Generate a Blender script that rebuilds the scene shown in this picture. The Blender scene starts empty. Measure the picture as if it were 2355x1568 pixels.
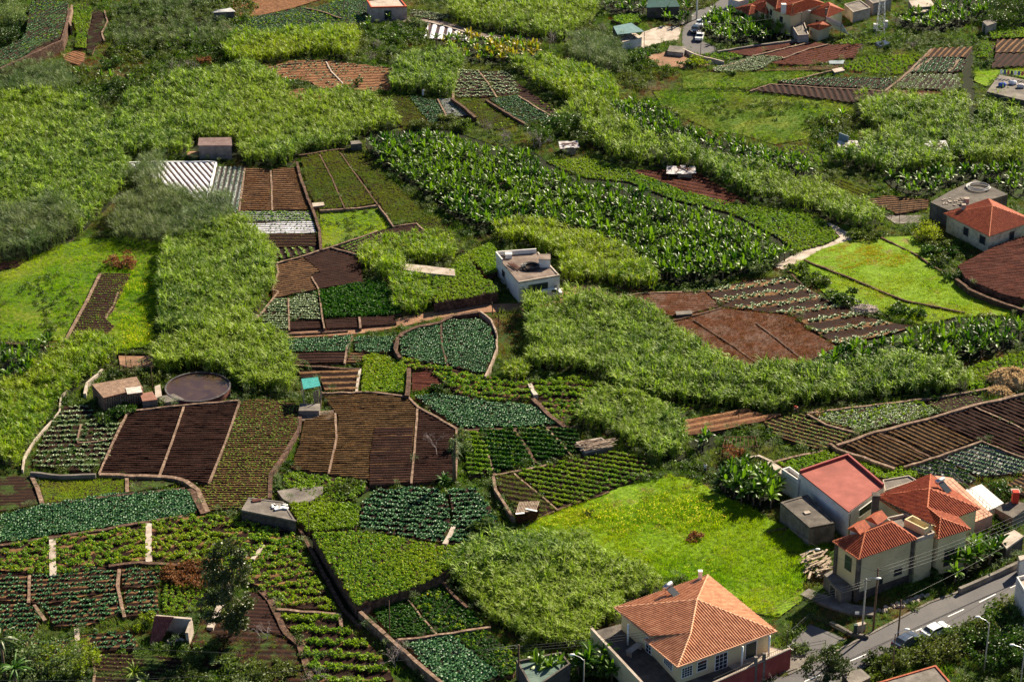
import bpy, bmesh, math, random
import numpy as np
from mathutils import Vector, Matrix
R = math.radians
rnd = random.Random(7)
rng = np.random.default_rng(7)
scene = bpy.context.scene
COL = scene.collection
# ------------------------------------------------------------------ camera, sky, sun, exposure
CAM_H, PITCH, FPX = 168.0, R(26.0), 8550.0 / 1.6306      # focal length in pixels of a 2355 px wide view
cam_d = bpy.data.cameras.new('camera'); cam = bpy.data.objects.new('camera', cam_d); COL.objects.link(cam)
cam.location = (0, 0, CAM_H); cam.rotation_euler = (R(90) - PITCH, 0, 0)
cam_d.sensor_width = 36; cam_d.lens = 36 * FPX / 2355.0; cam_d.clip_end = 9000; cam_d.clip_start = 1
scene.camera = cam
SUN_AZ = R(50)      # direction to the sun, from +X (right) towards +Y (away)
SUN_EL = R(33)
world = bpy.data.worlds.new('World'); scene.world = world; world.use_nodes = True
wn = world.node_tree; bg = wn.nodes['Background']; sky = wn.nodes.new('ShaderNodeTexSky')
sky.sky_type = 'NISHITA'; sky.sun_disc = False; sky.sun_elevation = SUN_EL; sky.sun_rotation = R(90) - SUN_AZ
sky.air_density = 0.6; sky.dust_density = 0.3
wn.links.new(sky.outputs[0], bg.inputs[0]); bg.inputs[1].default_value = 0.05
sun_d = bpy.data.lights.new('sun', 'SUN'); sun_d.energy = 5.0; sun_d.angle = R(0.5); sun_d.color = (1.0, 0.88, 0.66)
sun = bpy.data.objects.new('sun', sun_d); COL.objects.link(sun)
sdir = Vector((math.cos(SUN_EL) * math.cos(SUN_AZ), math.cos(SUN_EL) * math.sin(SUN_AZ), math.sin(SUN_EL)))
sun.rotation_euler = sdir.to_track_quat('Z', 'Y').to_euler(); sun.location = (60, 500, 150)
scene.view_settings.view_transform = 'Standard'; scene.view_settings.look = 'None'
scene.view_settings.exposure = 1.42; scene.view_settings.gamma = 1.0
# ------------------------------------------------------------------ photo pixel (2355 x 1568) -> point at height z
_s, _c = math.sin(PITCH), math.cos(PITCH)
def P(x, y, z=0.0):
    nx = (x - 1177.5); ny = (784.0 - y)
    d = Vector((nx, FPX * _c + ny * _s, -FPX * _s + ny * _c))
    t = (z - CAM_H) / d.z
    return Vector((d.x * t, d.y * t, z))
def PL(pts, z=0.0): return [P(a, b, z) for a, b in pts]
def A2(pts, z=0.0): return np.array([[*P(a, b, z)[:2]] for a, b in pts])
def S(x, y): # metres per photo pixel at a ground spot
    return (P(x + 1, y) - P(x, y)).length
# ------------------------------------------------------------------ naming
def tag(o, label=None, cat=None, group=None, kind=None):
    if label: o['label'] = label
    if cat: o['category'] = cat
    if group: o['group'] = group
    if kind: o['kind'] = kind
    return o
def empty(name, loc, label, cat, rz=0, group=None):
    o = bpy.data.objects.new(name, None); COL.objects.link(o); o.location = loc; o.rotation_euler = (0, 0, rz)
    o.empty_display_size = 0.3
    return tag(o, label, cat, group)
# ------------------------------------------------------------------ mesh collector
class MB:
    def __init__(s): s.v = []; s.f = []; s.m = []
    def add(s, vs, fs, m=0):
        b = len(s.v); s.v += [tuple(p) for p in vs]; s.f += [tuple(i + b for i in f) for f in fs]; s.m += [m] * len(fs); return s
    def box(s, c, d, rz=0, m=0, taper=1.0, rot=None):
        hx, hy, hz = d[0] / 2, d[1] / 2, d[2] / 2
        M = rot if rot is not None else Matrix.Rotation(rz, 3, 'Z'); c = Vector(c); vs = []
        for z, k in ((-hz, 1), (hz, taper)):
            for x, y in ((-hx, -hy), (hx, -hy), (hx, hy), (-hx, hy)): vs.append(c + M @ Vector((x * k, y * k, z)))
        return s.add(vs, [(3, 2, 1, 0), (4, 5, 6, 7), (0, 1, 5, 4), (1, 2, 6, 5), (2, 3, 7, 6), (3, 0, 4, 7)], m)
    def bar(s, a, b, w, h, m=0):
        a = Vector(a); b = Vector(b); d = (b - a); L = d.length
        if L < 1e-6: return s
        q = d.to_track_quat('Y', 'Z').to_matrix()
        return s.box((a + b) / 2, (w, L, h), m=m, rot=q)
    def tube(s, pts, r, n=8, m=0, cap=True):
        pts = [Vector(p) for p in pts]; rr = r if isinstance(r, (list, tuple)) else [r] * len(pts)
        vs = []; fs = []
        for i, p in enumerate(pts):
            d = (pts[min(i + 1, len(pts) - 1)] - pts[max(i - 1, 0)])
            if d.length < 1e-9: d = Vector((0, 0, 1))
            d.normalize(); up = Vector((0, 0, 1)) if abs(d.z) < .95 else Vector((1, 0, 0))
            a = d.cross(up).normalized(); b = a.cross(d)
            for k in range(n):
                t = 2 * math.pi * k / n; vs.append(p + (a * math.cos(t) + b * math.sin(t)) * rr[i])
        for i in range(len(pts) - 1):
            for k in range(n):
                fs.append((i * n + k, i * n + (k + 1) % n, (i + 1) * n + (k + 1) % n, (i + 1) * n + k))
        if cap: fs.append(tuple(range(n - 1, -1, -1))); fs.append(tuple((len(pts) - 1) * n + k for k in range(n)))
        return s.add(vs, fs, m)
    def prism(s, poly, z0, z1, m=0, mtop=None, bottom=True):
        n = len(poly); a = sum(poly[i][0] * poly[(i + 1) % n][1] - poly[(i + 1) % n][0] * poly[i][1] for i in range(n))
        if a < 0: poly = poly[::-1]
        vs = [(p[0], p[1], z0) for p in poly] + [(p[0], p[1], z1) for p in poly]
        s.add(vs, [(i, (i + 1) % n, n + (i + 1) % n, n + i) for i in range(n)], m)
        s.add([(p[0], p[1], z1) for p in poly], [tuple(range(n))], m if mtop is None else mtop)
        if bottom: s.add([(p[0], p[1], z0) for p in poly], [tuple(range(n - 1, -1, -1))], m)
        return s
    def ball(s, c, r, m=0, seg=10, ring=6, jit=0):
        c = Vector(c); r = Vector(r) if hasattr(r, '__len__') else Vector((r, r, r)); vs = []; fs = []
        for i in range(ring + 1):
            th = math.pi * i / ring
            for k in range(seg):
                ph = 2 * math.pi * k / seg; j = 1 + rnd.uniform(-jit, jit)
                vs.append(c + Vector((r.x * math.sin(th) * math.cos(ph) * j, r.y * math.sin(th) * math.sin(ph) * j, r.z * math.cos(th) * j)))
        for i in range(ring):
            for k in range(seg): fs.append((i * seg + k, (i + 1) * seg + k, (i + 1) * seg + (k + 1) % seg, i * seg + (k + 1) % seg))
        return s.add(vs, fs, m)
    def build(s, name, mats, parent=None, loc=None, smooth=False, bevel=0):
        me = bpy.data.meshes.new(name); me.from_pydata(s.v, [], s.f)
        for mt in (mats if isinstance(mats, (list, tuple)) else [mats]): me.materials.append(mt)
        if s.m: me.polygons.foreach_set('material_index', s.m)
        if smooth: me.polygons.foreach_set('use_smooth', [True] * len(s.f))
        me.update()
        o = bpy.data.objects.new(name, me); COL.objects.link(o)
        if loc is not None: o.location = loc
        if parent is not None: o.parent = parent
        if bevel:
            b = o.modifiers.new('bevel', 'BEVEL'); b.width = bevel; b.segments = 1; b.limit_method = 'ANGLE'
        return o
def local(o_loc, pts): return [Vector(p) - Vector(o_loc) for p in pts]
# ------------------------------------------------------------------ materials
MATS = {}
def nodes(name):
    m = bpy.data.materials.new(name); m.use_nodes = True; nt = m.node_tree
    return m, nt, nt.nodes['Principled BSDF']
def rgb(c): return (c[0], c[1], c[2], 1)
def ramp(nt, fac, stops):
    r = nt.nodes.new('ShaderNodeValToRGB'); e = r.color_ramp.elements
    while len(e) < len(stops): e.new(0.5)
    for i, (p, c) in enumerate(stops): e[i].position = p; e[i].color = rgb(c)
    nt.links.new(fac, r.inputs[0]); return r.outputs[0]
def noise(nt, scale, detail=4, rough=.6, dist=0.0, vec=None):
    n = nt.nodes.new('ShaderNodeTexNoise'); n.inputs['Scale'].default_value = scale; n.inputs['Detail'].default_value = detail
    n.inputs['Roughness'].default_value = rough; n.inputs['Distortion'].default_value = dist
    if vec is None:
        g = nt.nodes.new('ShaderNodeNewGeometry'); vec = g.outputs['Position']
    nt.links.new(vec, n.inputs['Vector']); return n.outputs['Fac']
def mix(nt, f, a, b, mode='MIX'):
    m = nt.nodes.new('ShaderNodeMix'); m.data_type = 'RGBA'; m.blend_type = mode
    if isinstance(f, (int, float)): m.inputs[0].default_value = f
    else: nt.links.new(f, m.inputs[0])
    for i, c in ((6, a), (7, b)):
        if isinstance(c, (tuple, list)): m.inputs[i].default_value = rgb(c)
        else: nt.links.new(c, m.inputs[i])
    return m.outputs[2]
def bump(nt, p, h, dist=.05, s=1.0):
    b = nt.nodes.new('ShaderNodeBump'); b.inputs['Distance'].default_value = dist; b.inputs['Strength'].default_value = s
    nt.links.new(h, b.inputs['Height']); nt.links.new(b.outputs[0], p.inputs['Normal'])
def surf(name, c1, c2=None, c3=None, scale=.6, rough=.9, bmp=.05, fine=6.0, spec=.2, metal=0.0, fv=.26):
    """rough real-world surface with two scales of mottling"""
    if name in MATS: return MATS[name]
    m, nt, p = nodes(name); c2 = c2 or tuple(x * .8 for x in c1); c3 = c3 or c1
    a = ramp(nt, noise(nt, scale, 5, .65), [(.33, c2), (.52, c1), (.68, c3)])
    b = ramp(nt, noise(nt, fine, 3, .7), [(.3, (1 - fv,) * 3), (.7, (1 + fv * .75,) * 3)])
    c = mix(nt, 1.0, a, b, 'MULTIPLY')
    nt.links.new(c, p.inputs['Base Color']); p.inputs['Roughness'].default_value = rough
    p.inputs['Specular IOR Level'].default_value = spec; p.inputs['Metallic'].default_value = metal
    if bmp: bump(nt, p, noise(nt, fine, 4, .7), bmp)
    MATS[name] = m; return m
def plain(name, c, rough=.6, metal=0, spec=.4, var=.12, scale=3.0):
    if name in MATS: return MATS[name]
    m, nt, p = nodes(name)
    a = ramp(nt, noise(nt, scale, 4), [(.3, tuple(x * (1 - var) for x in c)), (.7, tuple(min(1, x * (1 + var)) for x in c))])
    nt.links.new(a, p.inputs['Base Color']); p.inputs['Roughness'].default_value = rough
    p.inputs['Metallic'].default_value = metal; p.inputs['Specular IOR Level'].default_value = spec
    MATS[name] = m; return m
def leafm(name, ca, cb, cc=None, transl=.35, rough=.42, spec=.5, patch=.07, pf=.5, tcol=(1.1, 1.25, .5), dry=None, dryamt=.1):
    """foliage: colour varies per instance and in patches over the land; light passes through the leaf"""
    if name in MATS: return MATS[name]
    m, nt, p = nodes(name)
    oi = nt.nodes.new('ShaderNodeObjectInfo')
    a = ramp(nt, oi.outputs['Random'], [(0, ca), (1, cb)])
    if cc: a = mix(nt, ramp(nt, noise(nt, patch, 3), [(.42, (0, 0, 0)), (.62, (pf, pf, pf))]), a, cc)
    if dry: a = mix(nt, ramp(nt, noise(nt, 1.3, 2), [(.62 - dryamt, (0, 0, 0)), (.8, (.9, .9, .9))]), a, dry)
    nt.links.new(a, p.inputs['Base Color']); p.inputs['Roughness'].default_value = rough
    p.inputs['Specular IOR Level'].default_value = spec
    t = nt.nodes.new('ShaderNodeBsdfTranslucent'); tc = mix(nt, 1.0, a, tcol, 'MULTIPLY'); nt.links.new(tc, t.inputs[0])
    ms = nt.nodes.new('ShaderNodeMixShader'); ms.inputs[0].default_value = transl
    nt.links.new(p.outputs[0], ms.inputs[1]); nt.links.new(t.outputs[0], ms.inputs[2])
    nt.links.new(ms.outputs[0], nt.nodes['Material Output'].inputs[0]); MATS[name] = m; return m
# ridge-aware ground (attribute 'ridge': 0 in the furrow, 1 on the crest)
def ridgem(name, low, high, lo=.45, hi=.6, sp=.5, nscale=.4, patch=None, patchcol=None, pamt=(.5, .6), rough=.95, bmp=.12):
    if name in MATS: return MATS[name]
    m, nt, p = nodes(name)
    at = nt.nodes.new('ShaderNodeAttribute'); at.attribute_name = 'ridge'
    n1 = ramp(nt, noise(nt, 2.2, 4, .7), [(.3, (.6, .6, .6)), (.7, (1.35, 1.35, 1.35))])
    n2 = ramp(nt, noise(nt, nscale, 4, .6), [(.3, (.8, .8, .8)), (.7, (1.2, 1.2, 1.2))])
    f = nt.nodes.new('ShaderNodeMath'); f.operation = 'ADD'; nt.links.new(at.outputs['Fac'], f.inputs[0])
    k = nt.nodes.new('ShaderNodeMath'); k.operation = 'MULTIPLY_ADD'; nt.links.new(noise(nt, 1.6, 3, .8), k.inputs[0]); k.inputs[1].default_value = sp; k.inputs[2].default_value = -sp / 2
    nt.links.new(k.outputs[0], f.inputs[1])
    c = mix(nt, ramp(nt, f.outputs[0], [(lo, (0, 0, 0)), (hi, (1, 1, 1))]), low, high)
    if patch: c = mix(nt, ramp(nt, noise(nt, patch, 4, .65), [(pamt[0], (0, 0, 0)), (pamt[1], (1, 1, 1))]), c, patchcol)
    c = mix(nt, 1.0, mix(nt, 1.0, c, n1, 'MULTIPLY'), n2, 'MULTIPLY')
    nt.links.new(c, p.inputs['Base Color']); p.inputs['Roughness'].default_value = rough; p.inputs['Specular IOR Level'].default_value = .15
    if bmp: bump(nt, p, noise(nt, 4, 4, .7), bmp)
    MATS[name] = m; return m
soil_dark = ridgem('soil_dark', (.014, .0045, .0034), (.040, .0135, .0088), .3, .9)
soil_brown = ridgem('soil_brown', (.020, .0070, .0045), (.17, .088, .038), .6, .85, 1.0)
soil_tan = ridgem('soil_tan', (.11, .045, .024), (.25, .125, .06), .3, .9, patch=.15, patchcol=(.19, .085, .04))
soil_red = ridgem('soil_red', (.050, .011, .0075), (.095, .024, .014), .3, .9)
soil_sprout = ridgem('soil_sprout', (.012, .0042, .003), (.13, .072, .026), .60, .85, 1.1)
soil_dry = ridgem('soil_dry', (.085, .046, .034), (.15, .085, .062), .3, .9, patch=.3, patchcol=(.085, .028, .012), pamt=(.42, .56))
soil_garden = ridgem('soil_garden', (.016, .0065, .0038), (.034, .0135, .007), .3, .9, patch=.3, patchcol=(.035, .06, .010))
plastic = ridgem('plastic_mulch', (.06, .035, .03), (.62, .62, .68), .35, .5, .2, rough=.45, bmp=.04)
plastic_blue = ridgem('blue_plastic_mulch', (.045, .035, .028), (.27, .28, .27), .45, .7, .9, rough=.4, bmp=.05)
ground_green = ridgem('ground_green', (.022, .045, .004), (.032, .06, .006), .3, .9, patch=.12, patchcol=(.085, .052, .022), pamt=(.52, .68))
meadow_g = ridgem('meadow_ground', (.060, .115, .006), (.07, .13, .008), .3, .9, patch=.12, patchcol=(.12, .15, .012), pamt=(.45, .6))
bright_g = ridgem('bright_grass_ground', (.14, .23, .012), (.15, .25, .015), .3, .9, patch=.25, patchcol=(.17, .12, .045), pamt=(.55, .66))
under_g = ridgem('shade_painted_ground', (.010, .014, .003), (.013, .017, .004), .3, .9)  # near-black ground: shade beneath dense plants put into the colour
earth = surf('dirt_track', (.26, .14, .085), (.17, .095, .06), (.34, .20, .13), .25, .95, .06)
stone = surf('dry_stone', (.10, .055, .038), (.035, .020, .015), (.20, .12, .08), 1.6, .95, .18, 3.5)
kerb = surf('tan_mortar', (.187, .119, .085), (.085, .053, .036), (.340, .246, .178), 1.4, .9, .06, 5)
pale = surf('pale_concrete', (.394, .328, .279), (.271, .213, .172), (.476, .410, .353), .5, .85, .03, 5)
conc = surf('grey_concrete', (.160, .140, .124), (.096, .080, .072), (.240, .208, .184), .45, .9, .04, 5)
dconc = surf('dark_concrete', (.10, .085, .075), (.06, .05, .045), (.15, .13, .11), .6, .9, .04, 5)
asphalt = surf('asphalt', (.108, .100, .104), (.092, .084, .088), (.128, .120, .120), .15, .85, .01, 8)
blackwall = surf('block_wall', (.075, .062, .055), (.045, .038, .034), (.12, .10, .09), 1.0, .92, .05, 4)
white = surf('white_render', (.636, .611, .585), (.499, .464, .447), (.688, .671, .654), .5, .75, .01, 5, fv=.07)
cream = surf('cream_render', (.612, .510, .306), (.561, .459, .264), (.646, .544, .340), .35, .8, .008, 5, fv=.07)
cream2 = surf('pale_yellow_render', (.561, .476, .281), (.476, .399, .230), (.595, .518, .323), .35, .8, .008, 5, fv=.07)
pinkroof = surf('pink_roof_paint', (.279, .077, .061), (.216, .059, .047), (.333, .099, .079), .35, .8, .01, 6, fv=.07)
pinktrim = surf('maroon_trim', (.27, .055, .05), (.22, .04, .04), (.32, .08, .07), .7, .7, .01, 5, fv=.07)
tile_r = surf('terracotta_tile', (.331, .074, .031), (.202, .041, .020), (.423, .115, .051), 1.6, .75, .02, 7)
tile_p = surf('peach_tile', (.510, .238, .128), (.370, .158, .084), (.598, .317, .185), 1.2, .75, .015, 7)
tile_cap_r = surf('terracotta_ridge_tile', (.55, .17, .08), (.40, .11, .05), (.64, .25, .13), 2.5, .7, .02, 7)
tile_cap_p = surf('peach_ridge_tile', (.72, .40, .25), (.58, .29, .17), (.78, .48, .32), 2.5, .7, .02, 7)
glass = plain('dark_glass', (.03, .035, .04), .12, 0, .6)
shutter = plain('dark_green_shutter', (.012, .035, .03), .45)
wood = surf('grey_wood', (.30, .22, .17), (.16, .11, .08), (.45, .36, .29), 2.5, .9, .03, 9)
bark = surf('bark', (.16, .11, .075), (.09, .06, .042), (.24, .18, .13), 2.5, .95, .05, 9)
polew = surf('pole_wood', (.14, .085, .055), (.09, .055, .035), (.20, .13, .09), 2.5, .85, .02, 9)
polec = surf('pole_concrete', (.42, .38, .33), (.33, .29, .25), (.50, .46, .41), 1.0, .85, .02, 6)
steel = plain('dark_steel', (.05, .05, .05), .5, .6)
galv = plain('galvanised_metal', (.45, .46, .48), .4, .8)
rust = surf('rusty_iron', (.085, .025, .018), (.045, .015, .012), (.15, .055, .035), 2.0, .85, .03, 6)
paint_w = plain('white_paint', (.80, .80, .80), .35)
roadmark = plain('road_paint', (.75, .75, .75), .6)
hay = surf('straw', (.42, .27, .12), (.28, .16, .07), (.58, .42, .22), 2.0, .95, .12, 6)
twig = surf('dead_twigs', (.36, .29, .27), (.22, .17, .15), (.48, .42, .40), 2.5, .95, .02, 9)
# foliage
L_cane = leafm('cane_leaf', (.022, .075, .005), (.280, .400, .060), (.27, .35, .030), .30, .5, .2, .03, .55, tcol=(1.25, 1.35, .5), dry=(.48, .46, .22), dryamt=.02)
L_cane_y = leafm('yellow_cane_leaf', (.06, .15, .006), (.27, .40, .014), (.32, .37, .018), .36, .5, .28, .04, .5, tcol=(1.3, 1.35, .5), dry=(.42, .32, .10), dryamt=.07)
L_reed = leafm('reed_leaf', (.055, .105, .028), (.165, .225, .085), (.17, .19, .08), .32, .55, .3, .05, .5, tcol=(1.1, 1.2, .6), dry=(.26, .20, .11), dryamt=.0)
L_dry = leafm('dry_weed', (.15, .065, .030), (.25, .12, .05), None, .25, .8, .2, tcol=(1.2, 1, .6))
L_ban = leafm('banana_leaf', (.010, .050, .004), (.120, .225, .018), (.14, .23, .015), .36, .42, .26, .05, .5, tcol=(1.3, 1.4, .4), dry=(.26, .20, .05), dryamt=-.04)
L_ban_y = leafm('yellow_banana_leaf', (.24, .22, .012), (.36, .28, .018), None, .35, .4, .4)
L_cab = leafm('cabbage_leaf', (.008, .062, .018), (.075, .200, .066), None, .15, .5, .28, tcol=(1, 1.1, .6))
L_cabl = leafm('pale_cabbage_leaf', (.12, .19, .08), (.30, .36, .19), None, .15, .5, .4, tcol=(1, 1.1, .7))
L_leaf = leafm('crop_leaf', (.055, .140, .008), (.235, .365, .045), (.26, .32, .02), .36, .5, .25, .06, .6, tcol=(1.25, 1.35, .45))
L_olive = leafm('olive_crop_leaf', (.070, .120, .006), (.160, .210, .016), (.18, .19, .014), .38, .65, .3, .05, .6, tcol=(1.2, 1.3, .5))
L_dark = leafm('dark_crop_leaf', (.010, .062, .005), (.060, .155, .014), None, .28, .5, .22, tcol=(1.2, 1.3, .5))
L_lime = leafm('lettuce_leaf', (.13, .27, .014), (.22, .37, .03), None, .35, .5, .4)
L_grass = leafm('meadow_grass', (.085, .210, .003), (.235, .370, .006), (.34, .38, .006), .45, .6, .2, .035, .8, tcol=(1.3, 1.4, .4))
L_bright = leafm('young_grass', (.17, .30, .010), (.26, .38, .018), (.36, .30, .02), .45, .6, .3, .05, .5, tcol=(1.2, 1.25, .5))
L_flower = leafm('yellow_flower', (.70, .62, .010), (.82, .74, .02), None, .3, .6, .2, tcol=(1.2, 1.1, .4))
L_orange = leafm('orange_weed', (.42, .24, .01), (.50, .34, .02), None, .3, .6, .2)
L_bush = leafm('bush_leaf', (.012, .040, .004), (.060, .125, .013), (.09, .13, .018), .3, .45, .4, .08, .6)
L_bush_y = leafm('yellow_bush_leaf', (.17, .23, .010), (.27, .30, .02), None, .4, .55, .3)
L_tree = leafm('tree_leaf', (.016, .030, .006), (.075, .095, .025), None, .25, .4, .5)
L_scrub = leafm('scrub_leaf', (.018, .055, .005), (.090, .155, .016), (.13, .13, .04), .32, .55, .3, .05, .6, tcol=(1.2, 1.3, .5))
L_wild = leafm('wild_grass_leaf', (.028, .085, .005), (.135, .240, .016), (.17, .19, .05), .38, .6, .2, .06, .8, tcol=(1.2, 1.3, .5), dry=(.24, .17, .08), dryamt=.08)
# ------------------------------------------------------------------ helpers for areas
def inside(poly, pts):
    x, y = pts[:, 0], pts[:, 1]; c = np.zeros(len(pts), bool); n = len(poly)
    for i in range(n):
        x1, y1 = poly[i]; x2, y2 = poly[(i + 1) % n]
        if y1 == y2: continue
        c ^= ((y1 > y) != (y2 > y)) & (x < (x2 - x1) * (y - y1) / (y2 - y1) + x1)
    return c
_w = np.random.default_rng(3)
_K = [(_w.uniform(-1, 1, 2) * f, _w.uniform(0, 6.28)) for f in (.06, .09, .14, .2, .3, .45) for _ in range(3)]
def lump(x, y, s=1.0):
    v = 0
    for i, (k, ph) in enumerate(_K): v = v + np.sin((k[0] * x + k[1] * y) * 2.2 * s + ph) / (1 + i // 3 * .35)
    return v / 5.0
def scanfill(poly, ang, dv, du):
    """triangulates a polygon in strips running along direction ang; returns (local uv verts, quads)"""
    ca, sa = math.cos(ang), math.sin(ang)
    L = np.stack([poly[:, 0] * ca + poly[:, 1] * sa, -poly[:, 0] * sa + poly[:, 1] * ca], 1)
    v0, v1 = L[:, 1].min() + 1e-4, L[:, 1].max() - 1e-4
    n = max(2, int((v1 - v0) / dv) + 1); vs = np.linspace(v0, v1, n)
    rows = []
    for v in vs:
        a = L; b = np.roll(L, -1, 0); m = (a[:, 1] > v) != (b[:, 1] > v)
        xs = np.sort(a[m, 0] + (v - a[m, 1]) * (b[m, 0] - a[m, 0]) / (b[m, 1] - a[m, 1]))
        rows.append([(xs[i], xs[i + 1]) for i in range(0, len(xs) - 1, 2)])
    mx = max([b - a for r in rows for a, b in r] + [du]); N = max(1, int(mx / du))
    V = []; Q = []; prev = None; base = 0
    for v, r in zip(vs, rows):
        cur = []
        for a, b in r:
            us = np.linspace(a, b, N + 1); V.append(np.stack([us, np.full(N + 1, v)], 1)); cur.append((base, a, b)); base += N + 1
        if prev:
            for bc, a, b in cur:
                best = None; bo = 0
                for bp, pa, pb in prev:
                    o = min(b, pb) - max(a, pa)
                    if o > bo: bo = o; best = bp
                if best is not None:
                    k = np.arange(N); Q.append(np.stack([best + k, best + k + 1, bc + k + 1, bc + k], 1))
        prev = cur
    return np.concatenate(V), (np.concatenate(Q) if Q else np.zeros((0, 4), int)), (ca, sa)
def np_mesh(name, V, F, mats, midx=None, smooth=True, attr=None):
    me = bpy.data.meshes.new(name); n = F.shape[1]
    me.vertices.add(len(V)); me.vertices.foreach_set('co', np.ascontiguousarray(V, np.float32).ravel())
    me.loops.add(F.size); me.loops.foreach_set('vertex_index', F.astype(np.int32).ravel())
    me.polygons.add(len(F)); me.polygons.foreach_set('loop_start', np.arange(0, F.size, n, dtype=np.int32))
    for mt in (mats if isinstance(mats, (list, tuple)) else [mats]): me.materials.append(mt)
    if midx is not None: me.polygons.foreach_set('material_index', np.asarray(midx, np.int32))
    me.update(calc_edges=True)
    if smooth: me.polygons.foreach_set('use_smooth', np.ones(len(F), bool))
    if attr is not None:
        a = me.attributes.new('ridge', 'FLOAT', 'POINT'); a.data.foreach_set('value', np.asarray(attr, np.float32))
    me.validate(); return me
OCC = []          # polygons (world xy) where no wild plants grow
def ang_of(p, q, z=0):
    a, b = P(*p, z), P(*q, z); return math.atan2(b.y - a.y, b.x - a.x)
def field(pix, mat, z=.12, row=None, period=.68, amp=.12, skirt=None, label=None, du=1.2, name='field', warp=.35, occ=True, flat=False):
    poly = A2(pix, z); ang = ang_of(*row, z) if row else 0.0
    dv = (period / 6.0) if (row and not flat) else 1.0
    V, Q, (ca, sa) = scanfill(poly, ang, dv, du)
    X = V[:, 0] * ca - V[:, 1] * sa; Y = V[:, 0] * sa + V[:, 1] * ca
    if row and not flat:
        w = lump(X * .6, Y * .6) * warp
        ph = (V[:, 1] + w) / period * 2 * math.pi
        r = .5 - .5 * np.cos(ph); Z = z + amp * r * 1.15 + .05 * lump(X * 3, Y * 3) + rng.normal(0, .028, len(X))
    else:
        r = np.full(len(X), .5); Z = z + .10 * lump(X, Y) + .10 * lump(X * 3, Y * 3) + rng.normal(0, .02, len(X))
    # edge vertices settle to the slab level so that the skirt meets them
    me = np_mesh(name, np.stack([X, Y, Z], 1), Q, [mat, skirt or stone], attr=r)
    o = bpy.data.objects.new(name, me); COL.objects.link(o)
    # skirt
    n = len(poly); bm = bmesh.new(); bm.from_mesh(me)
    a = 0.5 * sum(poly[i][0] * poly[(i + 1) % n][1] - poly[(i + 1) % n][0] * poly[i][1] for i in range(n))
    pp = poly if a > 0 else poly[::-1]
    top = [bm.verts.new((p[0], p[1], z + .03)) for p in pp]; bot = [bm.verts.new((p[0], p[1], -.4)) for p in pp]
    for i in range(n):
        f = bm.faces.new((bot[i], bot[(i + 1) % n], top[(i + 1) % n], top[i])); f.material_index = 1
    bm.to_mesh(me); bm.free()
    tag(o, label or 'field of soil', None, None, 'structure')
    if occ: OCC.append(poly)
    return poly, ang, z
# ------------------------------------------------------------------ plant prototypes (instanced by the stuff objects, shared by the plants)
def strip(V, F, M, base, d0, length, width, droop, segs=3, m=0, side=None, tip=.15, prof=None, fold=0.0):
    """one leaf: a strip leaving base along d0 and bending down"""
    p = Vector(base); d = Vector(d0).normalized(); hz = Vector((d.x, d.y, 0));
    if hz.length < 1e-3: hz = Vector((1, 0, 0))
    s = Vector((-hz.y, hz.x, 0)).normalized() if side is None else side
    b = len(V); st = length / segs
    for i in range(segs + 1):
        t = i / segs; w = width * (prof(t) if prof else (1 - (1 - tip) * t)) / 2
        up = s.cross(d).normalized() * (fold * w)
        if fold: V += [tuple(p - s * w + up), tuple(p), tuple(p + s * w + up)]
        else: V += [tuple(p - s * w), tuple(p + s * w)]
        p = p + d * st; d = (d + Vector((0, 0, -droop / segs))).normalized()
    k = 3 if fold else 2
    for i in range(segs):
        for j in range(k - 1):
            q = b + i * k + j; F.append((q, q + 1, q + k + 1, q + k)); M.append(m)
def proto(name, V, F, M, mats, smooth=False):
    me = bpy.data.meshes.new(name); me.from_pydata(V, [], F)
    for mt in mats: me.materials.append(mt)
    me.polygons.foreach_set('material_index', M)
    if smooth: me.polygons.foreach_set('use_smooth', [True] * len(F))
    me.update(); return me
def pr_cane(seed, leaf, h=2.7, n=26, rad=.35, bw=.20, bl=1.15, stalk=True):
    """a stool of cane: stalks with long leaves arching outwards in a fountain"""
    r = random.Random(seed); V, F, M = [], [], []
    for i in range(n):
        a = r.uniform(0, 6.283); q = rad * math.sqrt(r.random()); x, y = q * math.cos(a), q * math.sin(a)
        z = h * (r.uniform(.62, .86) if i % 6 else r.uniform(.2, .5))
        az = a + r.gauss(0, .7); el = r.uniform(.55, 1.45)
        d = Vector((math.cos(az) * math.cos(el), math.sin(az) * math.cos(el), math.sin(el)))
        strip(V, F, M, (x, y, z), d, bl * r.uniform(.7, 1.3), bw * r.uniform(.6, 1.3), r.uniform(.9, 2.6), 3, 0)
    if stalk:
        for i in range(6):
            a = r.uniform(0, 6.283); q = rad * r.random(); x, y = q * math.cos(a), q * math.sin(a)
            strip(V, F, M, (x, y, 0), (r.uniform(-.12, .12), r.uniform(-.12, .12), 1), h * .7, .06, 0, 1, 0, side=Vector((1, 0, 0)))
    return proto('cane_clump', V, F, M, [leaf])
def ban_prof(t): return max(.06, min(1, t * 5)) * (1 if t < .75 else 1 - ((t - .75) / .25) ** 2 * .8)
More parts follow.
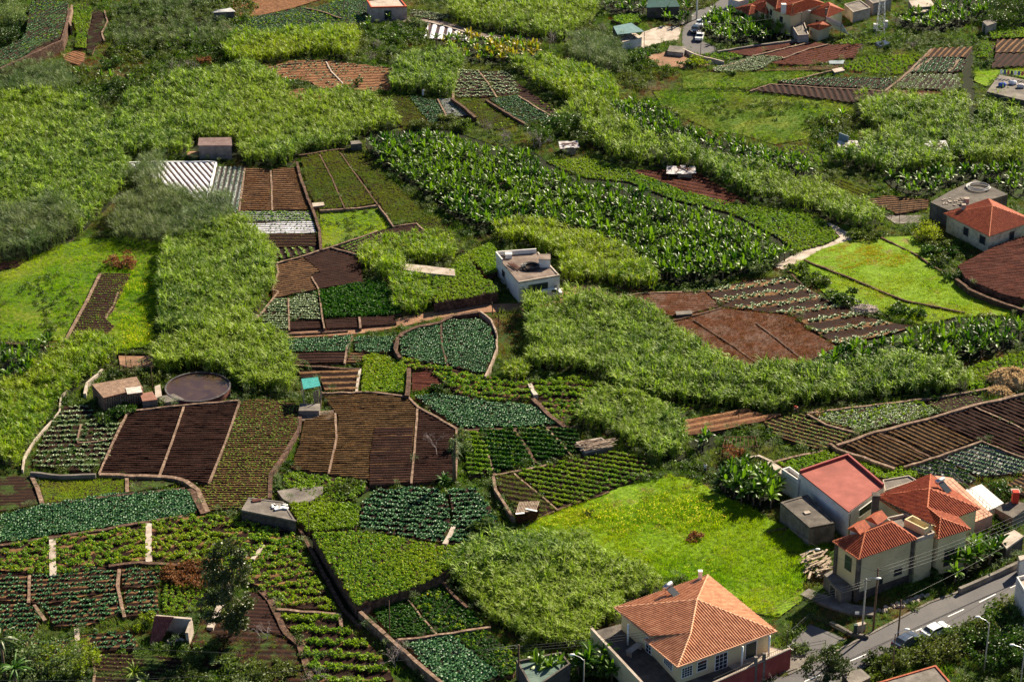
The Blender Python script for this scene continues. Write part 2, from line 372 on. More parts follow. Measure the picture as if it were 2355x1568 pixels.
def ban_geo(seed, h=2.1, n=9, L=1.9, w=.55):
    r = random.Random(seed); V, F, M = [], [], []
    k = 6
    for i, (z, q) in enumerate(((0, .16), (h * .5, .12), (h, .08))):
        for j in range(k): V.append((q * math.cos(j * 6.283 / k), q * math.sin(j * 6.283 / k), z))
    for i in range(2):
        for j in range(k): F.append((i * k + j, i * k + (j + 1) % k, (i + 1) * k + (j + 1) % k, (i + 1) * k + j)); M.append(1)
    ns = len(V), len(F); a0 = r.uniform(0, 6.28)
    for i in range(n):
        az = a0 + i * 2.4 + r.uniform(-.3, .3); t = i / n
        el = 1.35 - 1.05 * (1 - t) * r.uniform(.7, 1.1) if i < n - 1 else 1.45
        d = Vector((math.cos(az) * math.cos(el), math.sin(az) * math.cos(el), math.sin(el)))
        strip(V, F, M, (0, 0, h * (.85 + .15 * t)), d, L * r.uniform(.75, 1.15), w * r.uniform(.8, 1.15), r.uniform(.5, 1.4) if i < n - 1 else .1, 5, 0, prof=ban_prof, fold=r.choice((.35, .55, -.3)))
    return V, F, M, ns
def pr_ban(seed, leaf, **k):
    V, F, M, ns = ban_geo(seed, **k); return proto('banana_plant', V, F, M, [leaf, bark])
def pr_ros(seed, leaf, r0=.26, h=.26, n=9, w=.24, curl=-.3):
    r = random.Random(seed); V, F, M = [], [], []
    for i in range(n):
        az = i * 2.4 + r.uniform(-.3, .3); el = .35 + .9 * (i / n)
        d = Vector((math.cos(az) * math.cos(el), math.sin(az) * math.cos(el), math.sin(el)))
        strip(V, F, M, (0, 0, .03), d, r0 * r.uniform(.9, 1.3) * (1.3 - .4 * i / n), w, .9, 2, 0, prof=lambda t: .5 + t if t < .6 else 1.3 - .5 * t)
    return proto('rosette', V, F, M, [leaf])
def pr_dome(seed, leaf, rad=.35, h=.4, n=26, s=.15, flower=None, nf=0, base=.1):
    r = random.Random(seed); V, F, M = [], [], []
    for i in range(n + nf):
        a = r.uniform(0, 6.283); ph = math.acos(r.uniform(.0, 1)); q = (r.uniform(.55, 1.0)) * (1.03 if i >= n else 1)
        p = Vector((rad * math.sin(ph) * math.cos(a) * q, rad * math.sin(ph) * math.sin(a) * q, base * h + h * (1 - base) * math.cos(ph) * q))
        nrm = (Vector((p.x / rad, p.y / rad, p.z / h)) + Vector([r.uniform(-.8, .8) for _ in range(3)])).normalized()
        t = nrm.orthogonal().normalized(); t = Matrix.Rotation(r.uniform(0, 6.28), 3, nrm) @ t; b = nrm.cross(t)
        k = s * r.uniform(.6, 1.3) * (.7 if i >= n else 1); bb = len(V)
        V += [tuple(p - t * k), tuple(p - b * k * .6 + nrm * k * .2), tuple(p + t * k), tuple(p + b * k * .6 + nrm * k * .2)]
        F.append((bb, bb + 1, bb + 2, bb + 3)); M.append(1 if i >= n else 0)
    return proto('leafy_plant', V, F, M, [leaf, flower or leaf])
def pr_tuft(seed, leaf, h=.5, n=14, rad=.3, w=.05, flower=None, nf=0):
    r = random.Random(seed); V, F, M = [], [], []
    for i in range(n):
        a = r.uniform(0, 6.283); q = rad * math.sqrt(r.random()); az = r.uniform(0, 6.28); el = r.uniform(.7, 1.45)
        strip(V, F, M, (q * math.cos(a), q * math.sin(a), -.03), (math.cos(az) * math.cos(el), math.sin(az) * math.cos(el), math.sin(el)), h * r.uniform(.6, 1.2), w, 1.0, 2, 0, side=Vector((math.cos(a * 3), math.sin(a * 3), 0)))
    for i in range(nf):
        a = r.uniform(0, 6.283); q = rad * r.random(); p = Vector((q * math.cos(a), q * math.sin(a), h * r.uniform(.6, .95))); k = .055; b = len(V)
        V += [tuple(p + Vector(o) * k) for o in ((-1, 0, 0), (0, -1, .2), (1, 0, 0), (0, 1, .2))]; F.append((b, b + 1, b + 2, b + 3)); M.append(1)
    return proto('grass_tuft', V, F, M, [leaf, flower or leaf])
PC = {}
def pset(key, fn, k=4):
    if key in PC: return PC[key]
    c = bpy.data.collections.new('plants_' + key)
    for i in range(k):
        o = bpy.data.objects.new('plant', fn(i)); c.objects.link(o)
    PC[key] = c; return c
KIND = {
    'cane': lambda: pset('cane', lambda i: pr_cane(i, L_cane), 6),
    'cane_y': lambda: pset('cane_y', lambda i: pr_cane(10 + i, L_cane_y, 2.6, 26)),
    'reed': lambda: pset('reed', lambda i: pr_cane(20 + i, L_reed, 3.2, 60, .8, .08, .9)),
    'dryreed': lambda: pset('dryreed', lambda i: pr_cane(25 + i, L_dry, 1.8, 30, .6, .05, .8)),
    'ban': lambda: pset('ban', lambda i: pr_ban(30 + i, L_ban), 6),
    'ban_y': lambda: pset('ban_y', lambda i: pr_ban(40 + i, L_ban_y), 4),
    'cab': lambda: pset('cab', lambda i: pr_ros(50 + i, L_cab)),
    'pale': lambda: pset('pale', lambda i: pr_ros(55 + i, L_cabl)),
    'let': lambda: pset('let', lambda i: pr_ros(58 + i, L_lime, .2, .2, 8, .2)),
    'leaf': lambda: pset('leaf', lambda i: pr_dome(60 + i, L_leaf)),
    'leafy': lambda: pset('leafy', lambda i: pr_dome(60 + i, L_leaf, flower=L_flower, nf=1)),
    'dark': lambda: pset('dark', lambda i: pr_dome(65 + i, L_dark, .3, .35)),
    'olive': lambda: pset('olive', lambda i: pr_tuft(70 + i, L_olive, .45, 22, .28, .05)),
    'grass': lambda: pset('grass', lambda i: pr_tuft(75 + i, L_grass, .55, 24, .45, .07)),
    'flower': lambda: pset('flower', lambda i: pr_tuft(80 + i, L_grass, .55, 20, .45, .07, L_flower, 5)),
    'wildgrass': lambda: pset('wildgrass', lambda i: pr_tuft(175 + i, L_wild, .6, 26, .5, .06)),
    'bright': lambda: pset('bright', lambda i: pr_tuft(85 + i, L_bright, .3, 24, .4, .06)),
    'orange': lambda: pset('orange', lambda i: pr_tuft(88 + i, L_orange, .35, 22, .45, .07)),
    'drygrass': lambda: pset('drygrass', lambda i: pr_tuft(90 + i, L_dry, .4, 22, .4, .045)),
    'scrub': lambda: pset('scrub', lambda i: pr_dome(95 + i, L_scrub, .7, .75, 60, .14)),
    'sprout': lambda: pset('sprout', lambda i: pr_ros(99 + i, L_leaf, .13, .12, 5, .09)),
}
def gn_group():
    g = bpy.data.node_groups.new('scatter', 'GeometryNodeTree')
    g.interface.new_socket('Geometry', in_out='INPUT', socket_type='NodeSocketGeometry')
    g.interface.new_socket('Plants', in_out='INPUT', socket_type='NodeSocketCollection')
    g.interface.new_socket('Geometry', in_out='OUTPUT', socket_type='NodeSocketGeometry')
    N = g.nodes; L = g.links; gi = N.new('NodeGroupInput'); go = N.new('NodeGroupOutput')
    ci = N.new('GeometryNodeCollectionInfo'); ci.inputs['Separate Children'].default_value = True; ci.inputs['Reset Children'].default_value = True
    L.new(gi.outputs['Plants'], ci.inputs['Collection'])
    iop = N.new('GeometryNodeInstanceOnPoints'); L.new(gi.outputs['Geometry'], iop.inputs['Points'])
    L.new(ci.outputs[0], iop.inputs['Instance']); iop.inputs['Pick Instance'].default_value = True
    def na(n, t):
        a = N.new('GeometryNodeInputNamedAttribute'); a.data_type = t; a.inputs['Name'].default_value = n; return a.outputs['Attribute']
    L.new(na('pick', 'INT'), iop.inputs['Instance Index'])
    L.new(na('scl', 'FLOAT_VECTOR'), iop.inputs['Scale'])
    e = N.new('FunctionNodeEulerToRotation'); L.new(na('rot', 'FLOAT_VECTOR'), e.inputs[0]); L.new(e.outputs[0], iop.inputs['Rotation'])
    L.new(iop.outputs[0], go.inputs[0]); return g
GN = gn_group()
def stuff(name, pts, kind, scale=(.8, 1.2), label='', zs=1.0, lumps=0.0, lean=.12):
    """one uncountable growth = ONE object; pts (n,3)"""
    n = len(pts)
    if n == 0: return None
    c = KIND[kind](); me = bpy.data.meshes.new(name)
    me.vertices.add(n); me.vertices.foreach_set('co', np.ascontiguousarray(pts, np.float32).ravel())
    if kind in ('cab', 'pale', 'leaf', 'leafy', 'dark', 'olive', 'let', 'sprout'):
        k = rng.random(n) > .07; k &= lump(pts[:, 0] * 4 + 9, pts[:, 1] * 4) < 1.25; pts = pts[k]; n = len(pts); me = bpy.data.meshes.new(name); me.vertices.add(n); me.vertices.foreach_set('co', np.ascontiguousarray(pts, np.float32).ravel())
    s = rng.uniform(scale[0], scale[1], n) * (1 + .16 * lump(pts[:, 0] * 5, pts[:, 1] * 5))
    if lumps: s = s * (1 + lumps * lump(pts[:, 0] * 2.2, pts[:, 1] * 2.2))
    if kind in ('grass', 'flower', 'bright', 'drygrass', 'wildgrass'): s = s * np.clip(1 + .45 * lump(pts[:, 0] * 4, pts[:, 1] * 4), .35, 2)
    sc = np.stack([s, s, s * zs * rng.uniform(.85, 1.15, n)], 1)
    rt = np.stack([rng.normal(0, lean, n), rng.normal(0, lean, n), rng.uniform(0, 6.283, n)], 1)
    a = me.attributes.new('scl', 'FLOAT_VECTOR', 'POINT'); a.data.foreach_set('vector', sc.astype(np.float32).ravel())
    a = me.attributes.new('rot', 'FLOAT_VECTOR', 'POINT'); a.data.foreach_set('vector', rt.astype(np.float32).ravel())
    a = me.attributes.new('pick', 'INT', 'POINT'); a.data.foreach_set('value', rng.integers(0, len(c.objects), n).astype(np.int32))
    o = bpy.data.objects.new(name, me); COL.objects.link(o)
    md = o.modifiers.new('scatter', 'NODES'); md.node_group = GN
    md[[i.identifier for i in GN.interface.items_tree if i.name == 'Plants'][0]] = c
    tag(o, label, None, None, 'stuff'); STAT.append((name, n)); return o
STAT = []
def tall_mask(pix, p, h):
    q = A2(pix, h); return inside(q, p[:, :2])
def rand_pts(poly, spacing, z, holes=(), edge=0):
    lo, hi = poly.min(0), poly.max(0); g = spacing
    X, Y = np.meshgrid(np.arange(lo[0], hi[0] + g, g), np.arange(lo[1], hi[1] + g, g))
    p = np.stack([X.ravel(), Y.ravel()], 1) + rng.uniform(-.45, .45, (X.size, 2)) * g
    p = p[inside(poly, p)]
    for h in holes: p = p[~inside(h, p)]
    return np.concatenate([p, np.full((len(p), 1), z)], 1)
def row_pts(poly, ang, z, period, sp, warp=.35, amp=.12, every=1, jit=.12, gap=0.0, phase=0.0):
    ca, sa = math.cos(ang), math.sin(ang)
    L = np.stack([poly[:, 0] * ca + poly[:, 1] * sa, -poly[:, 0] * sa + poly[:, 1] * ca], 1); lo, hi = L.min(0), L.max(0)
    k0 = int(lo[1] / period) - 2; k1 = int(hi[1] / period) + 2
    out = []
    for k in range(k0, k1, every):
        u = np.arange(lo[0], hi[0], sp); u = u + rng.uniform(-.3, .3, len(u)) * sp
        v = np.full(len(u), (k + .5 + phase) * period)
        for _ in range(2):
            X = u * ca - v * sa; Y = u * sa + v * ca; v = (k + .5 + phase) * period - lump(X * .6, Y * .6) * warp
        v = v + rng.normal(0, jit, len(u)); X = u * ca - v * sa; Y = u * sa + v * ca
        out.append(np.stack([X, Y, np.full(len(u), z + amp * .8)], 1))
    p = np.concatenate(out); p = p[inside(poly, p[:, :2])]
    if gap: p = p[(rng.random(len(p)) > gap) & (lump(p[:, 0] * 1.5, p[:, 1] * 1.5) > -1.1 + gap)]
    return p
def wall(pix, h=.5, w=.35, mat=None, z=0.0, label='low wall between fields', name='field_wall', cat='wall', ztop=None, group=None, rough=.06):
    """a wall following a line; built in short lengths with an uneven top"""
    pts = [P(a, b, z + h) for a, b in pix]; fine = []
    for a, b in zip(pts[:-1], pts[1:]):
        n = max(1, int((b - a).length / 1.5)); fine += [a.lerp(b, i / n) for i in range(n)]
    fine.append(pts[-1]); V = []; F = []; n = len(fine)
    for i, p in enumerate(fine):
        d = fine[min(i + 1, n - 1)] - fine[max(i - 1, 0)]; d.z = 0; d.normalize(); s = Vector((-d.y, d.x, 0)) * w / 2
        j = rnd.uniform(-rough, rough); k = 1 + rnd.uniform(-rough, rough) * 2
        p = p + s.normalized() * j * .6
        V += [(p.x - s.x * k, p.y - s.y * k, -.3), (p.x - s.x * k, p.y - s.y * k, z + h + j), (p.x + s.x * k, p.y + s.y * k, z + h + j), (p.x + s.x * k, p.y + s.y * k, -.3)]
    for i in range(n - 1):
        a = i * 4
        for q in range(3): F.append((a + q, a + q + 1, a + 5 + q, a + 4 + q))
    F.append((0, 3, 2, 1)); a = (n - 1) * 4; F.append((a, a + 1, a + 2, a + 3))
    m = MB().add(V, F); o = m.build(name, mat or kerb); return tag(o, label, cat, group)
def sheet(pix, mat, z=.02, name='path', label=None, th=.3, occ=True):
    poly = PL(pix, z); m = MB().prism([(p.x, p.y) for p in poly], z - th, z); o = m.build(name, mat)
    # fill with triangles so that concave outlines render properly
    bm = bmesh.new(); bm.from_mesh(o.data); bmesh.ops.triangulate(bm, faces=[f for f in bm.faces if len(f.verts) > 4]); bm.to_mesh(o.data); bm.free()
    if occ: OCC.append(A2(pix, z))
    return tag(o, label or name, None, None, 'structure')
def road_strip(pix, width, mat, z=.03, name='path', label=None):
    pts = [P(a, b, z) for a, b in pix]; V = []; n = len(pts); sm = []
    for i in range(n - 1):
        for k in range(4): sm.append(pts[i].lerp(pts[i + 1], k / 4))
    sm.append(pts[-1]); 
    for _ in range(3): sm = [sm[0]] + [(sm[i - 1] + sm[i] * 2 + sm[i + 1]) / 4 for i in range(1, len(sm) - 1)] + [sm[-1]]
    L = []; Rr = []
    for i, p in enumerate(sm):
        d = sm[min(i + 1, len(sm) - 1)] - sm[max(i - 1, 0)]; d.normalize(); s = Vector((-d.y, d.x, 0)) * width / 2
        L.append(p + s); Rr.append(p - s)
    V = [(*q[:2], z) for q in L] + [(*q[:2], z) for q in Rr]; m = len(L)
    F = [(i, m + i, m + i + 1, i + 1) for i in range(m - 1)]
    o = MB().add(V, F).build(name, mat); OCC.append(np.array([[q.x, q.y] for q in L] + [[q.x, q.y] for q in Rr[::-1]]))
    return tag(o, label or name, None, None, 'structure')
# ------------------------------------------------------------------ the ground: one sheet to the horizon
def make_ground():
    xs = np.concatenate([np.linspace(-6000, -200, 12), np.arange(-190, 191, 2.5), np.linspace(200, 6000, 12)])
    ys = np.concatenate([np.linspace(-3000, 200, 8), np.arange(208, 640, 2.5), np.linspace(650, 7000, 14)])
    X, Y = np.meshgrid(xs, ys); near = (np.abs(X) < 185) & (Y > 205) & (Y < 640)
    Z = np.where(near, .0 + .06 * lump(X * 2, Y * 2) - .08, -.1)
    V = np.stack([X.ravel(), Y.ravel(), Z.ravel()], 1); w = len(xs); h = len(ys)
    i = np.arange(w - 1)[None] + w * np.arange(h - 1)[:, None]; i = i.ravel()
    Q = np.stack([i, i + 1, i + w + 1, i + w], 1)
    o = bpy.data.objects.new('ground', np_mesh('ground', V, Q, ground_green, attr=np.full(len(V), .5))); COL.objects.link(o)
    tag(o, 'green and brown valley ground under the fields', None, None, 'structure')
make_ground()
H = ((0, 0), (100, 0))            # rows running across the picture
def hrow(x, y, dx=60, dy=0): return ((x, y), (x + dx, y + dy))
def crop(pix, soil, kind=None, row=None, period=.8, sp=.5, z=.12, amp=.12, dense=0, scale=(.8, 1.2), gap=0.0, every=1, what='field', plant='crop', soilmat=None, zs=1.0, jit=.12, occ=True, extra=None, warp=.35):
    scale = (scale[0] * .8, scale[1] * .8); sp *= .85; dense *= .85
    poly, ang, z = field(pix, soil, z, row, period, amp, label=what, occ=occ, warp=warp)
    if kind:
        if dense: pts = rand_pts(poly, dense, z + .02)
        else: pts = row_pts(poly, ang, z, period, sp, amp=amp, every=every, gap=gap, jit=jit, warp=warp)
        stuff(plant, pts, kind, scale, plant.replace('_', ' ') + ' growing on the ' + what, zs)
    if extra:
        k2, sp2, gp = extra; pts = rand_pts(poly, sp2, z + .02)
        pts = pts[lump(pts[:, 0] * 1.7, pts[:, 1] * 1.7) > gp]
        stuff('weeds', pts, k2, (.6, 1.1), 'weeds scattered on the ' + what)
    return poly
def cane(pix, kind='cane', sp=1.0, scale=(.85, 1.15), z=0.05, lumps=.16, label='sugar cane', zs=1.0, name='sugar_cane', hole=()):
    poly, _, _ = field(pix, under_g, z, None, label='ground painted shade-dark under the ' + label, name='field')
    stuff(name, rand_pts(poly, sp, z, hole), kind, scale, label, zs, lumps)
    return poly
# ---------- top left
crop([(73,0),(157,7),(150,50),(137,88),(100,102),(50,133),(0,156),(0,115),(43,97),(60,77),(67,27)], soil_garden, 'cab', hrow(73,0,70,-40), 1.0, .5, 2.6, what='blue-green cabbage plot above the top left stone wall', plant='cabbages', gap=.1, extra=('leaf', 1.3, .2))
crop([(170,17),(200,7),(213,27),(200,80),(198,112),(174,110),(176,70),(166,50)], soil_garden, 'leaf', dense=.7, z=.5, what='narrow leafy strip on the top left terrace', plant='leafy_crop', scale=(.8,1.2))
field([(213,18),(243,33),(247,50),(233,73),(243,90),(218,110),(212,126),(200,122),(202,80),(214,40)], soil_garden, .3, hrow(215,60,25,4), .9, label='narrow dark terrace plot at top left')
field([(143,126),(172,118),(196,124),(193,140),(180,150),(150,142)], soil_tan, .3, hrow(150,130,30,10), .9, label='small brown stepped plot under the top left terraces')
crop([(520,57),(600,37),(700,17),(715,22),(785,0),(842,4),(843,45),(810,60),(733,80),(700,76),(547,82)], soil_garden, 'cab', dense=.62, what='big dark green field behind the tin shed at the top', plant='leafy_crop', scale=(.8,1.15), extra=('leaf', 1.2, -.1))
field([(533,2),(580,0),(735,0),(660,24),(593,38),(540,40)], soil_tan, .1, hrow(540,20,60,-12), .9, label='pale brown ploughed field at the top edge')
# terraced brown plots at the top
_brown_gap = .55
crop([(606,160),(668,142),(752,140),(870,155),(912,158),(905,185),(898,212),(830,210),(795,205),(735,205),(715,190),(652,180)], soil_tan, 'pale', hrow(700,170,60,-3), 1.7, .6, .1, .18, gap=_brown_gap, what='tan terraced plot with thin rows in the upper left middle', plant='scattered_cabbages', extra=('drygrass', 1.4, .1))
field([(655,212),(695,205),(765,223),(735,232),(672,238)], soil_tan, .2, hrow(660,225,60,-4), 1.4, .18, label='small tan plot under the terraced plot')
# olive crops
crop([(693,365),(730,352),(748,380),(790,480),(735,482),(708,440)], soil_garden, 'olive', hrow(700,400,60,6), .7, .42, .5, what='left olive green plot beside the brown rows', plant='carrot_crop', scale=(.9,1.25))
crop([(737,352),(778,349),(800,380),(864,468),(797,480),(760,398)], soil_garden, 'olive', hrow(740,400,60,6), .7, .42, .5, what='middle olive green plot', plant='carrot_crop', scale=(.9,1.25))
crop([(784,348),(833,345),(850,368),(905,420),(962,478),(1032,530),(1070,580),(1045,586),(1035,560),(990,543),(958,513),(905,518),(875,472),(845,430),(800,372)], soil_garden, 'olive', hrow(880,450,60,8), .7, .42, .3, what='long olive green plot along the banana plantation', plant='carrot_crop', scale=(.9,1.25))
crop([(735,486),(870,474),(905,520),(870,532),(815,548),(742,573)], meadow_g, 'grass', dense=.9, z=.1, what='weedy green plot between the two walls', plant='weeds', scale=(.6,1.0), extra=('scrub',1.8,.2))
crop([(842,216),(942,222),(965,250),(985,286),(925,292),(890,262)], soil_garden, 'olive', hrow(860,240,60,5), .75, .45, .2, what='olive green plot left of the netted beds', plant='low_crop', scale=(.8,1.2))
crop([(1055,233),(1115,230),(1170,265),(1192,287),(1150,300),(1100,290),(1085,270)], soil_garden, 'olive', hrow(1060,250,60,5), .75, .45, .2, what='olive yellow plot right of the netted beds', plant='low_crop', scale=(.8,1.2), extra=('leaf',1.2,.2))
crop([(943,222),(1003,231),(1032,276),(990,284),(962,252)], soil_garden, 'cab', hrow(950,240,50,5), .75, .45, .35, what='blue green bed under a net', plant='cabbages')
crop([(1009,228),(1036,227),(1080,265),(1032,273)], plastic_blue, 'cab', hrow(1010,240,50,5), .8, .6, .35, what='small bluish bed beside the dark wall', plant='cabbages', scale=(.5,.8))
crop([(1124,228),(1190,221),(1283,278),(1222,290),(1192,278)], soil_garden, 'cab', hrow(1130,240,60,6), .8, .5, .5, what='slanting green bed right of the olive plot', plant='cabbages', extra=('olive',1.0,.0))
crop([(1052,162),(1099,163),(1142,222),(1048,226)], soil_dark, 'pale', hrow(1060,190,60,1), 2.1, .4, .15, .1, what='dark plot with four wide cabbage rows', plant='cabbage_rows', scale=(1.1,1.5), jit=.42)
crop([(1104,163),(1175,165),(1194,218),(1148,222)], soil_dark, 'pale', hrow(1110,190,60,1), 2.1, .4, .15, .1, what='second dark plot of wide cabbage rows', plant='cabbage_rows', scale=(1.1,1.5), jit=.42)
crop([(1176,165),(1182,185),(1225,217),(1300,262),(1318,278),(1290,279),(1196,222)], soil_dark, 'leaf', hrow(1200,210,60,5), 1.4, .8, .12, .15, gap=.75, what='dark strip in front of the slanting cane belt', plant='sparse_crop')
crop([(985,54),(1050,70),(1075,86),(1090,96),(975,90)], plastic, None, ((990,60),(985,84)), 1.9, z=.3, amp=.2, what='plot with wide white plastic rows at the top')
crop([(945,22),(1030,34),(1035,45),(1000,47),(940,38)], soil_garden, 'pale', hrow(950,30,60,3), 1.0, .5, what='cabbage strip right of the pink walled house', plant='cabbages')
crop([(1415,36),(1470,34),(1472,52),(1440,60),(1408,48)], soil_garden, 'leaf', dense=.6, z=.8, what='raised bright plot behind the canopy hut', plant='vine_crop', scale=(1,1.3))
# ---------- top right
_tr = hrow(0,0,80,2)
crop([(1655,117),(1730,107),(1845,93),(1868,97),(1762,118),(1728,130)], soil_red, None, hrow(1700,110,60,-8), .9, z=.4, what='dark red ploughed strip below the village')
crop([(1738,128),(1870,98),(1900,101),(1802,133)], soil_red, None, hrow(1700,110,60,-12), .9, z=.35, what='second dark red strip below the village')
crop([(1770,147),(1815,132),(1860,114),(1903,104),(1984,103),(1963,135),(1920,138),(1907,144),(1850,151)], soil_red, 'drygrass', hrow(1800,135,80,-18), 1.1, .8, .3, .18, gap=.5, what='red field with straw coloured rows', plant='dry_stubble')
crop([(1640,158),(1742,127),(1805,134),(1770,148),(1742,164),(1644,167)], soil_garden, 'pale', hrow(1650,150,80,-10), .8, .45, .3, what='pale grey green cabbage plot', plant='cabbages')
crop([(1615,127),(1670,120),(1713,131),(1655,141)], soil_garden, 'leaf', dense=.7, z=.3, what='small leafy plot by the road bend', plant='leafy_crop')
crop([(1908,95),(2028,86),(2022,98),(1955,104)], soil_garden, 'leaf', dense=.7, z=.3, what='green plot under the village houses', plant='leafy_crop')
crop([(1745,164),(1855,153),(1948,149),(1920,161),(1888,163)], soil_brown, 'sprout', hrow(1760,160,80,-2), .9, .6, .25, what='thin rowed plot above the meadow', plant='seedlings')
crop([(1570,168),(1640,168),(1712,160),(1888,166),(1872,180),(1785,186),(1720,207),(1672,200),(1570,207)], meadow_g, 'wildgrass', dense=.85, z=.1, what='upper right meadow', plant='meadow_grass', extra=('grass',1.5,.1))
crop([(1932,158),(1985,133),(2118,126),(2112,140),(2070,174),(2005,170)], soil_garden, 'leaf', dense=.8, z=.15, what='soft green field under the village', plant='herb_crop', zs=1.2, extra=('scrub',2.2,.3))
crop([(1788,187),(1872,180),(2063,180),(2040,207),(1920,200),(1805,193)], soil_dark, 'cab', ((1900,185),(1880,200)), 1.1, .5, .5, .15, what='cabbage plot above the dark ridged field', plant='cabbages', scale=(1,1.3), gap=.15)
crop([(1722,208),(1772,194),(2034,210),(2020,223),(1962,237),(1836,220)], soil_dark, None, ((1900,200),(1915,232)), 1.35, z=.45, amp=.22, what='dark field of deep upright ridges')
crop([(2143,113),(2237,110),(2222,133),(2120,133)], soil_brown, None, ((2190,110),(2165,135)), 1.2, z=.5, amp=.22, what='brown ridged plot at the upper right')
crop([(2121,135),(2205,135),(2224,140),(2213,163),(2187,168),(2093,168)], soil_dark, 'cab', ((2150,137),(2130,168)), 1.1, .5, .4, .15, what='cabbage plot in the middle of the upper right terraces', plant='cabbages', scale=(1.1,1.5))
crop([(2087,172),(2205,172),(2210,203),(2188,208),(2053,203)], soil_garden, 'pale', ((2140,175),(2115,205)), 1.2, .5, .35, .15, what='grey green rowed plot of the upper right terraces', plant='cabbages')
crop([(2042,207),(2178,213),(2163,227),(2105,243),(2030,230)], soil_red, None, hrow(2050,220,80,6), .9, z=.3, what='dark red plot under the terraces')
crop([(2270,70),(2357,62),(2357,88),(2280,90)], soil_garden, 'leaf', dense=.75, z=.5, what='leafy plot at the upper right corner', plant='leafy_crop')
crop([(2293,93),(2357,92),(2357,122),(2288,123)], soil_brown, None, ((2330,95),(2300,122)), 1.3, z=.4, amp=.25, what='brown ridged plot at the right edge')
crop([(2290,125),(2357,125),(2357,153),(2280,157)], soil_dark, None, ((2330,125),(2300,155)), 1.3, z=.35, amp=.25, what='dark ridged plot at the right edge')
crop([(2257,100),(2290,103),(2270,133),(2247,133)], soil_garden, 'leaf', dense=.7, z=.4, what='little leafy plot beside the dark path', plant='leafy_crop')
crop([(2243,163),(2357,157),(2357,180),(2310,168),(2270,200),(2240,187)], bright_g, 'bright', dense=.8, what='bright grass beside the laundry roof', plant='short_grass')
crop([(1500,208),(1700,211),(1903,230),(1963,240),(1963,267),(1920,300),(1853,320),(1783,333),(1703,310),(1637,300),(1570,270),(1520,240)], meadow_g, 'wildgrass', dense=.85, z=.08, what='wide rough meadow on the right', plant='meadow_grass', extra=('grass',1.5,.0))
crop([(1797,337),(1853,337),(1903,353),(1903,377),(1860,390),(1803,363)], soil_garden, 'leaf', dense=.75, z=.15, what='leafy patch beside the banana belt', plant='vine_crop')
crop([(1877,430),(1933,413),(2013,437),(1967,463),(1937,457)], soil_garden, 'olive', ((1890,430),(1955,455)), 1.2, .35, .3, .15, what='yellow green rowed plot near the grey hut', plant='rowed_crop', scale=(1.2,1.6))
crop([(1983,463),(2037,450),(2137,460),(2133,480),(2063,493),(2037,480)], soil_brown, None, hrow(2000,465,60,-4), 1.0, z=.3, amp=.15, what='tan rowed plot with wire posts')
# ---------- green leafy field right of the bananas and dead plots
crop([(1255,372),(1350,364),(1450,392),(1500,410),(1560,437),(1700,473),(1843,482),(1900,512),(1932,545),(1900,562),(1832,578),(1780,540),(1680,490),(1550,460),(1450,420),(1350,410),(1290,390)], soil_garden, 'leaf', dense=.62, z=.15, what='broad leafy green field right of the banana plantation', plant='sweet_potato_crop', scale=(.9,1.2), extra=('cab',1.0,-.1))
crop([(1448,392),(1535,392),(1605,397),(1660,430),(1722,466),(1655,472),(1600,450),(1540,428)], soil_red, 'drygrass', ((1560,425),(1640,440)), 1.6, .5, .12, .15, gap=.3, what='dead reddish plot under the fallen tin roof', plant='dry_weeds')
# ---------- left: meadow and soil strip
crop([(0,622),(60,600),(130,565),(200,548),(290,545),(385,560),(377,640),(365,700),(355,770),(345,800),(270,803),(240,782),(150,782),(0,788)], meadow_g, 'grass', dense=.9, z=.06, what='left meadow around the narrow soil strip', plant='meadow_grass', extra=('flower',1.5,.25))
crop([(229,628),(300,629),(272,688),(258,717),(241,732),(262,750),(245,768),(228,775),(153,780),(200,690)], soil_dark, 'sprout', hrow(200,700,60,2), .95, .5, .3, what='narrow dark soil strip in the left meadow', plant='seedlings', gap=.2, scale=(.8,1.6))
# ---------- plastic and dry rows
crop([(292,374),(495,372),(472,470),(445,455),(400,438),(372,420),(345,410),(318,394)], plastic, None, ((400,383),(470,465)), 1.05, z=.5, amp=.16, what='plot of slanting white plastic rows', warp=.1)
crop([(498,384),(563,384),(548,486),(520,486),(474,472)], plastic_blue, 'cab', ((530,386),(508,486)), 1.0, .5, .4, .14, what='plot of upright white and green rows', plant='young_cabbages', scale=(.5,.8), warp=.1)
crop([(567,388),(620,390),(623,484),(553,486)], soil_brown, 'drygrass', hrow(560,430,50,2), 1.0, .5, .4, .15, gap=.35, what='left dry brown rowed plot', plant='dry_stubble', scale=(.6,1))
crop([(627,390),(683,385),(693,430),(710,482),(628,484)], soil_brown, 'drygrass', hrow(630,430,50,2), 1.0, .5, .4, .15, gap=.35, what='right dry brown rowed plot', plant='dry_stubble', scale=(.6,1))
crop([(540,488),(713,488),(718,508),(550,512)], plastic_blue, 'let', hrow(550,498,60,0), 1.0, .6, .35, scale=(1,1.4), what='top lettuce band under the dry rows', plant='lettuce', extra=('pale',1.1,-.3))
crop([(545,514),(720,510),(727,536),(595,541)], plastic, 'let', hrow(550,520,60,0), 1.0, 1.1, .35, .15, what='white plastic band', plant='lettuce', scale=(.5,.8), warp=.1)
crop([(595,543),(727,538),(731,568),(620,572)], soil_dark, 'olive', hrow(600,555,60,0), 1.35, .45, .3, .22, what='dark rows with thin green lines', plant='onion_rows', scale=(.5,.7), warp=.1)
crop([(622,573),(731,570),(733,579),(645,597)], soil_dark, 'let', ((680,572),(690,592)), 1.5, .4, .3, .2, what='lettuce rows at the slant', plant='lettuce', scale=(1,1.3), warp=.1)
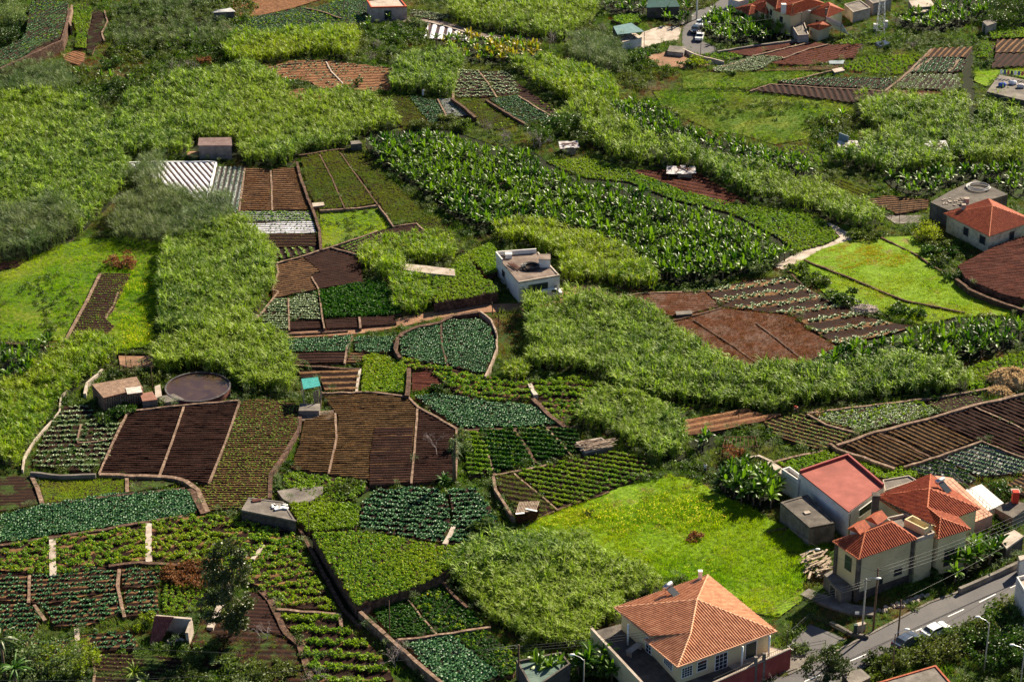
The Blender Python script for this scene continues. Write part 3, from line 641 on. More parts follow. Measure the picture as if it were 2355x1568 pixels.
# ---------- centre left plots
crop([(640,603),(692,590),(735,624),(714,634),(735,664),(627,686),(628,655),(640,622)], soil_brown, 'drygrass', hrow(640,650,60,-9), .8, .6, .5, gap=.6, what='light brown plot with fine furrows', plant='dry_stubble', scale=(.4,.7))
crop([(694,588),(762,570),(800,582),(828,594),(835,650),(737,664),(716,635),(739,626)], soil_dark, None, hrow(720,620,60,-9), .68, z=.55, what='dark chocolate plot right of the light brown one')
crop([(776,566),(865,534),(893,551),(825,588)], soil_dark, 'let', ((790,570),(850,545)), 1.0, .5, .5, what='fine lettuce plot beside the dark corner plot', plant='lettuce')
crop([(868,533),(952,516),(989,543),(920,560),(895,551)], soil_dark, None, hrow(880,545,60,-8), .68, z=.55, what='dark corner plot under the olive field')
crop([(577,746),(627,691),(661,686),(662,760),(600,763)], soil_garden, 'pale', hrow(600,720,60,0), .95, .5, .4, what='left pale cabbage plot beside the cane', plant='cabbages', scale=(1,1.4))
crop([(666,686),(726,675),(740,735),(666,739)], soil_garden, 'pale', hrow(670,710,60,0), .95, .5, .4, what='right pale cabbage plot beside the cane', plant='cabbages', scale=(1,1.4))
crop([(666,741),(741,738),(745,753),(667,758)], soil_dark, None, hrow(670,745,60,-1), .68, z=.35, what='first dark strip above the dirt track')
crop([(747,734),(826,731),(828,752),(752,755)], soil_dark, None, hrow(750,745,60,-1), .68, z=.35, what='second dark strip above the dirt track')
crop([(829,730),(905,724),(912,744),(831,751)], soil_dark, None, hrow(830,740,60,-1), .68, z=.35, what='third dark strip above the dirt track')
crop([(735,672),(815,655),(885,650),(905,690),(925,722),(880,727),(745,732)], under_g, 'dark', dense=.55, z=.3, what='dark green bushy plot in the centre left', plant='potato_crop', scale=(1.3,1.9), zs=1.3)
crop([(995,640),(1045,610),(1055,590),(1075,585),(1110,640),(1140,655),(1145,672),(1080,685),(998,698)], soil_garden, 'leaf', dense=.6, z=1.8, what='leafy terrace left of the white flat roofed house', plant='bean_crop', scale=(.9,1.3))
crop([(1073,583),(1128,560),(1150,590),(1148,620),(1120,635)], soil_garden, 'leaf', dense=.55, z=1.2, what='leafy patch behind the white flat roofed house', plant='bean_crop', scale=(1.1,1.5))
crop([(636,783),(700,779),(811,772),(801,808),(660,811)], soil_dark, 'cab', hrow(640,790,60,0), .62, .45, .45, what='first cabbage plot under the dirt track', plant='cabbages', scale=(1,1.3))
crop([(818,776),(905,774),(905,812),(815,810)], soil_dark, 'cab', hrow(820,790,60,0), .62, .45, .45, what='second cabbage plot under the dirt track', plant='cabbages', scale=(1,1.3))
crop([(921,773),(962,757),(1014,745),(1013,800),(1030,842),(990,836),(925,820)], soil_dark, 'cab', hrow(930,790,60,4), .62, .45, .6, what='left half of the fan shaped cabbage plot', plant='cabbages', scale=(1,1.3))
crop([(1018,745),(1040,738),(1098,735),(1130,755),(1141,800),(1115,861),(1034,843),(1017,800)], soil_dark, 'cab', hrow(1020,790,60,4), .62, .45, .6, what='right half of the fan shaped cabbage plot', plant='cabbages', scale=(1,1.3))
crop([(662,815),(800,811),(795,834),(672,838)], soil_dark, None, hrow(665,825,60,0), 1.1, z=.5, amp=.2, what='narrow dark plot under the cabbage plots')
crop([(806,812),(857,816),(850,832),(798,835)], soil_brown, None, hrow(665,825,60,0), 1.0, z=.4, what='small grey brown plot beside the little wall')
crop([(682,852),(828,846),(822,900),(748,902),(735,868),(693,868)], soil_brown, None, hrow(690,860,60,-2), 2.0, z=.3, amp=.3, what='brown stepped plot behind the green canopy')
crop([(836,822),(858,815),(918,830),(935,845),(933,905),(832,905)], soil_garden, 'leafy', hrow(840,860,60,0), .7, .4, .5, what='yellow flowered leafy plot in the middle', plant='bean_crop', scale=(1,1.3))
crop([(948,858),(985,855),(1020,880),(1005,894),(948,900)], soil_red, None, hrow(950,870,60,2), .68, z=.3, what='little red brown plot in the middle')
crop([(925,828),(960,832),(1030,850),(1115,868),(1220,880),(1226,915),(1130,925),(1060,908),(1022,884),(985,852),(940,848)], soil_brown, 'leafy', hrow(1030,880,60,4), 1.9, .34, .35, .2, what='long striped leafy plot', plant='bean_crop', scale=(1.2,1.6), jit=.38)
crop([(1222,880),(1300,872),(1350,868),(1395,900),(1345,918),(1235,915)], soil_brown, 'leaf', hrow(1230,890,60,2), 1.9, .34, .3, .2, what='striped leafy plot under the cane slope', plant='bean_crop', scale=(1.2,1.6), jit=.38)
crop([(1232,920),(1340,922),(1335,950),(1310,975),(1270,972)], soil_brown, 'leaf', hrow(1230,940,60,4), 1.9, .34, .3, .2, what='small striped leafy plot by the stone bank', plant='bean_crop', scale=(1,1.4), jit=.38)
crop([(1455,925),(1500,925),(1600,932),(1560,965),(1530,975),(1480,945)], soil_garden, 'leaf', dense=.7, z=.3, what='green wedge under the long cane belt', plant='leafy_crop')
crop([(955,912),(1010,906),(1070,915),(1140,926),(1222,932),(1284,975),(1200,983),(1060,985),(1028,965)], soil_garden, 'cab', hrow(1000,940,60,7), .7, .45, .45, what='slanting blue green cabbage field', plant='cabbages', scale=(1.1,1.5))
# big soil fields
crop([(302,945),(420,932),(366,1090),(231,1087),(262,1000)], soil_dark, None, hrow(300,1000,60,0), .68, z=.5, amp=.2, what='left big dark ploughed field')
crop([(427,930),(550,921),(505,1045),(480,1112),(433,1106),(374,1091)], soil_dark, None, hrow(430,1000,60,0), .68, z=.5, amp=.2, what='middle big dark ploughed field')
crop([(556,922),(620,918),(688,932),(690,975),(655,1040),(620,1090),(620,1145),(560,1170),(478,1175),(458,1125),(487,1112)], soil_sprout, 'sprout', hrow(560,1000,60,0), .68, .6, .5, .16, what='big brown field with pale sprouts', plant='maize_stubble', scale=(1,1.8), gap=.1)
crop([(700,968),(768,948),(776,965),(771,1010),(753,1090),(668,1078),(690,1020)], soil_sprout, 'drygrass', hrow(700,1000,60,0), .68, .6, .45, .18, gap=.5, what='left strip of the brown furrowed field', plant='dry_stubble', scale=(.4,.7))
crop([(744,912),(800,904),(850,902),(935,911),(960,935),(950,1040),(945,1110),(850,1113),(850,1105),(757,1092),(774,1010),(780,960)], soil_sprout, 'drygrass', hrow(760,1000,60,-1), .68, .6, .45, .18, gap=.5, what='wide brown furrowed field in the centre', plant='dry_stubble', scale=(.4,.7))
field([(862,985),(950,985),(943,1110),(850,1115),(851,1050)], soil_dark, .62, hrow(760,1000,60,-1), .8, .18, label='dark wet patch of the central field')
crop([(966,942),(1048,986),(1045,1098),(1010,1108),(950,1112),(957,1020)], soil_dark, None, hrow(970,1000,60,0), .68, z=.5, amp=.18, what='right strip of the central furrowed field')
crop([(660,1085),(755,1095),(840,1115),(850,1122),(800,1150),(740,1155),(650,1115)], soil_garden, 'leaf', dense=.7, z=.4, what='green potato patch under the furrowed field', plant='potato_crop', scale=(1,1.4))
_rb = ((1080,1010),(1180,1040))
crop([(1058,992),(1098,990),(1120,1035),(1132,1088),(1078,1096)], soil_garden, 'leaf', hrow(1060,1030,60,6), 1.35, .26, .4, .2, what='left vivid green rowed plot', plant='potato_rows', jit=.1, scale=(1.05,1.3))
crop([(1103,990),(1180,987),(1205,1020),(1228,1063),(1140,1088),(1122,1035)], under_g, 'dark', hrow(1110,1030,60,6), 1.35, .26, .4, .2, what='middle vivid green rowed plot', plant='potato_rows', jit=.1, scale=(1.2,1.5), extra=('leaf',1.0,-.2))
crop([(1188,987),(1255,985),(1285,1015),(1310,1045),(1236,1062),(1212,1025)], under_g, 'dark', hrow(1190,1030,60,6), 1.35, .26, .4, .2, what='right vivid green rowed plot', plant='potato_rows', jit=.1, scale=(1.2,1.5), extra=('leaf',1.0,-.2))
crop([(1262,987),(1320,985),(1335,1010),(1330,1040),(1313,1044),(1290,1012)], under_g, 'dark', hrow(1262,1010,60,6), 1.35, .26, .35, .2, what='small shaded rowed plot next to the log pit', plant='potato_rows', jit=.1)
_bl = hrow(1140,1100,60,10)
crop([(1137,1092),(1182,1086),(1215,1120),(1280,1168),(1240,1188),(1192,1190),(1175,1150),(1150,1130)], soil_dark, 'olive', _bl, 1.35, .32, .35, .15, what='left dark leafy plot above the rusty shack', plant='tomato_rows', jit=.12, scale=(1,1.4))
crop([(1186,1085),(1280,1065),(1420,1036),(1480,1052),(1500,1088),(1430,1115),(1330,1158),(1284,1168)], soil_dark, 'leaf', _bl, 1.35, .32, .35, .15, what='wide dark leafy plot above the rusty shack', plant='tomato_rows', jit=.12, scale=(.9,1.2), gap=.05)
# dry fields right of centre
crop([(1385,700),(1395,686),(1470,676),(1620,671),(1655,705),(1600,717),(1552,730),(1510,714),(1450,700)], soil_dry, 'drygrass', hrow(1450,690,60,2), .9, .7, .12, .08, gap=.2, what='upper dead brown plot', plant='dry_stubble', scale=(.7,1.2))
crop([(1530,742),(1560,728),(1658,708),(1822,727),(1865,760),(1925,797),(1860,830),(1770,858),(1712,866),(1650,832),(1600,790)], soil_dry, 'drygrass', dense=.8, z=.15, what='big dead brown field right of the cane', plant='dry_weeds', scale=(.8,1.5))
_wide = hrow(1700,700,60,-9)
crop([(1622,669),(1720,645),(1800,637),(1850,660),(1880,680),(1970,720),(2060,745),(2110,750),(2020,775),(1925,793),(1868,758),(1822,724),(1660,706)], soil_brown, 'pale', hrow(1700,700,60,-8), 4.2, .34, .15, .1, what='brown field with leafy cabbage bands', plant='cabbage_bands', scale=(1.2,1.6), jit=.55, gap=.05, extra=('drygrass',1.1,-.2))
crop([(1805,618),(1848,597),(1890,573),(1955,553),(2030,545),(2100,543),(2140,587),(2145,620),(2200,650),(2240,675),(2355,715),(2330,727),(2205,727),(2120,747),(2075,735),(1970,700),(1905,683),(1870,650)], bright_g, 'bright', dense=.68, z=.08, what='bright grass meadow on the right', plant='short_grass', scale=(.8,1.5), extra=('grass',1.5,.2))
crop([(2203,612),(2280,570),(2357,542),(2357,690),(2300,675),(2220,640)], soil_red, None, hrow(2230,610,60,4), .68, z=1.5, what='dark red raised field at the right edge')
crop([(2228,845),(2357,808),(2357,858),(2307,868),(2268,893),(2232,895)], soil_garden, 'leaf', dense=.65, z=.3, what='leafy field at the right edge', plant='leafy_crop', scale=(.9,1.3))
# lower right ploughed terraces
crop([(1545,975),(1710,938),(1743,952),(1800,955),(1720,978),(1670,990),(1570,1002)], soil_tan, 'drygrass', hrow(1600,980,60,-12), 1.6, .6, .3, .28, gap=.6, what='grey brown stepped rows under the cane belt', plant='dry_stubble', scale=(.5,.9))
crop([(1757,972),(1857,950),(1973,995),(1900,1033),(1870,1032),(1783,1003)], soil_sprout, 'sprout', ((1780,980),(1900,1015)), 1.1, .5, .35, .18, what='brown rowed plot with seedlings', plant='seedlings', scale=(1.2,1.9))
crop([(1884,962),(1903,945),(2010,932),(2120,922),(2157,950),(2103,965),(1980,992)], soil_garden, 'pale', dense=.62, z=.35, what='grey green leafy plot between the low walls', plant='cabbages', scale=(.9,1.2), extra=('leaf',.9,-.2))
crop([(2125,920),(2233,905),(2270,922),(2200,940),(2165,948)], soil_brown, 'sprout', dense=.9, z=.3, what='thin grey brown plot by the straw heap', plant='seedlings', scale=(1,1.8))
crop([(1924,1020),(2017,994),(2065,1012),(2145,1052),(2055,1072)], soil_sprout, 'drygrass', ((1960,1015),(2060,1060)), 1.0, .5, .5, .2, gap=.4, what='brown ridged plot at the lower right', plant='dry_stubble', scale=(.5,.8))
crop([(2021,992),(2128,966),(2240,1015),(2150,1050),(2075,1012)], soil_sprout, 'drygrass', ((2040,995),(2140,1040)), 1.0, .5, .5, .2, gap=.4, what='second brown ridged plot at the lower right', plant='dry_stubble', scale=(.5,.8))
crop([(2133,965),(2228,934),(2357,990),(2357,1052),(2256,1010),(2242,1014)], soil_dark, None, ((2140,965),(2240,1008)), 1.0, z=.5, amp=.22, what='dark ridged plot at the lower right')
crop([(2236,932),(2357,908),(2357,984)], soil_dark, None, ((2140,965),(2240,1008)), 1.0, z=.5, amp=.22, what='dark ridged plot at the lower right edge')
crop([(2085,1073),(2155,1052),(2246,1099),(2230,1112),(2170,1108),(2120,1092)], plastic_blue, 'dark', ((2100,1072),(2230,1105)), 1.2, .35, .35, .15, what='left green and grey striped cabbage plot', plant='cabbages', scale=(.75,1.0), jit=.07)
crop([(2160,1050),(2256,1017),(2357,1052),(2357,1086),(2320,1090),(2252,1096)], plastic_blue, 'cab', ((2170,1048),(2310,1090)), 1.2, .38, .35, .15, what='right green and grey striped cabbage plot', plant='cabbages', scale=(.8,1.05), jit=.07)
crop([(1785,1067),(1888,1040),(1960,1050),(2020,1085),(1950,1060),(1848,1088)], soil_garden, 'leaf', dense=.6, z=.3, what='leafy wedge behind the pink roofed hall', plant='potato_crop', scale=(1,1.3))
crop([(1955,1047),(1990,1055),(2040,1080),(2085,1075),(2118,1092),(2080,1105),(2020,1100)], soil_garden, 'leaf', dense=.6, z=.3, what='leafy wedge right of the pink roofed hall', plant='potato_crop', scale=(1,1.3))
crop([(2310,1118),(2357,1090),(2357,1140),(2330,1130)], soil_sprout, None, ((2320,1100),(2350,1115)), 1.0, z=.4, what='brown plot right of the lamp pole')
crop([(1150,1250),(1178,1225),(1225,1190),(1285,1170),(1340,1152),(1420,1122),(1470,1112),(1540,1095),(1600,1100),(1640,1130),(1720,1165),(1800,1210),(1900,1222),(1912,1262),(1870,1290),(1850,1330),(1845,1380),(1790,1420),(1740,1410),(1650,1345),(1560,1330),(1490,1325),(1370,1290),(1340,1245),(1200,1245)], bright_g, 'grass', dense=.62, z=.06, what='wide yellow flowered meadow', plant='meadow_grass', scale=(.8,1.25), extra=('flower',1.3,.1))
# ---------- lower left
field([(0,1096),(72,1093),(97,1157),(0,1176)], soil_garden, .3, hrow(0,1130,60,-2), .9, .05, label='bare brown plot at the left edge')
crop([(84,1095),(200,1092),(290,1096),(293,1132),(105,1160)], soil_garden, 'bright', dense=.5, z=.3, what='lawn coloured seedbed on the left', plant='young_shoots', scale=(.6,.9))
crop([(294,1095),(380,1098),(418,1110),(300,1132)], soil_garden, 'bright', dense=1.0, z=.3, what='thin green plot beside the curved bank', plant='young_shoots', scale=(.5,.8))
crop([(0,1186),(110,1161),(260,1137),(435,1128),(453,1178),(400,1192),(240,1216),(0,1250)], soil_dark, 'cab', hrow(100,1180,60,-5), .55, .42, .4, what='dense blue green cabbage field on the left', plant='cabbages', scale=(1.1,1.5), extra=('dark',.8,-.3))
for q, nm in (([(0,1256),(114,1241),(116,1322),(0,1314)], 'left'), ([(125,1240),(240,1218),(336,1205),(340,1290),(255,1300),(190,1316),(127,1322)], 'middle'), ([(350,1203),(420,1190),(490,1184),(560,1198),(672,1226),(700,1272),(772,1405),(640,1393),(595,1350),(530,1320),(470,1300),(350,1290)], 'right')):
    crop(q, soil_brown, 'leafy', hrow(200,1250,60,-5), 2.5, .26, .35, .22, what=nm + ' part of the leafy terraces', plant='sweet_potato_crop', scale=(1.15,1.5), jit=.7)
for i, q in enumerate(([(0,1321),(63,1323),(64,1385),(0,1382)], [(71,1324),(150,1316),(200,1303),(268,1310),(270,1355),(180,1375),(98,1392),(72,1385)], [(280,1306),(370,1312),(366,1345),(330,1352),(282,1350)], [(272,1360),(277,1410),(200,1440),(125,1440),(100,1398),(180,1380)], [(285,1358),(362,1360),(365,1412),(290,1418)], [(0,1388),(68,1392),(95,1425),(60,1480),(0,1500)], [(184,1462),(300,1452),(320,1490),(190,1502)], [(72,1480),(170,1464),(178,1504),(62,1530)])):
    crop(q, soil_brown, 'cab', hrow(200,1350,60,-4), 1.2, .5, .35, .15, what=('top left','upper','upper right','lower','lower right','left edge','right bottom','left bottom')[i] + ' plot of dark leafy rows', plant='leafy_rows', scale=(.9,1.25), jit=.15, gap=.05)
crop([(375,1347),(470,1345),(482,1402),(375,1410)], soil_brown, 'leafy', dense=.65, z=.3, what='green patch left of the tall tree', plant='sweet_potato_crop')
crop([(566,1362),(600,1358),(622,1378),(648,1440),(655,1462),(560,1440)], soil_dark, None, hrow(570,1400,60,2), .9, z=.3, amp=.05, what='bare dark patch right of the tall tree')
crop([(641,1400),(782,1408),(785,1440),(870,1500),(905,1560),(880,1572),(720,1572),(702,1500),(690,1460),(655,1440)], soil_brown, 'leaf', hrow(680,1430,60,2), 2.9, .32, .25, .25, what='brown beds with leafy bands at the bottom', plant='bean_rows', scale=(1.5,1.9), jit=.3)
crop([(216,1512),(262,1502),(345,1508),(420,1516),(432,1572),(212,1572)], soil_garden, 'sprout', hrow(220,1540,60,3), .9, .5, .3, .15, what='curved seed plot at the bottom left', plant='seedlings')
crop([(664,1158),(740,1155),(825,1163),(818,1215),(705,1222),(680,1185)], under_g, 'leaf', dense=.55, z=.8, what='raised leafy plot beside the flat roofed tank', plant='vine_crop', scale=(1.1,1.5))
crop([(833,1160),(868,1125),(1000,1120),(1030,1150),(1035,1200),(1020,1250),(930,1235),(828,1215)], soil_dark, 'cab', hrow(850,1180,60,4), 1.3, .36, .35, .12, what='left bright cabbage field in the lower middle', plant='cabbages', scale=(1.2,1.6), jit=.2, extra=('leaf',1.5,.2))
crop([(1030,1125),(1090,1122),(1130,1170),(1140,1195),(1100,1245),(1030,1252),(1045,1200)], soil_dark, 'cab', hrow(1040,1180,60,-2), 1.3, .36, .35, .12, what='right bright cabbage field in the lower middle', plant='cabbages', scale=(1.2,1.6), jit=.2, extra=('leaf',1.5,.2))
crop([(718,1228),(830,1222),(930,1240),(1020,1256),(1090,1258),(1060,1295),(1015,1322),(930,1358),(820,1392),(775,1320)], soil_garden, 'leafy', dense=.55, z=2.2, what='raised olive leafy field in the lower middle', plant='sweet_potato_crop', scale=(.9,1.3))
crop([(853,1404),(931,1370),(1002,1455),(905,1468)], under_g, 'dark', hrow(860,1420,60,4), .62, .4, .6, what='left half of the walled plot', plant='carrot_rows')
crop([(937,1367),(1010,1332),(1070,1392),(1115,1438),(1008,1455)], under_g, 'dark', dense=.6, z=.6, what='right half of the walled plot', plant='carrot_rows', extra=('leafy',1.0,.0))
crop([(932,1478),(1040,1462),(1148,1556),(1110,1572),(1020,1572)], under_g, 'cab', dense=.6, z=.6, what='cabbage plot at the bottom of the walled enclosure', plant='cabbages', scale=(1.3,1.7))
crop([(1046,1461),(1115,1447),(1195,1520),(1180,1550),(1150,1556)], under_g, 'dark', dense=.6, z=.6, what='right bottom plot of the walled enclosure', plant='carrot_rows', extra=('leafy',.9,-.1))
crop([(152,932),(208,935),(225,972),(290,975),(270,1010),(244,1062),(205,1086),(75,1072),(100,1000)], soil_garden, 'pale', hrow(120,1000,60,-2), 1.6, .5, .25, .2, what='kitchen garden of raised beds beside the netted shed', plant='garden_vegetables', scale=(.9,1.4), gap=.2, extra=('dark',1.3,.1))
field([(272,812),(362,815),(352,850),(275,842)], earth, .3, None, label='bare orange earth yard')
crop([(0,605),(60,598),(40,615),(0,622)], soil_dark, None, hrow(0,610,60,-2), .68, z=.2, what='sliver of dark plot at the left edge')

def patch_stuff(pix, kind, sp, z, label, name, scale=(.8,1.2), thr=None):
    poly = A2(pix, z); pts = rand_pts(poly, sp, z)
    if thr is not None: pts = pts[lump(pts[:, 0] * 2.5, pts[:, 1] * 2.5) > thr]
    stuff(name, pts, kind, scale, label)
patch_stuff([(1900,575),(1965,560),(2050,575),(2110,595),(2060,615),(1990,610),(1935,620)], 'orange', .75, .1, 'orange flowering patch in the bright meadow on the right', 'orange_weeds', thr=-.25)
patch_stuff([(0,640),(180,590),(215,650),(140,770),(0,785)], 'scrub', 1.7, .05, 'dark weedy clumps in the left meadow', 'scrub', (.6,1.2), 0.05)
patch_stuff([(1600,225),(1880,240),(1900,290),(1740,300),(1620,270)], 'scrub', 1.6, .05, 'dark weedy clumps in the wide rough meadow', 'scrub', (.6,1.2), 0.1)
patch_stuff([(1230,1205),(1470,1130),(1640,1150),(1700,1200),(1500,1240)], 'flower', 1.0, .08, 'dense yellow flowers along the top of the flowered meadow', 'yellow_flowers', (.9,1.3), -.6)
patch_stuff([(300,600),(375,620),(365,700),(345,790),(290,790),(262,720)], 'flower', .8, .08, 'yellow flowers right of the narrow soil strip', 'yellow_flowers', (.8,1.2), -.2)
patch_stuff([(1450,1130),(1600,1120),(1800,1230),(1850,1300),(1700,1330),(1500,1260)], 'olive', 1.4, .05, 'tall dull grass tufts in the flowered meadow', 'tall_grass', (1.2,1.9), 0.25)

crop([(470,1415),(560,1445),(650,1462),(690,1485),(702,1535),(712,1572),(600,1572),(560,1540),(470,1530),(440,1480)], soil_garden, 'drygrass', hrow(500,1500,60,2), 1.3, .9, .1, .1, gap=.3, what='rough brown ground below the tall tree', plant='dry_weeds', scale=(.8,1.6), extra=('wildgrass',1.2,.1))
# ------------------------------------------------------------------ sugar cane, reeds
cane([(0,235),(100,226),(173,232),(217,252),(258,300),(277,360),(294,388),(290,434),(247,480),(180,545),(120,520),(0,500)], 'cane', 1.15, label='tall sugar cane covering the far left slope')
cane([(293,232),(365,207),(395,190),(500,178),(572,163),(632,187),(653,215),(670,247),(700,233),(785,225),(828,227),(890,262),(928,290),(880,303),(832,318),(800,338),(690,358),(667,384),(560,380),(545,368),(455,366),(440,360),(277,362),(258,300)], 'cane', 1.15, label='wide sugar cane behind the grey concrete shed', hole=[A2([(440,330),(545,330),(550,385),(440,385)])])
cane([(510,128),(545,95),(635,88),(733,80),(800,76),(829,84),(825,118),(815,140),(720,130),(640,143),(575,152),(520,147)], 'cane_y', 1.1, label='bright yellow green cane along the top left')
cane([(912,165),(930,140),(990,135),(1050,128),(1062,148),(1055,185),(1040,225),(1000,222),(900,212),(898,190)], 'cane', 1.0, label='square cane block left of the cabbage rows')
cane([(1040,25),(1120,18),(1200,28),(1245,5),(1355,0),(1372,20),(1360,60),(1330,75),(1300,98),(1235,90),(1140,75),(1060,58),(1032,42)], 'cane', 1.15, label='pale cane along the track at the top')
cane([(1172,152),(1248,146),(1330,165),(1405,190),(1425,228),(1395,262),(1345,262),(1290,230),(1225,195)], 'cane_y', 1.05, label='slanting cane belt right of the cabbage rows')
cane([(1345,255),(1400,265),(1440,310),(1480,330),(1540,350),(1605,352),(1560,388),(1480,385),(1420,370),(1370,345),(1320,300),(1275,285),(1300,270)], 'cane', 1.35, label='loose dark cane clumps beside the bananas', scale=(1,1.4), lumps=.3)
cane([(1535,372),(1600,364),(1690,382),(1800,420),(1900,450),(1990,478),(2035,515),(1985,528),(1930,515),(1890,500),(1840,480),(1720,455),(1620,400)], 'cane', 1.1, label='long cane belt above the leafy green field', lumps=.25)
cane([(1970,233),(2063,230),(2120,247),(2187,233),(2220,243),(2227,293),(2203,320),(2160,338),(2110,330),(2037,317),(1987,290),(1970,267)], 'cane', 1.15, label='cane block under the upper right terraces', lumps=.25)
cane([(2237,300),(2253,260),(2303,233),(2357,230),(2357,383),(2303,393),(2230,383),(2187,367),(2177,340),(2203,320)], 'cane', 1.3, label='dark cane at the right edge', lumps=.28, scale=(.9,1.3))
cane([(1963,320),(2037,320),(2120,337),(2177,360),(2187,393),(2037,407),(1987,393),(1913,377),(1920,360),(1977,350)], 'cane', 1.2, label='cane in front of the two tin huts', lumps=.28, hole=[A2([(1915,305),(1985,318),(1980,360),(1918,360)])])
cane([(1133,545),(1200,523),(1260,533),(1330,548),(1400,570),(1455,600),(1512,640),(1505,668),(1440,665),(1395,652),(1290,650),(1285,600),(1200,560),(1150,565)], 'cane_y', 1.0, label='cane behind the white flat roofed house', scale=(.8,1.05))
cane([(385,560),(440,535),(520,525),(562,525),(610,562),(636,600),(630,660),(600,705),(572,745),(600,770),(640,783),(665,830),(680,872),(668,905),(620,900),(560,905),(530,868),(455,852),(385,862),(345,848),(368,808),(440,782),(372,775),(365,680),(376,620)], 'cane', .85, label='tall pale cane block above the round tank', scale=(.85,1.05), lumps=.2)
cane([(0,890),(65,865),(150,800),(200,785),(272,790),(275,822),(240,850),(150,915),(120,960),(65,1035),(52,1078),(0,1062)], 'cane_y', .95, label='cane along the white kerb at the left edge', scale=(.7,.95))
cane([(830,580),(900,560),(990,548),(1042,570),(1044,602),(1000,610),(925,605),(915,625),(940,640),(990,640),(997,700),(960,730),(905,715),(905,660),(870,640),(825,610)], 'cane_y', 1.0, label='cane round the fallen concrete slab', scale=(.75,1.0))
cane([(1205,690),(1260,700),(1330,680),(1380,700),(1450,715),(1500,725),(1560,775),(1640,835),(1710,872),(1850,858),(1870,862),(1935,867),(2060,835),(2160,848),(2232,878),(2225,903),(2130,907),(1980,922),(1850,935),(1790,950),(1730,948),(1600,932),(1500,925),(1430,915),(1390,872),(1330,858),(1290,852),(1220,850),(1212,780)], 'cane', .9, label='biggest cane belt running from the white house to the right', scale=(.85,1.05), lumps=.3, hole=[A2([(1225,684),(1296,684),(1302,711),(1222,707)])])
cane([(1335,940),(1390,908),(1450,918),(1530,948),(1575,1000),(1580,1055),(1520,1066),(1440,1025),(1380,990),(1332,985)], 'cane', .95, label='small cane block in front of the biggest belt', scale=(.8,1.0))
cane([(1020,1312),(1090,1272),(1170,1247),(1350,1242),(1372,1290),(1480,1322),(1530,1362),(1430,1392),(1430,1435),(1368,1445),(1355,1500),(1310,1500),(1200,1472),(1130,1432),(1050,1362)], 'cane', .78, label='cane beside the peach roofed house', scale=(.7,.98), lumps=.2)
cane([(1165,850),(1215,830),(1220,872),(1195,880),(1165,878)], 'cane_y', .9, label='little yellow cane clump by the leafy strips', scale=(.6,.8))
cane([(270,495),(310,470),(380,450),(440,462),(530,482),(545,508),(500,540),(430,562),(340,572),(268,560)], 'reed', 1.15, label='grey green reeds under the plastic rows', scale=(.9,1.25), lumps=.2, name='reeds')
cane([(298,432),(318,388),(372,375),(378,400),(368,435),(330,452)], 'reed', 1.2, label='reed bush at the corner of the plastic rows', scale=(.9,1.3), name='reeds')
cane([(0,500),(80,490),(165,492),(182,540),(110,592),(0,600)], 'reed', 1.3, label='dark reeds at the left edge', scale=(1,1.4), lumps=.2, name='reeds')
cane([(1318,95),(1430,108),(1438,165),(1400,172),(1345,162),(1310,140)], 'reed', 1.3, label='tan reeds beside the bare trees', scale=(.9,1.2), name='reeds')
cane([(0,165),(150,150),(175,215),(130,232),(0,232)], 'reed', 1.5, label='reeds under the top left stone wall', scale=(.8,1.1), name='reeds')
cane([(255,30),(340,0),(500,0),(490,35),(545,80),(530,110),(420,115),(330,112),(262,120)], 'reed', 2.1, label='reeds filling the gully at the top left', scale=(.6,1.0), lumps=.4, name='reeds')
# ------------------------------------------------------------------ banana plants
BAN = []    # (x, y, z, kind, zone label)
def bananas(pix, label, sp=2.0, *, z=0.0, kind='ban', yellow=0.0, hole=(), mh=2.3):
    poly = A2(pix, z); OCC.append(poly)
    field(pix, under_g, .03, None, label='ground painted shade-dark under the ' + label, occ=False)
    q_ = rand_pts(poly, sp, .03, hole)
    for p in q_[tall_mask(pix, q_, mh)]: BAN.append((p[0], p[1], .03, 'ban_y' if rnd.random() < yellow else kind, label))
bananas([(835,322),(870,305),(940,300),(1030,298),(1130,332),(1230,352),(1285,392),(1350,412),(1450,422),(1550,462),(1680,492),(1780,542),(1830,592),(1760,625),(1690,640),(1560,658),(1510,645),(1460,598),(1400,568),(1330,545),(1250,530),(1195,522),(1130,542),(1075,520),(1040,500),(950,430),(880,385),(850,352)], 'dense central banana plantation', 1.45, mh=2.6)
bananas([(1392,243),(1460,232),(1530,262),(1570,300),(1650,320),(1760,352),(1850,372),(1880,400),(1830,420),(1740,400),(1650,360),(1560,345),(1450,305),(1410,268)], 'banana belt right of the cane clumps', mh=.8, sp=1.5)
bananas([(985,88),(1100,82),(1230,100),(1245,135),(1180,150),(1065,150),(1010,112)], 'banana grove under the top track', mh=1.1, sp=1.9, yellow=.3)
bananas([(1100,135),(1120,105),(1230,108),(1245,138),(1175,148)], 'yellow leaved banana grove under the top track', 2.0, mh=.8, kind='ban_y')
bananas([(1150,0),(1235,0),(1232,20),(1190,28),(1150,15)], 'dark banana grove at the top edge', 1.9, mh=.5)
bananas([(1375,0),(1490,0),(1485,35),(1400,35)], 'banana grove behind the canopy hut', 1.9, mh=.5)
bananas([(1500,38),(1560,20),(1592,25),(1590,60),(1555,62),(1510,50)], 'bananas beside the dark green shed', 2.0, mh=.5)
bananas([(1615,45),(1640,28),(1700,30),(1780,58),(1818,78),(1812,93),(1700,108),(1645,100),(1622,82)], 'banana grove beside the village road', mh=1.1, sp=1.7)
bananas([(2050,48),(2120,22),(2180,0),(2290,0),(2300,35),(2215,60),(2200,70),(2130,75),(2062,62)], 'banana grove at the top right', mh=1.1, sp=1.8)
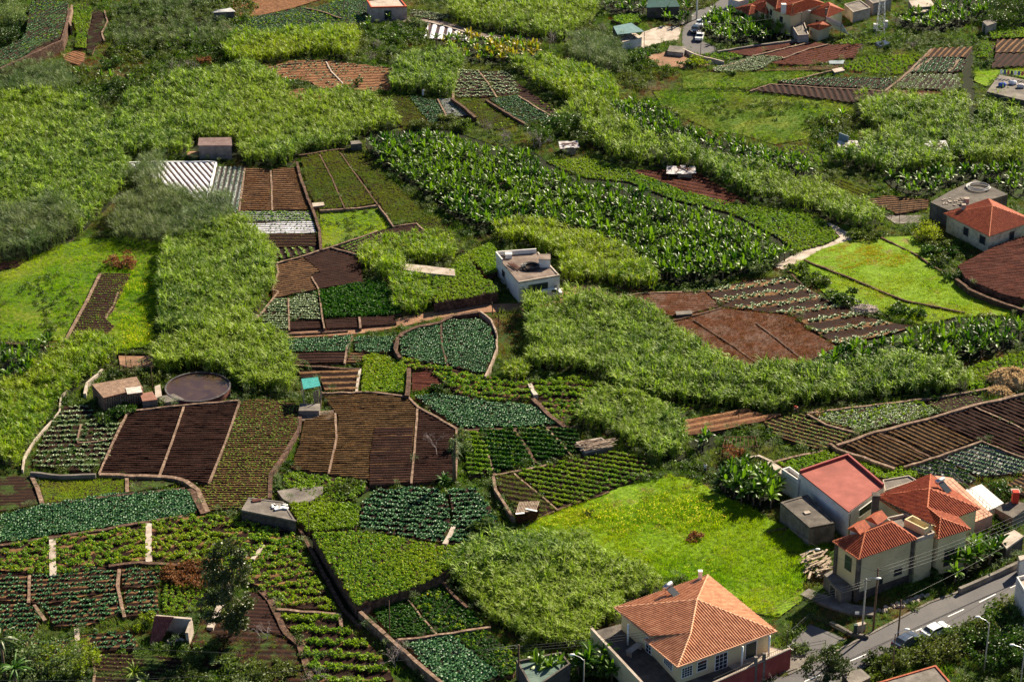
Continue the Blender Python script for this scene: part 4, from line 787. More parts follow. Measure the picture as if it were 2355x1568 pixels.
bananas([(2032,413),(2137,400),(2230,388),(2357,390),(2357,465),(2315,445),(2240,415),(2190,425),(2140,455),(2070,450)], 'bananas behind the grey hut on the right', mh=1.1, sp=1.8)
bananas([(1862,820),(1937,790),(2020,775),(2110,755),(2205,730),(2337,735),(2357,755),(2357,790),(2225,835),(2155,838),(2060,828),(1940,862),(1880,862)], 'banana row above the cane on the right', 1.55)
bananas([(0,800),(112,795),(118,812),(62,880),(0,888)], 'bananas at the left edge', mh=1.1, sp=1.8)
bananas([(1580,1015),(1640,1000),(1650,1030),(1600,1050)], 'bananas beside the pergola', 1.8, mh=.5)
bananas([(1645,1075),(1700,1062),(1750,1080),(1795,1120),(1795,1165),(1745,1180),(1690,1160),(1655,1120)], 'banana clump left of the grey store', mh=1.1, sp=1.5)
bananas([(2150,1300),(2230,1262),(2290,1240),(2330,1260),(2310,1290),(2230,1330),(2165,1355)], 'bananas between the cream house and the road', mh=1.1, sp=1.9)
bananas([(1325,1530),(1355,1500),(1400,1525),(1440,1568),(1330,1575)], 'bananas below the terrace of the peach roofed house', 1.6, mh=.8)
bananas([(1215,1545),(1285,1545),(1300,1570),(1215,1572)], 'bananas in front of the bottom tank', 1.6, mh=0)
for x, y in ((365,88),(375,105),(395,85),(410,105),(420,92),(440,108),(452,90),(475,92),(490,105),(390,118),(165,185),(182,180),(205,178),(235,190),(255,195),(280,180),(302,190),(225,200)): BAN.append((*P(x, y)[:2], 0, 'ban', 'bananas in the top left scrub'))
for x, y in ((845,75),(870,45),(892,50),(912,100),(1490,145),(1475,140),(662,200),(675,205),(688,200),(1900,290),(1920,300),(1935,280),(1905,345),(1890,320),(850,60),(2010,0)): BAN.append((*P(x, y)[:2], 0, 'ban', 'lone bananas between the upper fields'))
BAN.sort(key=lambda b: (b[0]**2 + b[1]**2 + CAM_H**2))
for k in ('ban', 'ban_y'): KIND[k]()
nind = 300
GRP = {}
near_meshes = {k: [o.data for o in KIND[k]().objects] for k in ('ban', 'ban_y')}
HERO = 46
def hero_banana(x, y, z, lab, seed):
    V, F, M, (nv, nf) = ban_geo(seed, 2.3, 11, 2.1, .62)
    e = empty('banana_plant', (x, y, z), 'broad leaved banana plant among the ' + lab, 'banana plant', rnd.uniform(0, 6.28), lab)
    MB().add(V[:nv], F[:nf]).build('stem', bark, e, smooth=True)
    a = MB(); a.add(V[nv:], [tuple(i - nv for i in f) for f in F[nf:]]); a.build('leaves', L_ban, e)
    e.scale = (1, 1, 1); return e
protos_h = []
for i, (x, y, z, k, lab) in enumerate(BAN[:nind]):
    if i < HERO:
        if i < 5: e = hero_banana(x, y, z, lab, 200 + i); protos_h.append(e)
        else:
            s = protos_h[i % 5]; e = s.copy(); COL.objects.link(e); e.location = (x, y, z); e.rotation_euler = (0, 0, rnd.uniform(0, 6.28))
            for ch in s.children:
                c = ch.copy(); COL.objects.link(c); c.parent = e
        q = rnd.uniform(.75, 1.1); e.scale = (q, q, q)
    else:
        e = bpy.data.objects.new('banana_plant', rnd.choice(near_meshes[k])); COL.objects.link(e); e.location = (x, y, z)
        q = rnd.uniform(.62, 1.0); e.scale = (q, q, q * rnd.uniform(.9, 1.15)); e.rotation_euler = (0, 0, rnd.uniform(0, 6.28))
    tag(e, ('lone banana plant, one of the ' if lab.startswith('lone') else 'broad leaved banana plant in the ') + lab, 'banana plant', lab)
for k in ('ban', 'ban_y'):
    pts = np.array([b[:3] for b in BAN[nind:] if b[3] == k])
    if len(pts): stuff('banana_plantation', pts, k, (.58, .92), 'farther banana plants of the groves and the central plantation' if k == 'ban' else 'yellowing banana plants of the far groves', 1.0, 0.08, .08)
print('BANANAS', len(BAN))
# ------------------------------------------------------------------ wild growth everywhere between the fields
def wild():
    pass

for q, nm in (([(255,30),(340,0),(600,0),(545,80),(560,120),(500,180),(400,200),(250,170)], 'top left gully'), ([(0,165),(180,150),(260,180),(330,200),(200,250),(0,240)], 'slope under the top left wall'), ([(830,60),(985,60),(975,110),(900,150),(820,130)], 'bank between the top tracks'), ([(1400,100),(1500,140),(1560,170),(1480,210),(1420,190)], 'slope left of the rough meadow'), ([(1850,280),(1960,260),(1990,330),(1910,370),(1850,330)], 'slope by the two tin huts')):
    pl = A2(q, 0); pts = rand_pts(pl, 1.7, 0); stuff('scrub', pts, 'scrub', (.8, 1.9), 'bushy scrub on the ' + nm, 1.1, .4)
# ------------------------------------------------------------------ building kit
class B:
    def __init__(s, name, label, cat, loc, group=None):
        s.loc = Vector(loc); s.e = empty(name, loc, label, cat, 0, group)
    def part(s, name, mb, mat, parent=None, smooth=False, bevel=0):
        mb.v = [(p[0] - s.loc.x, p[1] - s.loc.y, p[2] - s.loc.z) for p in mb.v]
        return mb.build(name, mat, parent or s.e, smooth=smooth, bevel=bevel)
def quadinset(pts, d):
    n = len(pts); a = sum(pts[i].x * pts[(i + 1) % n].y - pts[(i + 1) % n].x * pts[i].y for i in range(n)); sg = 1 if a > 0 else -1; out = []
    for i in range(n):
        p0, p1, p2 = pts[i - 1], pts[i], pts[(i + 1) % n]
        e1 = (p1 - p0); e1.z = 0; e1.normalize(); e2 = (p2 - p1); e2.z = 0; e2.normalize()
        n1 = Vector((-e1.y, e1.x, 0)) * sg; n2 = Vector((-e2.y, e2.x, 0)) * sg
        m = n1 + n2; k = m.length_squared / 2
        out.append(p1 + m * (d / max(.3, k)))
    return out
def edge_frame(pts, i):
    n = len(pts); a = sum(pts[k].x * pts[(k + 1) % n].y - pts[(k + 1) % n].x * pts[k].y for k in range(n)); sg = 1 if a > 0 else -1
    p, q = pts[i], pts[(i + 1) % n]; d = (q - p); d.z = 0; L = d.length; d.normalize(); return p, d, L, Vector((d.y, -d.x, 0)) * sg
def wall_panel(b, pts, i, f0, f1, z0, z1, mat, name='window', frame=None, bars=(0, 0), proud=.05, label=None):
    p, d, L, nn = edge_frame(pts, i); R3 = Matrix((d, nn, Vector((0, 0, 1)))).transposed()
    c = p + d * L * (f0 + f1) / 2; w = L * (f1 - f0); c = Vector((c.x, c.y, (z0 + z1) / 2)) ; h = z1 - z0
    o = b.part(name, MB().box(c + nn * proud / 2, (w, proud, h), rot=R3), mat)
    if label: o['label'] = label
    if frame:
        m = MB(); t = .09
        for sx in (-1, 1): m.box(c + d * sx * (w / 2 + t / 2) + nn * (proud + .02) / 2, (t, proud + .04, h + 2 * t), rot=R3)
        for sz in (-1, 1): m.box(c + Vector((0, 0, sz * (h / 2 + t / 2))) + nn * (proud + .02) / 2, (w, proud + .03, t), rot=R3)
        for k in range(1, bars[0] + 1): m.box(c + d * w * (k / (bars[0] + 1) - .5) + nn * (proud + .01), (.05, .03, h), rot=R3)
        for k in range(1, bars[1] + 1): m.box(c + Vector((0, 0, h * (k / (bars[1] + 1) - .5))) + nn * (proud + .012), (w, .03, .04), rot=R3)
        m.v = [(q[0] - b.loc.x, q[1] - b.loc.y, q[2] - b.loc.z) for q in m.v]; m.build('frame', frame, o)
    return o
def flatb(name, label, cat, pix, h, wm, rm, z0=0.0, par=0, parm=None, part_=.2, edges=None, overhang=0, thick=.18):
    pts = [P(x, y, h) for x, y in pix]; c = sum(pts, Vector()) / len(pts); b = B(name, label, cat, (c.x, c.y, z0)); b.pts = pts
    b.part('wall', MB().prism([(p.x, p.y) for p in (quadinset(pts, overhang) if overhang else pts)], z0 - .5, h - thick, bottom=False), wm)
    b.part('roof', MB().prism([(p.x, p.y) for p in quadinset(pts, .02 if par else -.03)], h - thick, h), rm)
    if par:
        m = MB(); n = len(pts)
        for i in (edges if edges is not None else range(n)):
            p, d, L, nn = edge_frame(pts, i); R3 = Matrix((d, nn, Vector((0, 0, 1)))).transposed(); c = p + d * L / 2 - nn * part_ / 2
            m.box(Vector((c.x, c.y, h - .1 + (par + .1) / 2 + .0015 * i)), (L - .004 * i, part_, par + .1), rot=R3)
        b.part('parapet', m, parm or wm)
    return b
def corrugate(facets, period=.38, amp=.17):
    """roof slopes as real rows of tiles running down the slope"""
    VV = []; FF = []; base = 0
    for f in facets:
        pts = [Vector(p) for p in f]; n = (pts[1] - pts[0]).cross(pts[2] - pts[0]).normalized()
        if n.z < 0: n = -n
        e = Vector((0, 0, 1)).cross(n).normalized(); dwn = e.cross(n).normalized(); o = pts[0]
        poly = np.array([[(p - o).dot(dwn), (p - o).dot(e)] for p in pts])
        V, Q, _ = scanfill(poly, 0.0, period / 10, 1.2)
        hh = np.abs(np.sin(V[:, 1] / period * math.pi)) * amp + (np.modf(np.abs(V[:, 0]) / .38)[0]) * .0
        W = np.array(o)[None] + V[:, :1] * np.array(dwn)[None] + V[:, 1:] * np.array(e)[None] + hh[:, None] * np.array(n)[None]
        VV.append(W); FF.append(Q + base); base += len(W)
    m = MB(); m.v = [tuple(map(float, p)) for p in np.concatenate(VV)]; m.f = [tuple(map(int, q)) for q in np.concatenate(FF)]; m.m = [0] * len(m.f); return m
def ridge(b, lines, mat, r=.13):
    m = MB()
    for a, c in lines:
        a, c = Vector(a), Vector(c); n = max(1, int((c - a).length / .42))
        for i in range(n):
            p = a.lerp(c, i / n); q = a.lerp(c, (i + 1) / n); m.tube([p + Vector((0, 0, .02)), q + Vector((0, 0, .05))], [r * .85, r], 6)
    return b.part('ridge_tiles', m, mat)
def P3(t): return P(t[0], t[1], t[2])
def tiledroof(b, facets, tm, cm, ridges, soffit=None, period=.38):
    fs = [[P3(p) for p in f] for f in facets]
    b.part('roof', corrugate(fs, period), tm)
    u = MB()
    for f in fs:
        n = (f[1] - f[0]).cross(f[2] - f[0]).normalized(); n = -n if n.z < 0 else n
        g = [p - n * (p - f[0]).dot(n) - n * .03 for p in f]; u.add(g, [tuple(range(len(g)))])
    b.part('roof_lining', u, soffit or cream)
    # eave edge boards
    ridge(b, [(P3(a), P3(c)) for a, c in ridges], cm)
def hipb(name, label, cat, eaves, apex, zr, h, wm, tm, cm, inset=.5, ridge2=None, z0=0.0):
    """hipped house: 4 eave corners (photo pixels at height h), apex or two ridge ends"""
    E = [P(x, y, h) for x, y in eaves]; c = sum(E, Vector()) / 4; b = B(name, label, cat, (c.x, c.y, z0)); b.pts = quadinset(E, inset)
    b.part('wall', MB().prism([(p.x, p.y) for p in b.pts], z0 - .5, h + .05, bottom=False), wm)
    T = [(x, y, h) for x, y in eaves]; a = (*apex, zr)
    if ridge2 is None: fac = [[T[i], T[(i + 1) % 4], a] for i in range(4)]; rl = [(T[i], a) for i in range(4)]
    else:
        a2 = (*ridge2, zr); fac = [[T[0], T[1], a], [T[1], T[2], a2, a], [T[2], T[3], a2], [T[3], T[0], a, a2]]
        rl = [(T[0], a), (T[1], a), (T[2], a2), (T[3], a2), (a, a2)]
    tiledroof(b, fac, tm, cm, rl); return b
def solar(b, c, d, mat=galv, tilt=.5):
    """roof water heater: silver tank on a stand with a sloping collector"""
    c = Vector(c); d = Vector(d).normalized(); s = Vector((-d.y, d.x, 0))
    t = b.part('water_heater_tank', MB().tube([c - s * .75 + Vector((0, 0, 1.1)), c + s * .75 + Vector((0, 0, 1.1))], .33, 12), mat, smooth=True)
    m = MB(); R3 = Matrix((s, d * math.cos(tilt) - Vector((0, 0, math.sin(tilt))), (d * math.sin(tilt) + Vector((0, 0, math.cos(tilt)))))).transposed()
    m.box(c + d * 1.0 + Vector((0, 0, .45)), (1.2, 1.9, .08), rot=R3); b.part('collector_panel', m, glass)
    f = MB()
    for k in (-.5, .5): f.bar(c + s * k, c + s * k + Vector((0, 0, 1)), .05, .05); f.bar(c + s * k + Vector((0, 0, .9)), c + s * k + d * 1.8, .05, .05)
    b.part('stand', f, steel)
# ------------------------------------------------------------------ BUILDINGS
# peach roofed house on its terrace, bottom
zt, ze = 2.4, 5.6
tp = [(1360,1444),(1430,1425),(1600,1440),(1815,1498),(1640,1572),(1560,1605),(1478,1572)]
b = B('house', 'cream house with a wide peach tiled roof on a walled terrace', 'house', P(1600,1480,zt))
b.part('patio', MB().prism([(p.x, p.y) for p in [P(x, y, zt + .02) for x, y in [(1625,1500),(1700,1470),(1806,1497),(1700,1546)]]], zt - .1, zt + .02), [pale])
b.part('terrace_floor', MB().prism([(p.x, p.y) for p in [P(x, y, zt) for x, y in [(1362,1452),(1440,1430),(1620,1440),(1812,1497),(1630,1580),(1560,1612),(1482,1578)]]], -.5, zt), [dconc])
E1 = {'L': (1412,1397,ze), 'A': (1628,1322,ze), 'R': (1787,1452,ze), 'F': (1558,1535,ze), 'K': (1497,1469,ze), 'W0': (1480,1470,ze-.25), 'B': (1603,1379,7.6), 'W': (1588,1457,6.9)}
e = E1
wl = [P3(e[k]) for k in ('L', 'A', 'R', 'F', 'K')]
wl = quadinset(wl, .75)
b.part('wall', MB().prism([(p.x, p.y) for p in wl], zt - .3, ze - .02, bottom=False), cream)
tiledroof(b, [[e['L'], e['B'], e['A']], [e['A'], e['R'], e['B']], [e['B'], e['R'], e['F'], e['W']], [e['W'], e['F'], e['W0']], [e['L'], e['B'], e['W'], e['K']]], tile_p, tile_cap_p,
          [(e['L'], e['B']), (e['A'], e['B']), (e['R'], e['B']), (e['B'], e['W']), (e['W'], e['F']), (e['F'], e['R']), (e['L'], e['K']), (e['W0'], e['F'])], period=.38)
fr = plain('white_frame', (.78, .78, .76), .4)
wall_panel(b, wl, 2, .70, .80, zt + .9, zt + 2.3, glass, 'window', fr, (0, 2))
wall_panel(b, wl, 2, .47, .60, zt + .05, zt + 2.3, glass, 'door', fr, (2, 3))
wall_panel(b, wl, 2, .14, .26, zt + .05, zt + 2.4, shutter, 'door', fr, (0, 0))
wall_panel(b, wl, 3, .28, .62, zt + .9, zt + 2.3, glass, 'window', fr, (3, 3))
wall_panel(b, wl, 2, .86, .97, zt + .8, zt + 2.2, glass, 'window', fr, (3, 3))
wall_panel(b, wl, 4, .12, .26, zt + .05, zt + 2.2, glass, 'door', fr, (1, 3))
m = MB()
for x, y in ((1770,1462),(1708,1487),(1445,1436)):
    q = P(x, y, ze - .1); m.tube([(q.x, q.y, zt), (q.x, q.y, ze - .05)], .14, 8)
b.part('pillars', m, fr, smooth=True)
# parapet along the left terrace edge and cream boundary pieces
m = MB(); a1, a2, a3 = P(1360,1444,zt+1.0), P(1482,1575,zt+1.0), P(1358,1500,0)
d = (a2 - a1); m.bar((a1.x, a1.y, (zt + 1) / 2 - .2), (a2.x, a2.y, (zt + 1) / 2 - .2), .25, zt + 1.4); b.part('terrace_wall', m, cream)
m = MB(); m.bar(Vector((a1.x, a1.y, zt + 1.05)), Vector((a2.x, a2.y, zt + 1.05)), .36, .08); b.part('wall_coping', m, pale)
m = MB(); q = P(1458,1500,zt); m.box(q + Vector((0, 0, .78)), (2.6, .9, .08), rz=.9); 
for k in (-1.1, 1.1): m.box(q + Vector((math.cos(.9) * k, math.sin(.9) * k, .37)), (.12, .8, .74), rz=.9)
b.part('counter', m, pale)
c = P(1610,1331,ze + .3); b.part('chimney', MB().box(c + Vector((0, 0, .5)), (.5, .5, 1.4)).box(c + Vector((0, 0, 1.25)), (.6, .6, .12)), white)
q1 = P(1535,1362,6.5); solar(b, q1, (.6, -.5, 0))
# maroon front wall with gate
def front_wall():
    fb = B('garden_wall', 'low maroon wall with white topped railing and gate in front of the peach roofed house', 'wall', P(1725,1530))
    a, c = P(1818,1490,3.1), P(1640,1570,3.1); m = MB(); m.bar((a.x, a.y, 1.4), (c.x, c.y, 1.4), .25, 3.4); fb.part('wall', m, pinktrim)
    m = MB(); m.bar((a.x, a.y, 3.14), (c.x, c.y, 3.14), .34, .08); fb.part('coping', m, pale)
    m = MB(); n = 40
    for i in range(n): p = a.lerp(c, i / n); m.box((p.x, p.y, 3.45), (.03, .03, .6))
    m.bar((a.x, a.y, 3.75), (c.x, c.y, 3.75), .04, .04); fb.part('railing', m, steel)
    m = MB(); g = a.lerp(c, .35); d = (c - a).normalized()
    for k in (0, 1.4): m.box((g.x + d.x * k, g.y + d.y * k, 2.0), (.42, .42, 4.4))
    fb.part('gate_pillar', m, conc)
front_wall()
# cream house with red tiled roofs
z = 6.9; zr = 8.5
W1 = [(1915,1245,z),(1975,1287,z),(2110,1240,z),(2050,1198,z)]
b = B('house', 'tall cream house with red tiled roofs and grey plinth beside the road', 'house', P(1972,1392))
w1 = quadinset([P3(p) for p in W1], .45)
b.part('wall', MB().prism([(p.x, p.y) for p in w1], 1.2, z - .02, bottom=False), cream2)
b.part('plinth', MB().prism([(p.x, p.y) for p in quadinset(w1, -.04)], -.5, 1.25), blackwall)
for i in (0, 1, 2): q = w1[i]; b.part('corner_pilaster', MB().box((q.x, q.y, 3.3), (.5, .5, 7.1), rz=.75), dconc)
tiledroof(b, [[W1[0], W1[1], (1989,1224,zr)], [W1[1], W1[2], (2050,1201,zr), (1989,1224,zr)], [W1[2], W1[3], (2050,1201,zr)], [W1[3], W1[0], (1989,1224,zr), (2050,1201,zr)]], tile_r, tile_cap_r,
          [(W1[0], (1989,1224,zr)), (W1[1], (1989,1224,zr)), (W1[2], (2050,1201,zr)), ((1989,1224,zr), (2050,1201,zr)), (W1[0], W1[1])])
wall_panel(b, w1, 0, .42, .68, 3.9, 5.9, shutter, 'window', dconc)
wall_panel(b, w1, 1, .42, .47, 1.4, 2.1, glass, 'window', dconc); wall_panel(b, w1, 1, .70, .83, 1.9, 2.9, glass, 'window', dconc)
for x, y, s in ((1975,1214,.0), (2015,1192,.4)):      # little dormer roofs
    c = P(x, y, 8.4); m = MB(); m.box(c - Vector((0, 0, .6)), (1.6, 1.6, 1.2), rz=.85); b.part('dormer_wall', m, white)
    m = MB(); r3 = Matrix.Rotation(.85, 3, 'Z'); vs = [c + r3 @ Vector(p) for p in ((-1.3,-1.1,0),(1.3,-1.1,0),(1.3,1.1,0),(-1.3,1.1,0),(-1.3,0,.8),(1.3,0,.8))]
    m.add(vs, [(0,1,5,4),(2,3,4,5),(0,4,3),(1,2,5),(3,2,1,0)]); b.part('dormer_roof', m, tile_r)
# middle section with roof terrace and planter
zm = 6.7; W2 = [P(x, y, zm) for x, y in ((2038,1195),(2085,1185),(2148,1228),(2108,1243))]
b.part('wall', MB().prism([(p.x, p.y) for p in W2], -.4, zm - .25, bottom=False), cream2)
b.part('terrace_floor', MB().prism([(p.x, p.y) for p in W2], zm - .25, zm - .1), conc)
m = MB()
for i in range(4):
    p, q = W2[i], W2[(i + 1) % 4]; m.bar((p.x, p.y, zm + .05), (q.x, q.y, zm + .05), .22, .6 + .004 * i)
b.part('terrace_wall', m, pale)
c = P(2112,1208,zm + .5); R3 = Matrix.Rotation(-.85, 3, 'Z'); m = MB()
for dx, dy, sx, sy in ((0,.75,3.6,.2),(0,-.75,3.6,.2),(1.7,0,.2,1.3),(-1.7,0,.2,1.3)): m.box(c + R3 @ Vector((dx, dy, 0)), (sx, sy, 1.1), rot=R3)
b.part('planter', m, cream)
# back section
z = 6.2; zr = 7.9
V2 = {'L': (2013,1142,z), 'A': (2140,1091,z), 'R': (2255,1170,z), 'C': (2203,1189,z), 'WR': (2232,1217,z), 'F': (2158,1240,z), 'T': (2137,1124,zr), 'T2': (2133,1167,zr), 'T3': (2163,1191,zr - .2)}
v = V2; wb = quadinset([P3(v[k]) for k in ('L', 'A', 'R', 'C', 'WR', 'F')], .4)
b.part('wall', MB().prism([(p.x, p.y) for p in wb], -.4, z - .02, bottom=False), cream2)
tiledroof(b, [[v['L'], v['T'], v['A']], [v['A'], v['R'], v['T']], [v['T'], v['R'], v['C'], v['T2']], [v['T2'], v['C'], v['WR'], v['T3']], [v['T3'], v['WR'], v['F']], [v['L'], v['T'], v['T2'], v['F']], [v['F'], v['T2'], v['T3']]], tile_r, tile_cap_r,
          [(v['L'], v['T']), (v['A'], v['T']), (v['R'], v['T']), (v['T'], v['T2']), (v['T2'], v['T3']), (v['T3'], v['F']), (v['T3'], v['WR']), (v['L'], v['F'])])
wall_panel(b, wb, 4, .40, .72, 1.2, 3.6, glass, 'window', dconc, (1, 0))
solar(b, P(2160,1120,7.2), (.5, -.6, 0))
c = P(2013,1162,6.4); b.part('chimney', MB().box(c + Vector((0, 0, -.5)), (.9, .9, 4.2)).box(c + Vector((0, 0, 1.75)), (1.1, 1.1, .2)), dconc)
TR = [P(x, y, 3.6) for x, y in ((2150,1093),(2190,1098),(2283,1183),(2228,1205))]
m = MB().prism([(p.x, p.y) for p in TR], -.4, 3.6); b.part('balcony_floor', m, surf('salmon_floor', (.50, .26, .18), (.42, .21, .14), (.58, .32, .22), .6, .8, .01))
m = MB()
for i in range(1, 3):
    p, q = TR[i], TR[(i + 1) % 4]; n = int((q - p).length / .9)
    for k in range(n + 1): t = p.lerp(q, k / n); m.tube([t, t + Vector((0, 0, 1))], .025, 4)
    for hh in (.5, 1.0): m.bar(p + Vector((0, 0, hh)), q + Vector((0, 0, hh)), .04, .04)
b.part('railing', m, steel)
m = MB(); 
for (x, y, s) in ((1915,1305,1), (1880,1310,0)): pass
# side steps and low wall left of the cream house
sb = B('annex', 'low concrete annex with a dark door at the foot of the cream house', 'annex', P(1925,1345))
sp = [P(x, y, 2.0) for x, y in ((1895,1320),(1915,1310),(1960,1352),(1935,1362))]
sb.part('wall', MB().prism([(p.x, p.y) for p in sp], -.4, 2.0), conc); wall_panel(sb, sp, 3, .3, .6, .2, 1.6, glass, 'door', pale)
# pink roofed hall
b = flatb('hall', 'long white hall with a flat pink roof and maroon parapet', 'building', [(1838,1086),(1950,1048),(2033,1118),(1952,1177)], 4.6, white, pinkroof, 0, .45, pinktrim, .3, edges=(0, 1))
wall_panel(b, b.pts, 2, .35, .7, 2.4, 3.6, glass, 'window', fr)
b.part('downpipe', MB().tube([b.pts[3] + Vector((.2, -.3, -4.6)), b.pts[3] + Vector((.2, -.3, -.2))], .06, 6), steel)
b = flatb('annex', 'small white walled yard left of the pink roofed hall', 'annex', [(1797,1086),(1815,1080),(1848,1104),(1836,1112)], 3.0, white, conc, 0, .6, white, .2)
b = flatb('store', 'grey concrete store with a dark flat roof in the shade of the pink roofed hall', 'shed', [(1795,1156),(1857,1138),(1921,1203),(1862,1214)], 3.0, conc, dconc, 0, .12, dconc, .3)
b.part('roof_hatch', MB().box(P(1856,1178,3.1), (.9, .7, .15), rz=.4), pale)
b = flatb('annex', 'grey flat roof terrace with a green railing behind the red tiled roofs', 'annex', [(2030,1105),(2090,1095),(2108,1106),(2035,1130)], 3.5, pale, conc, 0, .2, pale, .15)
b = flatb('terrace', 'white paved terrace right of the red tiled roofs', 'terrace', [(2220,1126),(2257,1113),(2308,1156),(2262,1180)], 2.2, white, white, 0)
b = flatb('outhouse', 'dark grey concrete outhouse with a red chimney at the right edge', 'outhouse', [(2288,1168),(2330,1150),(2370,1160),(2330,1190)], 2.6, conc, dconc, 0)
b.part('chimney', MB().box(P(2335,1143,3.4) , (.9, .9, 2.0)), surf('red_paint', (.45, .05, .03), None, None)); b.part('chimney_cap', MB().box(P(2335,1132,3.9) + Vector((0, 0, .2)), (1.2, 1.2, .25)), pale)
b = flatb('shelter', 'beige slab roofed shelter above the road bananas', 'shelter', [(2295,1236),(2333,1218),(2354,1232),(2315,1260)], 2.3, blackwall, pale, 0, thick=.3)
b = flatb('house', 'white walled house cut by the right edge beside the road', 'house', [(2337,1333),(2380,1322),(2420,1350),(2360,1372)], 5.0, white, pale, 0, .5, white, .2)
b = flatb('gate_post', 'white roadside gate pillar at the right edge', 'pillar', [(2342,1278),(2358,1275),(2362,1284),(2346,1288)], 2.6, white, pale, 0)
# white flat roofed house in the middle
h = 3.8
b = flatb('house', 'white house with a grey flat roof and dark green garage door amid the fields', 'house', [(1193,650),(1287,634),(1238,581),(1141,588)], h, white, surf('weathered_roof', (.17, .125, .105), (.10, .075, .065), (.25, .19, .16), .5, .9, .03), 0, .15, pale, .25, edges=(0, 1))
b.part('roof_wall', MB().bar(b.pts[2].lerp(b.pts[3], .05) + Vector((0, 0, .35)), b.pts[3] + Vector((0, 0, .35)), .25, .9).bar(b.pts[3] + Vector((0, 0, .33)), b.pts[3].lerp(b.pts[0], .28) + Vector((0, 0, .33)), .24, .88), white)
wall_panel(b, b.pts, 0, .25, .70, .1, 2.9, shutter, 'garage_door', dconc, (1, 0))
wall_panel(b, b.pts, 0, .86, .93, 1.5, 2.1, pale, 'window', white)
wall_panel(b, b.pts, 3, .28, .40, 1.4, 2.6, glass, 'window', pale)
c = P(1252,610,h); b.part('stair_hut', MB().box(c + Vector((0, 0, .75)), (2.0, 2.2, 1.6), rz=.0), white); b.part('hut_roof', MB().box(c + Vector((0, 0, 1.6)), (2.15, 2.35, .1)), MATS['weathered_roof'])
c = P(1170,592,h); b.part('tank_box', MB().box(c + Vector((0, 0, .4)), (1.2, 1.1, .8)), white)
def hose(name, label, c, r, n, mat, rr=.075):
    m = MB()
    for k in range(n):
        q = r * rnd.uniform(.75, 1.05); o = Vector((rnd.uniform(-.15, .15), rnd.uniform(-.15, .15), (.08 + .06 * k))); el = rnd.uniform(.85, 1.1)
        m.tube([c + o + Vector((q * math.cos(t / 20 * 6.283), q * el * math.sin(t / 20 * 6.283), 0)) for t in range(21)], rr, 5)
    return tag(m.build(name, mat, smooth=True), label, 'hose')
hose('hose_coil', 'coil of black water hose on the roof of the white flat roofed house', P(1220,616,h), 1.5, 9, plain('black_hose', (.015, .015, .016), .4))
hose('hose_coil', 'loops of pale pipe on the dark concrete roof behind the red hip roofed house', P(2250,432,3.5), 2.2, 7, plain('grey_pipe', (.35, .34, .33), .5), .06)
m = MB(); c = P(1182,615,h)
for k in range(9): a = c + Vector((rnd.uniform(-.5, .5), rnd.uniform(-.3, .3), .1 + .05 * k)); m.bar(a + Vector((-.6, 1.1, 0)), a + Vector((.6, -1.1, 0)), .12, .05)
tag(m.build('plank_pile', rust), 'pile of red brown boards on the white house roof', 'boards')
# red hip roofed house at the right edge and the grey roof behind
h = 3.5
b = hipb('house', 'old cream house with a red pyramid roof at the right edge', 'house', [(2170,492),(2275,545),(2380,509),(2273,458)], (2282,474), 5.6, h, surf('stained_cream', (.60, .50, .33), (.34, .29, .22), (.68, .58, .40), .9, .85, .02), tile_r, tile_cap_r, .5)
wall_panel(b, b.pts, 0, .42, .52, 1.3, 2.7, glass, 'window', dconc); wall_panel(b, b.pts, 0, .80, .92, 1.3, 2.7, glass, 'window', dconc); wall_panel(b, b.pts, 1, .5, .6, 1.2, 2.6, glass, 'window', dconc)
b.part('chimney', MB().box(P(2216,478,4.6), (.8, .8, 1.4)), pale)
b = flatb('building', 'unfinished building with a dark concrete roof behind the red pyramid roof', 'building', [(2140,465),(2185,440),(2243,413),(2318,447),(2240,470),(2182,484)], 3.4, dconc, dconc, 0)
b.part('roof_tank', MB().tube([P(2222,468,3.4), P(2222,468,3.4) + Vector((0, 0, 1.1))], .55, 12), pale)
b.part('rubble', (lambda m: [m.box(P(rnd.uniform(2170,2215), rnd.uniform(455,472), 3.5), (rnd.uniform(.2,.9), .2, .15), rz=rnd.uniform(0,3)) for _ in range(22)] and m)(MB()), pale)
b = flatb('building', 'concrete roof crowded with laundry at the right edge', 'building', [(2270,211),(2298,172),(2385,190),(2385,238)], 4.0, blackwall, conc, 0)
m = MB(); a = P(2298,165,5.2); c = P(2375,172,5.2)
for p in (a, c): m.tube([(p.x, p.y, 4), (p.x, p.y, 5.8)], .04, 5)
m.bar((a.x, a.y, 5.7), (c.x, c.y, 5.7), .03, .03); b.part('washing_line', m, steel)
for i in range(9):
    t = (i + .6) / 9.5; p = a.lerp(c, t); q = MB().box((p.x, p.y, 5.2), (.55, .03, .9), rz=.1)
    o = q.build('laundry', plain('cloth_%d' % (i % 4), ((.7, .7, .72), (.08, .12, .3), (.45, .1, .1), (.03, .04, .06))[i % 4], .9)); tag(o, ('white', 'blue', 'red', 'black')[i % 4] + ' clothes hanging on the line above the concrete roof', 'laundry', 'laundry on the line')
for (x, y, col, nm) in ((2305,195,(.05,.1,.4),'blue'),(2330,190,(.6,.6,.65),'white'),(2348,198,(.55,.5,.5),'grey')):
    m = MB().ball(P(x, y, 4.4), (1.0, .7, .5), 0, 8, 5, .15); tag(m.build('cloth_heap', plain('heap_' + nm, col, .9)), nm + ' heap of cloths on the laundry roof', 'cloths')
